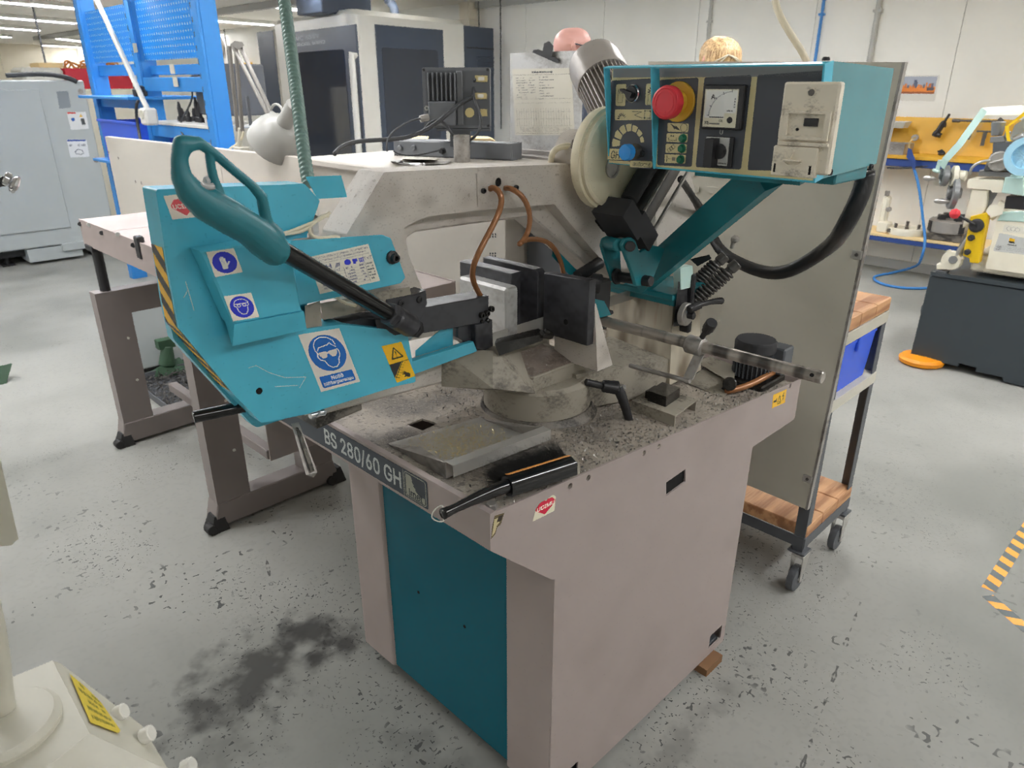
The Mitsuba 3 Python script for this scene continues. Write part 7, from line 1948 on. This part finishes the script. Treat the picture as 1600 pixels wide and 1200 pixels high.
# bed, leadscrew bracket, rods
part(LT, "bed_way", J(hull([G(x_, y_, xx) for x_, y_ in ((1488, 402), (1500, 405), (1560, 300), (1548, 296)) for xx in (LX_ + 0.02, LX_ + 0.12)])), "lathegrey", False)
part(LT, "feed_rod", rodm(G(1494, 400), G(1528, 350), 0.013, n=12), "steel")
bk_ = G(1488, 406)
part(LT, "rod_bracket", J(lathe([(0.05, 0), (0.055, 0.01), (0.05, 0.04), (0.022, 0.044), (0.001, 0.044)], G(1489, 406, LX_ + 0.03), [-1, 0, 0], 24), fl_.prism(Polygon(fl_.px([(1464, 412), (1480, 412), (1492, 420), (1483, 421), (1464, 421)])), -0.04, 0.01, 0.004), *[rodm(fl_.hit(1489 + 13 * math.cos(a), 406 - 13 * math.sin(a), 0.0), fl_.hit(1489 + 17 * math.cos(a), 406 - 17 * math.sin(a), 0.0), 0.012, n=10) for a in (0.2, 0.9, 2.0, 2.9)]), "lathecream")
part(LT, "rod_end", rodm(G(1489, 406, LX_ - 0.012), G(1489, 406, LX_ - 0.02), 0.022, n=20), "lathegrey")
part(LT, "bracket_block", J(cbox(*[v for ab in zip(G(1460, 432, LX_ - 0.01), G(1484, 421, LX_ + 0.06)) for v in ab], 0.003)), "darkgrey", False)
# apron, saddle, slides
part(LT, "apron", J(fl_.prism(Polygon(fl_.px([(1519, 294), (1545, 296), (1541, 330), (1525, 346), (1505, 356), (1510, 330)])), -0.06, 0.02, 0.006), fl_.prism(Polygon(fl_.px([(1545, 340), (1562, 314), (1572, 318), (1565, 330), (1550, 345)])), -0.04, 0.0, 0.004)), "lathecream", 25)
part(LT, "saddle", J(fl_.prism(rp(Polygon(fl_.px([(1515, 279), (1570, 281), (1570, 300), (1553, 300), (1550, 296), (1513, 293)])), 0.004), -0.12, 0.03, 0.005), rodm(G(1490, 274), G(1510, 275), 0.028, n=20)), "lathecream", 25)
part(LT, "cross_slide", J(fl_.prism(Polygon(fl_.px([(1530, 266), (1600, 270), (1600, 279), (1528, 275)])), -0.12, 0.0, 0.003)), "lathegrey", False)
cs1 = part(LT, "compound_rest", J(fl_.prism(Polygon(fl_.px([(1550, 240), (1585, 238), (1592, 266), (1538, 266), (1541, 258)])), -0.1, 0.02, 0.005), fl_.prism(Polygon(fl_.px([(1553, 222), (1588, 222), (1588, 239), (1552, 240)])), -0.07, 0.02, 0.004)), "darkgrey", 25)
dcl = fl_.hit(1561, 252, 0.02)
part(cs1, "graduated_disc", J(lathe([(0.05, 0), (0.05, 0.008), (0.042, 0.009), (0.04, 0.006), (0.001, 0.006)], dcl, [-1, 0, 0], 28), rodm(fl_.hit(1546, 255, 0.035), fl_.hit(1573, 248, 0.035), 0.006)), "steel")
part(LT, "tool_post", J(rodm(G(1557, 212, LX_ + 0.02), G(1561, 190, LX_ + 0.02), 0.026, 0.034, 16), fl_.prism(Polygon(fl_.px([(1549, 214), (1570, 212), (1573, 222), (1548, 223)])), -0.05, 0.02, 0.003), rodm(G(1573, 215), G(1576, 205), 0.014), rodm(G(1584, 220), G(1600, 212), 0.02)), "lathegrey", 25)
for c_, hp_, hq_, rr in (((1482, 275), (1443, 278), (1462, 279), 0.055), ((1495, 302), (1460, 314), (1488, 315), 0.085)):
    ctr = G(*c_)
    k = part(LT, "handwheel", lathe([(rr * 0.8, 0), (rr, 0.006), (rr, 0.03), (rr * 0.8, 0.036), (rr * 0.7, 0.03), (rr * 0.7, 0.006), (rr * 0.8, 0.0)], ctr, [-0.5, 1, 0], 32), "lathegrey")
    part(k, "hub", J(rodm(ctr + [0.012, -0.02, 0], ctr + [-0.012, 0.045, 0], rr * 0.35, n=18), rodm(ctr + [0.0, 0.012, -rr * 0.85], ctr + [0.0, 0.012, rr * 0.85], rr * 0.12, n=8)), "lathegrey")
    hp3, hq3 = G(*hp_), G(*hq_)
    part(k, "grip", tube([hq3, hp3 * 0.6 + hq3 * 0.4, hp3], 0.012, 10, radii=[0.008, 0.014, 0.016, 0.008]), "steel", True)
part(LT, "dial_ring", J(lathe([(0.052, 0), (0.055, 0.004), (0.055, 0.022), (0.05, 0.026)], G(1487, 275), [0.5, -1, 0], 28)), "lathecream")
part(LT, "oil_hose", tube([G(1548, 251, LX_ - 0.03), G(1530, 254, LX_ - 0.05), G(1519, 262, LX_ - 0.05), G(1517, 272, LX_ - 0.03)], 0.007, 8), "steel", True)
# guard of bent clear sheet with an edge strip
gp_ = [G(1599, 164, 4.72), G(1534, 168, 4.6), G(1495, 222, 4.52), G(1473, 246, 4.5), G(1467, 258, 4.5), G(1468, 272, 4.5), G(1458, 289, 4.5)]
gth = np.array([0.004, 0, 0.0])
gq = [p + np.array([0.15, -0.02, -0.02]) for p in gp_]
ac = []
for a, b, c_, d_ in zip(gp_[:-1], gp_[1:], gq[1:], gq[:-1]):
    ac.append(tm([a, b, c_, d_], [[0, 1, 2], [0, 2, 3]]))
gs = part(LT, "clear_guard", {**mikit.ply(J(ac), None, False), "bsdf": {"type": "ref", "id": "mat_acrylic"}}, "acrylic")
w2 = np.array([0.0, -0.03, -0.02])
part(gs, "edge_strip", J([hull([a, b, a + w2, b + w2, a + [0.006, 0, 0], b + [0.006, 0, 0], a + w2 + [0.006, 0, 0], b + w2 + [0.006, 0, 0]]) for a, b in zip(gp_[1:4], gp_[2:5])]), "acrylicedge", False)
part(gs, "top_sheet", hull([G(1534, 168, 4.6), G(1600, 164, 4.72), G(1600, 180, 4.72), G(1540, 180, 4.6), G(1534, 168, 4.605), G(1600, 164, 4.725), G(1600, 180, 4.725)]), "wall", False)
part(gs, "bracket", J(rodm(G(1469, 250, 4.5), G(1463, 270, 4.5), 0.010), rodm(G(1464, 265, 4.5), G(1462, 269, 4.5), 0.02)), "acrylicedge")
# yellow chuck guard, blue ring, drip cover
part(LT, "chuck_guard", J(hull([G(x_, y_, xx) for x_, y_ in ((1573, 220), (1579, 221), (1586, 196), (1602, 182), (1602, 174), (1570, 197)) for xx in (4.55, 4.57)][:4] + [G(1570, 197, 4.55), G(1570, 197, 4.57), G(1576, 196, 4.55)]), hull([G(x_, y_, xx) for x_, y_ in ((1571, 198), (1577, 197), (1604, 179), (1604, 172)) for xx in (4.55, 4.9)])), "latheyellow", False)
part(LT, "chuck_guard_inner", hull([G(x_, y_, xx) for x_, y_ in ((1577, 219), (1585, 196), (1604, 182), (1604, 222)) for xx in (4.70, 4.72)]), "greymachine", False)
rc = G(1608, 243)
part(LT, "splash_ring", lathe([(0.060, 0), (0.094, 0.0), (0.094, 0.03), (0.060, 0.03), (0.060, 0.0)], rc + [-0.05, 0, 0], [-1, 0, 0], 40), "ringblue")
part(LT, "drip_cover", J(fl_.prism(Polygon(fl_.px([(1574, 276), (1602, 277), (1602, 305), (1568, 300)])), -0.05, 0.045, 0.003), rodm(G(1592, 263), G(1588, 277), 0.012, 0.03)), "acrylicedge", 25)
part(LT, "bed_gap", J(fl_.prism(Polygon(fl_.px([(1574, 306), (1602, 306), (1602, 326), (1570, 325)])), -0.1, 0.025, 0.002)), "black", False)
part(LT, "drip_tray", J(fl_.prism(Polygon(fl_.px([(1568, 330), (1602, 329), (1602, 346), (1560, 344)])), -0.05, 0.028, 0.003)), "acrylicedge", False)
part(LT, "cap", hull([G(x_, y_, xx) for x_, y_ in ((1540, 330), (1547, 320), (1570, 322), (1566, 335), (1548, 340)) for xx in (4.54, 4.60)]), "lathecream", False)
# ------------------------------------------------------------------ two people beyond the machines
def person(label, pos, yaw, hgt, hair, skin, shirt, trousers, lean=0.0):
    """Standing figure: joints in metres for a height of 1.8, facing +x before yaw."""
    k = hgt / 1.8
    R = trimesh.transformations.rotation_matrix(yaw, [0, 0, 1])
    key = thing("person", label, "person")

    def place_(m):
        m = m.copy()
        m.apply_scale(k)
        m.apply_transform(R)
        m.apply_translation(pos)
        return m
    V = lambda *a: np.array(a, float)
    body = [[(V(0, 0, 1.42), 0.062), (V(0.01, 0, 1.52), 0.058), (V(0.02, 0, 1.60), 0.062)],
            [(V(0.0, 0.0, 1.36), 0.115), (V(0.01, 0, 1.15), 0.118), (V(0, 0, 0.97), 0.125)],
            [(V(0, -0.15, 1.40), 0.075), (V(0.01, -0.06, 1.30), 0.12), (V(0.01, 0.06, 1.30), 0.12), (V(0, 0.15, 1.40), 0.075)],
            [(V(0, -0.08, 0.95), 0.12), (V(0, 0.08, 0.95), 0.12)]]
    for s in (-1, 1):
        body.append([(V(0, s * 0.18, 1.40), 0.066), (V(-0.02, s * 0.235, 1.12), 0.048), (V(0.14, s * 0.22, 0.93), 0.034), (V(0.17, s * 0.215, 0.90), 0.030)])
        body.append([(V(0, s * 0.09, 0.93), 0.10), (V(0.015, s * 0.095, 0.50), 0.064), (V(-0.01, s * 0.10, 0.09), 0.045)])
        body.append([(V(-0.03, s * 0.10, 0.045), 0.044), (V(0.16, s * 0.115, 0.03), 0.03)])
        h = V(0.19, s * 0.212, 0.885)
        body.append([(h, 0.028), (h + V(0.055, 0, -0.03), 0.030)])
        for i, (dy, ln) in enumerate(((-0.03, 0.055), (-0.01, 0.066), (0.01, 0.062), (0.028, 0.05))):
            f0 = h + V(0.06, dy, -0.035)
            body.append([(f0, 0.010), (f0 + V(ln * 0.5, 0, -ln * 0.45), 0.009), (f0 + V(ln * 0.65, 0, -ln * 0.95), 0.0075)])
        body.append([(h + V(0.015, -s * 0.025, -0.01), 0.012), (h + V(0.05, -s * 0.05, -0.03), 0.010), (h + V(0.07, -s * 0.05, -0.055), 0.0085)])
    hc_ = V(0.035, 0, 1.685)
    head = [[(hc_ + V(-0.03, 0, 0.02), 0.088), (hc_ + V(0.02, 0, 0.028), 0.082), (hc_ + V(0.035, 0, -0.02), 0.068), (hc_ + V(0.045, 0, -0.085), 0.040)],
            [(hc_ + V(0.0, 0, -0.03), 0.07), (hc_ + V(-0.01, 0, -0.09), 0.058)],
            [(hc_ + V(0.098, 0, 0.0), 0.010), (hc_ + V(0.118, 0, -0.035), 0.014)],
            [(hc_ + V(0.082, -0.02, -0.070), 0.010), (hc_ + V(0.088, 0.0, -0.068), 0.011), (hc_ + V(0.082, 0.02, -0.070), 0.010)],
            [(hc_ + V(0.086, -0.035, 0.022), 0.012), (hc_ + V(0.09, 0.035, 0.022), 0.012)]]
    for s in (-1, 1):
        head.append([(hc_ + V(-0.01, s * 0.082, -0.02), 0.010), (hc_ + V(-0.02, s * 0.092, 0.012), 0.013), (hc_ + V(-0.016, s * 0.086, 0.03), 0.010)])
    part(key, "body", place_(blob(body + head, 0.013, 8)), skin, True)
    tor = [[(V(0.0, 0.0, 1.37), 0.124), (V(0.01, 0, 1.15), 0.13), (V(0, 0, 0.97), 0.138)], [(V(0, -0.155, 1.40), 0.082), (V(0.01, -0.06, 1.30), 0.128), (V(0.01, 0.06, 1.30), 0.128), (V(0, 0.155, 1.40), 0.082)], [(V(0, -0.08, 0.95), 0.132), (V(0, 0.08, 0.95), 0.132)]]
    for s in (-1, 1):
        tor.append([(V(0, s * 0.18, 1.40), 0.076), (V(-0.02, s * 0.235, 1.12), 0.058), (V(0.10, s * 0.225, 0.98), 0.048)])
    part(key, "shirt", place_(blob(tor, 0.02, 6)), shirt, True)
    tr = [[(V(0, -0.08, 0.94), 0.128), (V(0, 0.08, 0.94), 0.128)]]
    for s in (-1, 1):
        tr.append([(V(0, s * 0.09, 0.92), 0.11), (V(0.015, s * 0.095, 0.50), 0.076), (V(-0.01, s * 0.10, 0.07), 0.062)])
    part(key, "trousers", place_(blob(tr, 0.02, 6)), trousers, True)
    for s in (-1, 1):
        part(key, "shoe", place_(blob([[(V(-0.05, s * 0.10, 0.048), 0.046), (V(0.06, s * 0.11, 0.046), 0.044), (V(0.17, s * 0.118, 0.036), 0.034)]], 0.015, 4)), "black", True)
        part(key, "eye", place_(rodm(hc_ + V(0.086, s * 0.032, 0.0), hc_ + V(0.098, s * 0.032, 0.0), 0.010, n=12)), "white")
    return key, place_, hc_, V


mp = at(887, 60, d=4.3)
key, pl_, hc_, V = person("bald person with dark rimmed glasses standing behind the upright steel sheet", (mp[0], mp[1], 0), math.radians(-38), 1.86, None, "skin", "cloth", "clothdark")
gls = []
for s in (-1, 1):
    gls.append(tube([hc_ + V(-0.012, s * 0.095, 0.022), hc_ + V(0.04, s * 0.09, 0.012), hc_ + V(0.105, s * 0.072, 0.006)], 0.0035, 6))
    a = np.linspace(0, 2 * np.pi, 15)
    gls.append(tube(np.stack([0 * a + hc_[0] + 0.108, hc_[1] + s * 0.036 + 0.028 * np.cos(a), hc_[2] + 0.0 + 0.02 * np.sin(a)], 1), 0.003, 6, smooth=False))
gls.append(tube([hc_ + V(0.11, -0.01, 0.006), hc_ + V(0.114, 0, 0.01), hc_ + V(0.11, 0.01, 0.006)], 0.003, 6))
part(key, "glasses", pl_(J(gls)), "dmgdark", True)
wp_ = at(1129, 85, d=3.6)
key, pl_, hc_, V = person("blond person with thin pale mask straps, seen from behind above the control box", (wp_[0], wp_[1], 0), math.radians(62), 1.755, None, "skin2", "clothdark", "cloth")
hr = blob([[(hc_ + V(-0.035, 0, 0.025), 0.098), (hc_ + V(0.02, 0, 0.04), 0.09)], [(hc_ + V(-0.04, -0.03, -0.02), 0.078), (hc_ + V(-0.045, 0.03, -0.02), 0.078)], [(hc_ + V(-0.05, 0, -0.03), 0.07), (hc_ + V(-0.05, 0, -0.075), 0.05)]], 0.008, 4)
v = np.asarray(hr.vertices)
hr.vertices = v + np.asarray(hr.vertex_normals) * ((meshkit.fbm(v * [90, 90, 16], 3, 4) - 0.5) * 0.008)[:, None]
part(key, "hair", pl_(hr), "hair", True)
st_ = []
cr = hc_ + V(-0.135, 0.03, 0.035)
for pth in ([(0.0, 0.105, -0.03), (-0.09, 0.085, 0.0), None], [(0.0, 0.108, -0.045), (-0.085, 0.09, -0.03), None], [None, (-0.12, -0.045, 0.01), (-0.03, -0.108, -0.04)], [None, (-0.125, -0.04, 0.0), (-0.04, -0.106, -0.07)]):
    st_.append(tube([cr if p is None else hc_ + V(*p) for p in pth], 0.004, 6))
part(key, "mask_strap", pl_(J(st_)), "cablewhite", True)

# ------------------------------------------------------------------ machine at the photo's near left corner
FGm = thing("drilling_machine", "off white machine housing with conduit at the bottom left corner, close to the camera", "machine")
Q = lambda px_, py__, z: at(px_, py__, z=z)
zt0 = 0.935
PA, PB_, PM = Q(82, 1032, zt0), Q(140, 1146, zt0), Q(160, 1094, 0.898)
FL2 = Fr(PA, PB_ - PA, np.cross(np.cross(PB_ - PA, PM - PA), PB_ - PA))
lo = [FL2.hit(*p) for p in ((95, 1037), (160, 1092), (222, 1134), (264, 1204))] + [Q(200, 1300, 0.86), Q(110, 1300, 0.86)]
part(FGm, "junction_box", hull([Q(82, 1032, zt0), Q(140, 1146, zt0), Q(98, 1180, zt0), Q(10, 1240, zt0), Q(-60, 1090, zt0)] + lo + [Q(-60, 1260, 0.86), Q(-80, 1100, 0.86)]), "offwhite", 20)
part(FGm, "boss", J(lathe([(0.052, 0), (0.052, 0.006), (0.046, 0.012), (0.022, 0.012), (0.001, 0.012)], Q(8, 1140, zt0 - 0.001), [0, 0, 1], 36)), "offwhite")
sg = 1 if FL2.N @ (EYE - PA) > 0 else -1
ly = [FL2.hit(*p) for p in ((142, 1138), (190, 1150), (160, 1103), (101, 1047))]
d = Decal(ly, 1.0, 1.6, 0.0)
if d.n @ (EYE - PA) < 0:
    d = Decal([ly[1], ly[0], ly[3], ly[2]], 1.0, 1.6, 0.0)
d.off = 0.002
d.poly([(0.0, 0.1), (0.85, 0.0), (1.0, 0.2), (0.9, 1.5), (0.5, 1.6), (0.05, 1.5)], (198, 176, 64), 0)
for i in range(5):
    d.fuzz(0.15, 0.25 + i * 0.27, 0.85, 0.36 + i * 0.27, 0.09, (120, 116, 40), i + 3, 1, 0.75)
part(FGm, "yellow_label", d, "decal")
for p, z_ in (((190, 1112), 0.893), ((232, 1146), 0.882), ((296, 1196), 0.86)):
    part(FGm, "nub", rodm(Q(p[0] - 10, p[1] + 6, z_ - 0.003), Q(p[0] + 6, p[1] - 2, z_ + 0.002), 0.009, n=12), "white")
cb_ = Q(4, 1112, zt0 + 0.008)
part(FGm, "conduit", tube([cb_, cb_ + (at(-14, 985, d=0.72) - cb_) * 0.5, at(-14, 985, d=0.72), at(-50, 860, d=0.70)], 0.0125, 14), "offwhite", True)
part(FGm, "lever_cover", hull([at(x_, y_, d=dd_) for x_, y_ in ((-40, 690), (0, 715), (10, 760), (29, 842), (18, 852), (-40, 858)) for dd_ in (0.76, 0.80)]), "offwhite", 25)
colx = at(-210, 1000, d=0.78)
part(FGm, "column", J(rodm((colx[0], colx[1], 0.0), (colx[0], colx[1], 1.6), 0.045, n=24), cbox(colx[0] - 0.12, colx[0] + 0.02, colx[1] - 0.05, colx[1] + 0.15, 0, 0.03), rodm((colx[0], colx[1], 0.89), Q(20, 1180, 0.89), 0.03), rodm((colx[0], colx[1], 1.10), at(-30, 790, d=0.78), 0.018)), "offwhite")
kn = part(FGm, "feed_lever", rodm(at(-130, 300, d=1.25), at(8, 283, d=1.25), 0.0085), "black")
part(FGm, "lever_bar", rodm((colx[0], colx[1], 1.45), at(-110, 300, d=1.25), 0.012), "black")
kc_ = at(14, 281, d=1.25)
kd = at(28, 287, d=1.25) - kc_
kd = kd - (kc_ - EYE) * ((kd @ (kc_ - EYE)) / ((kc_ - EYE) @ (kc_ - EYE)))
part(kn, "chrome_knob", J(rodm(kc_ - kd * 0.6, kc_ + kd * 0.2, 0.012), lathe([(0.008, 0), (0.014, 0.003), (0.0165, 0.007), (0.015, 0.011), (0.008, 0.013), (0.001, 0.014)], kc_ + [0.0, -0.004, -0.004], kd, 10)), "chrome")
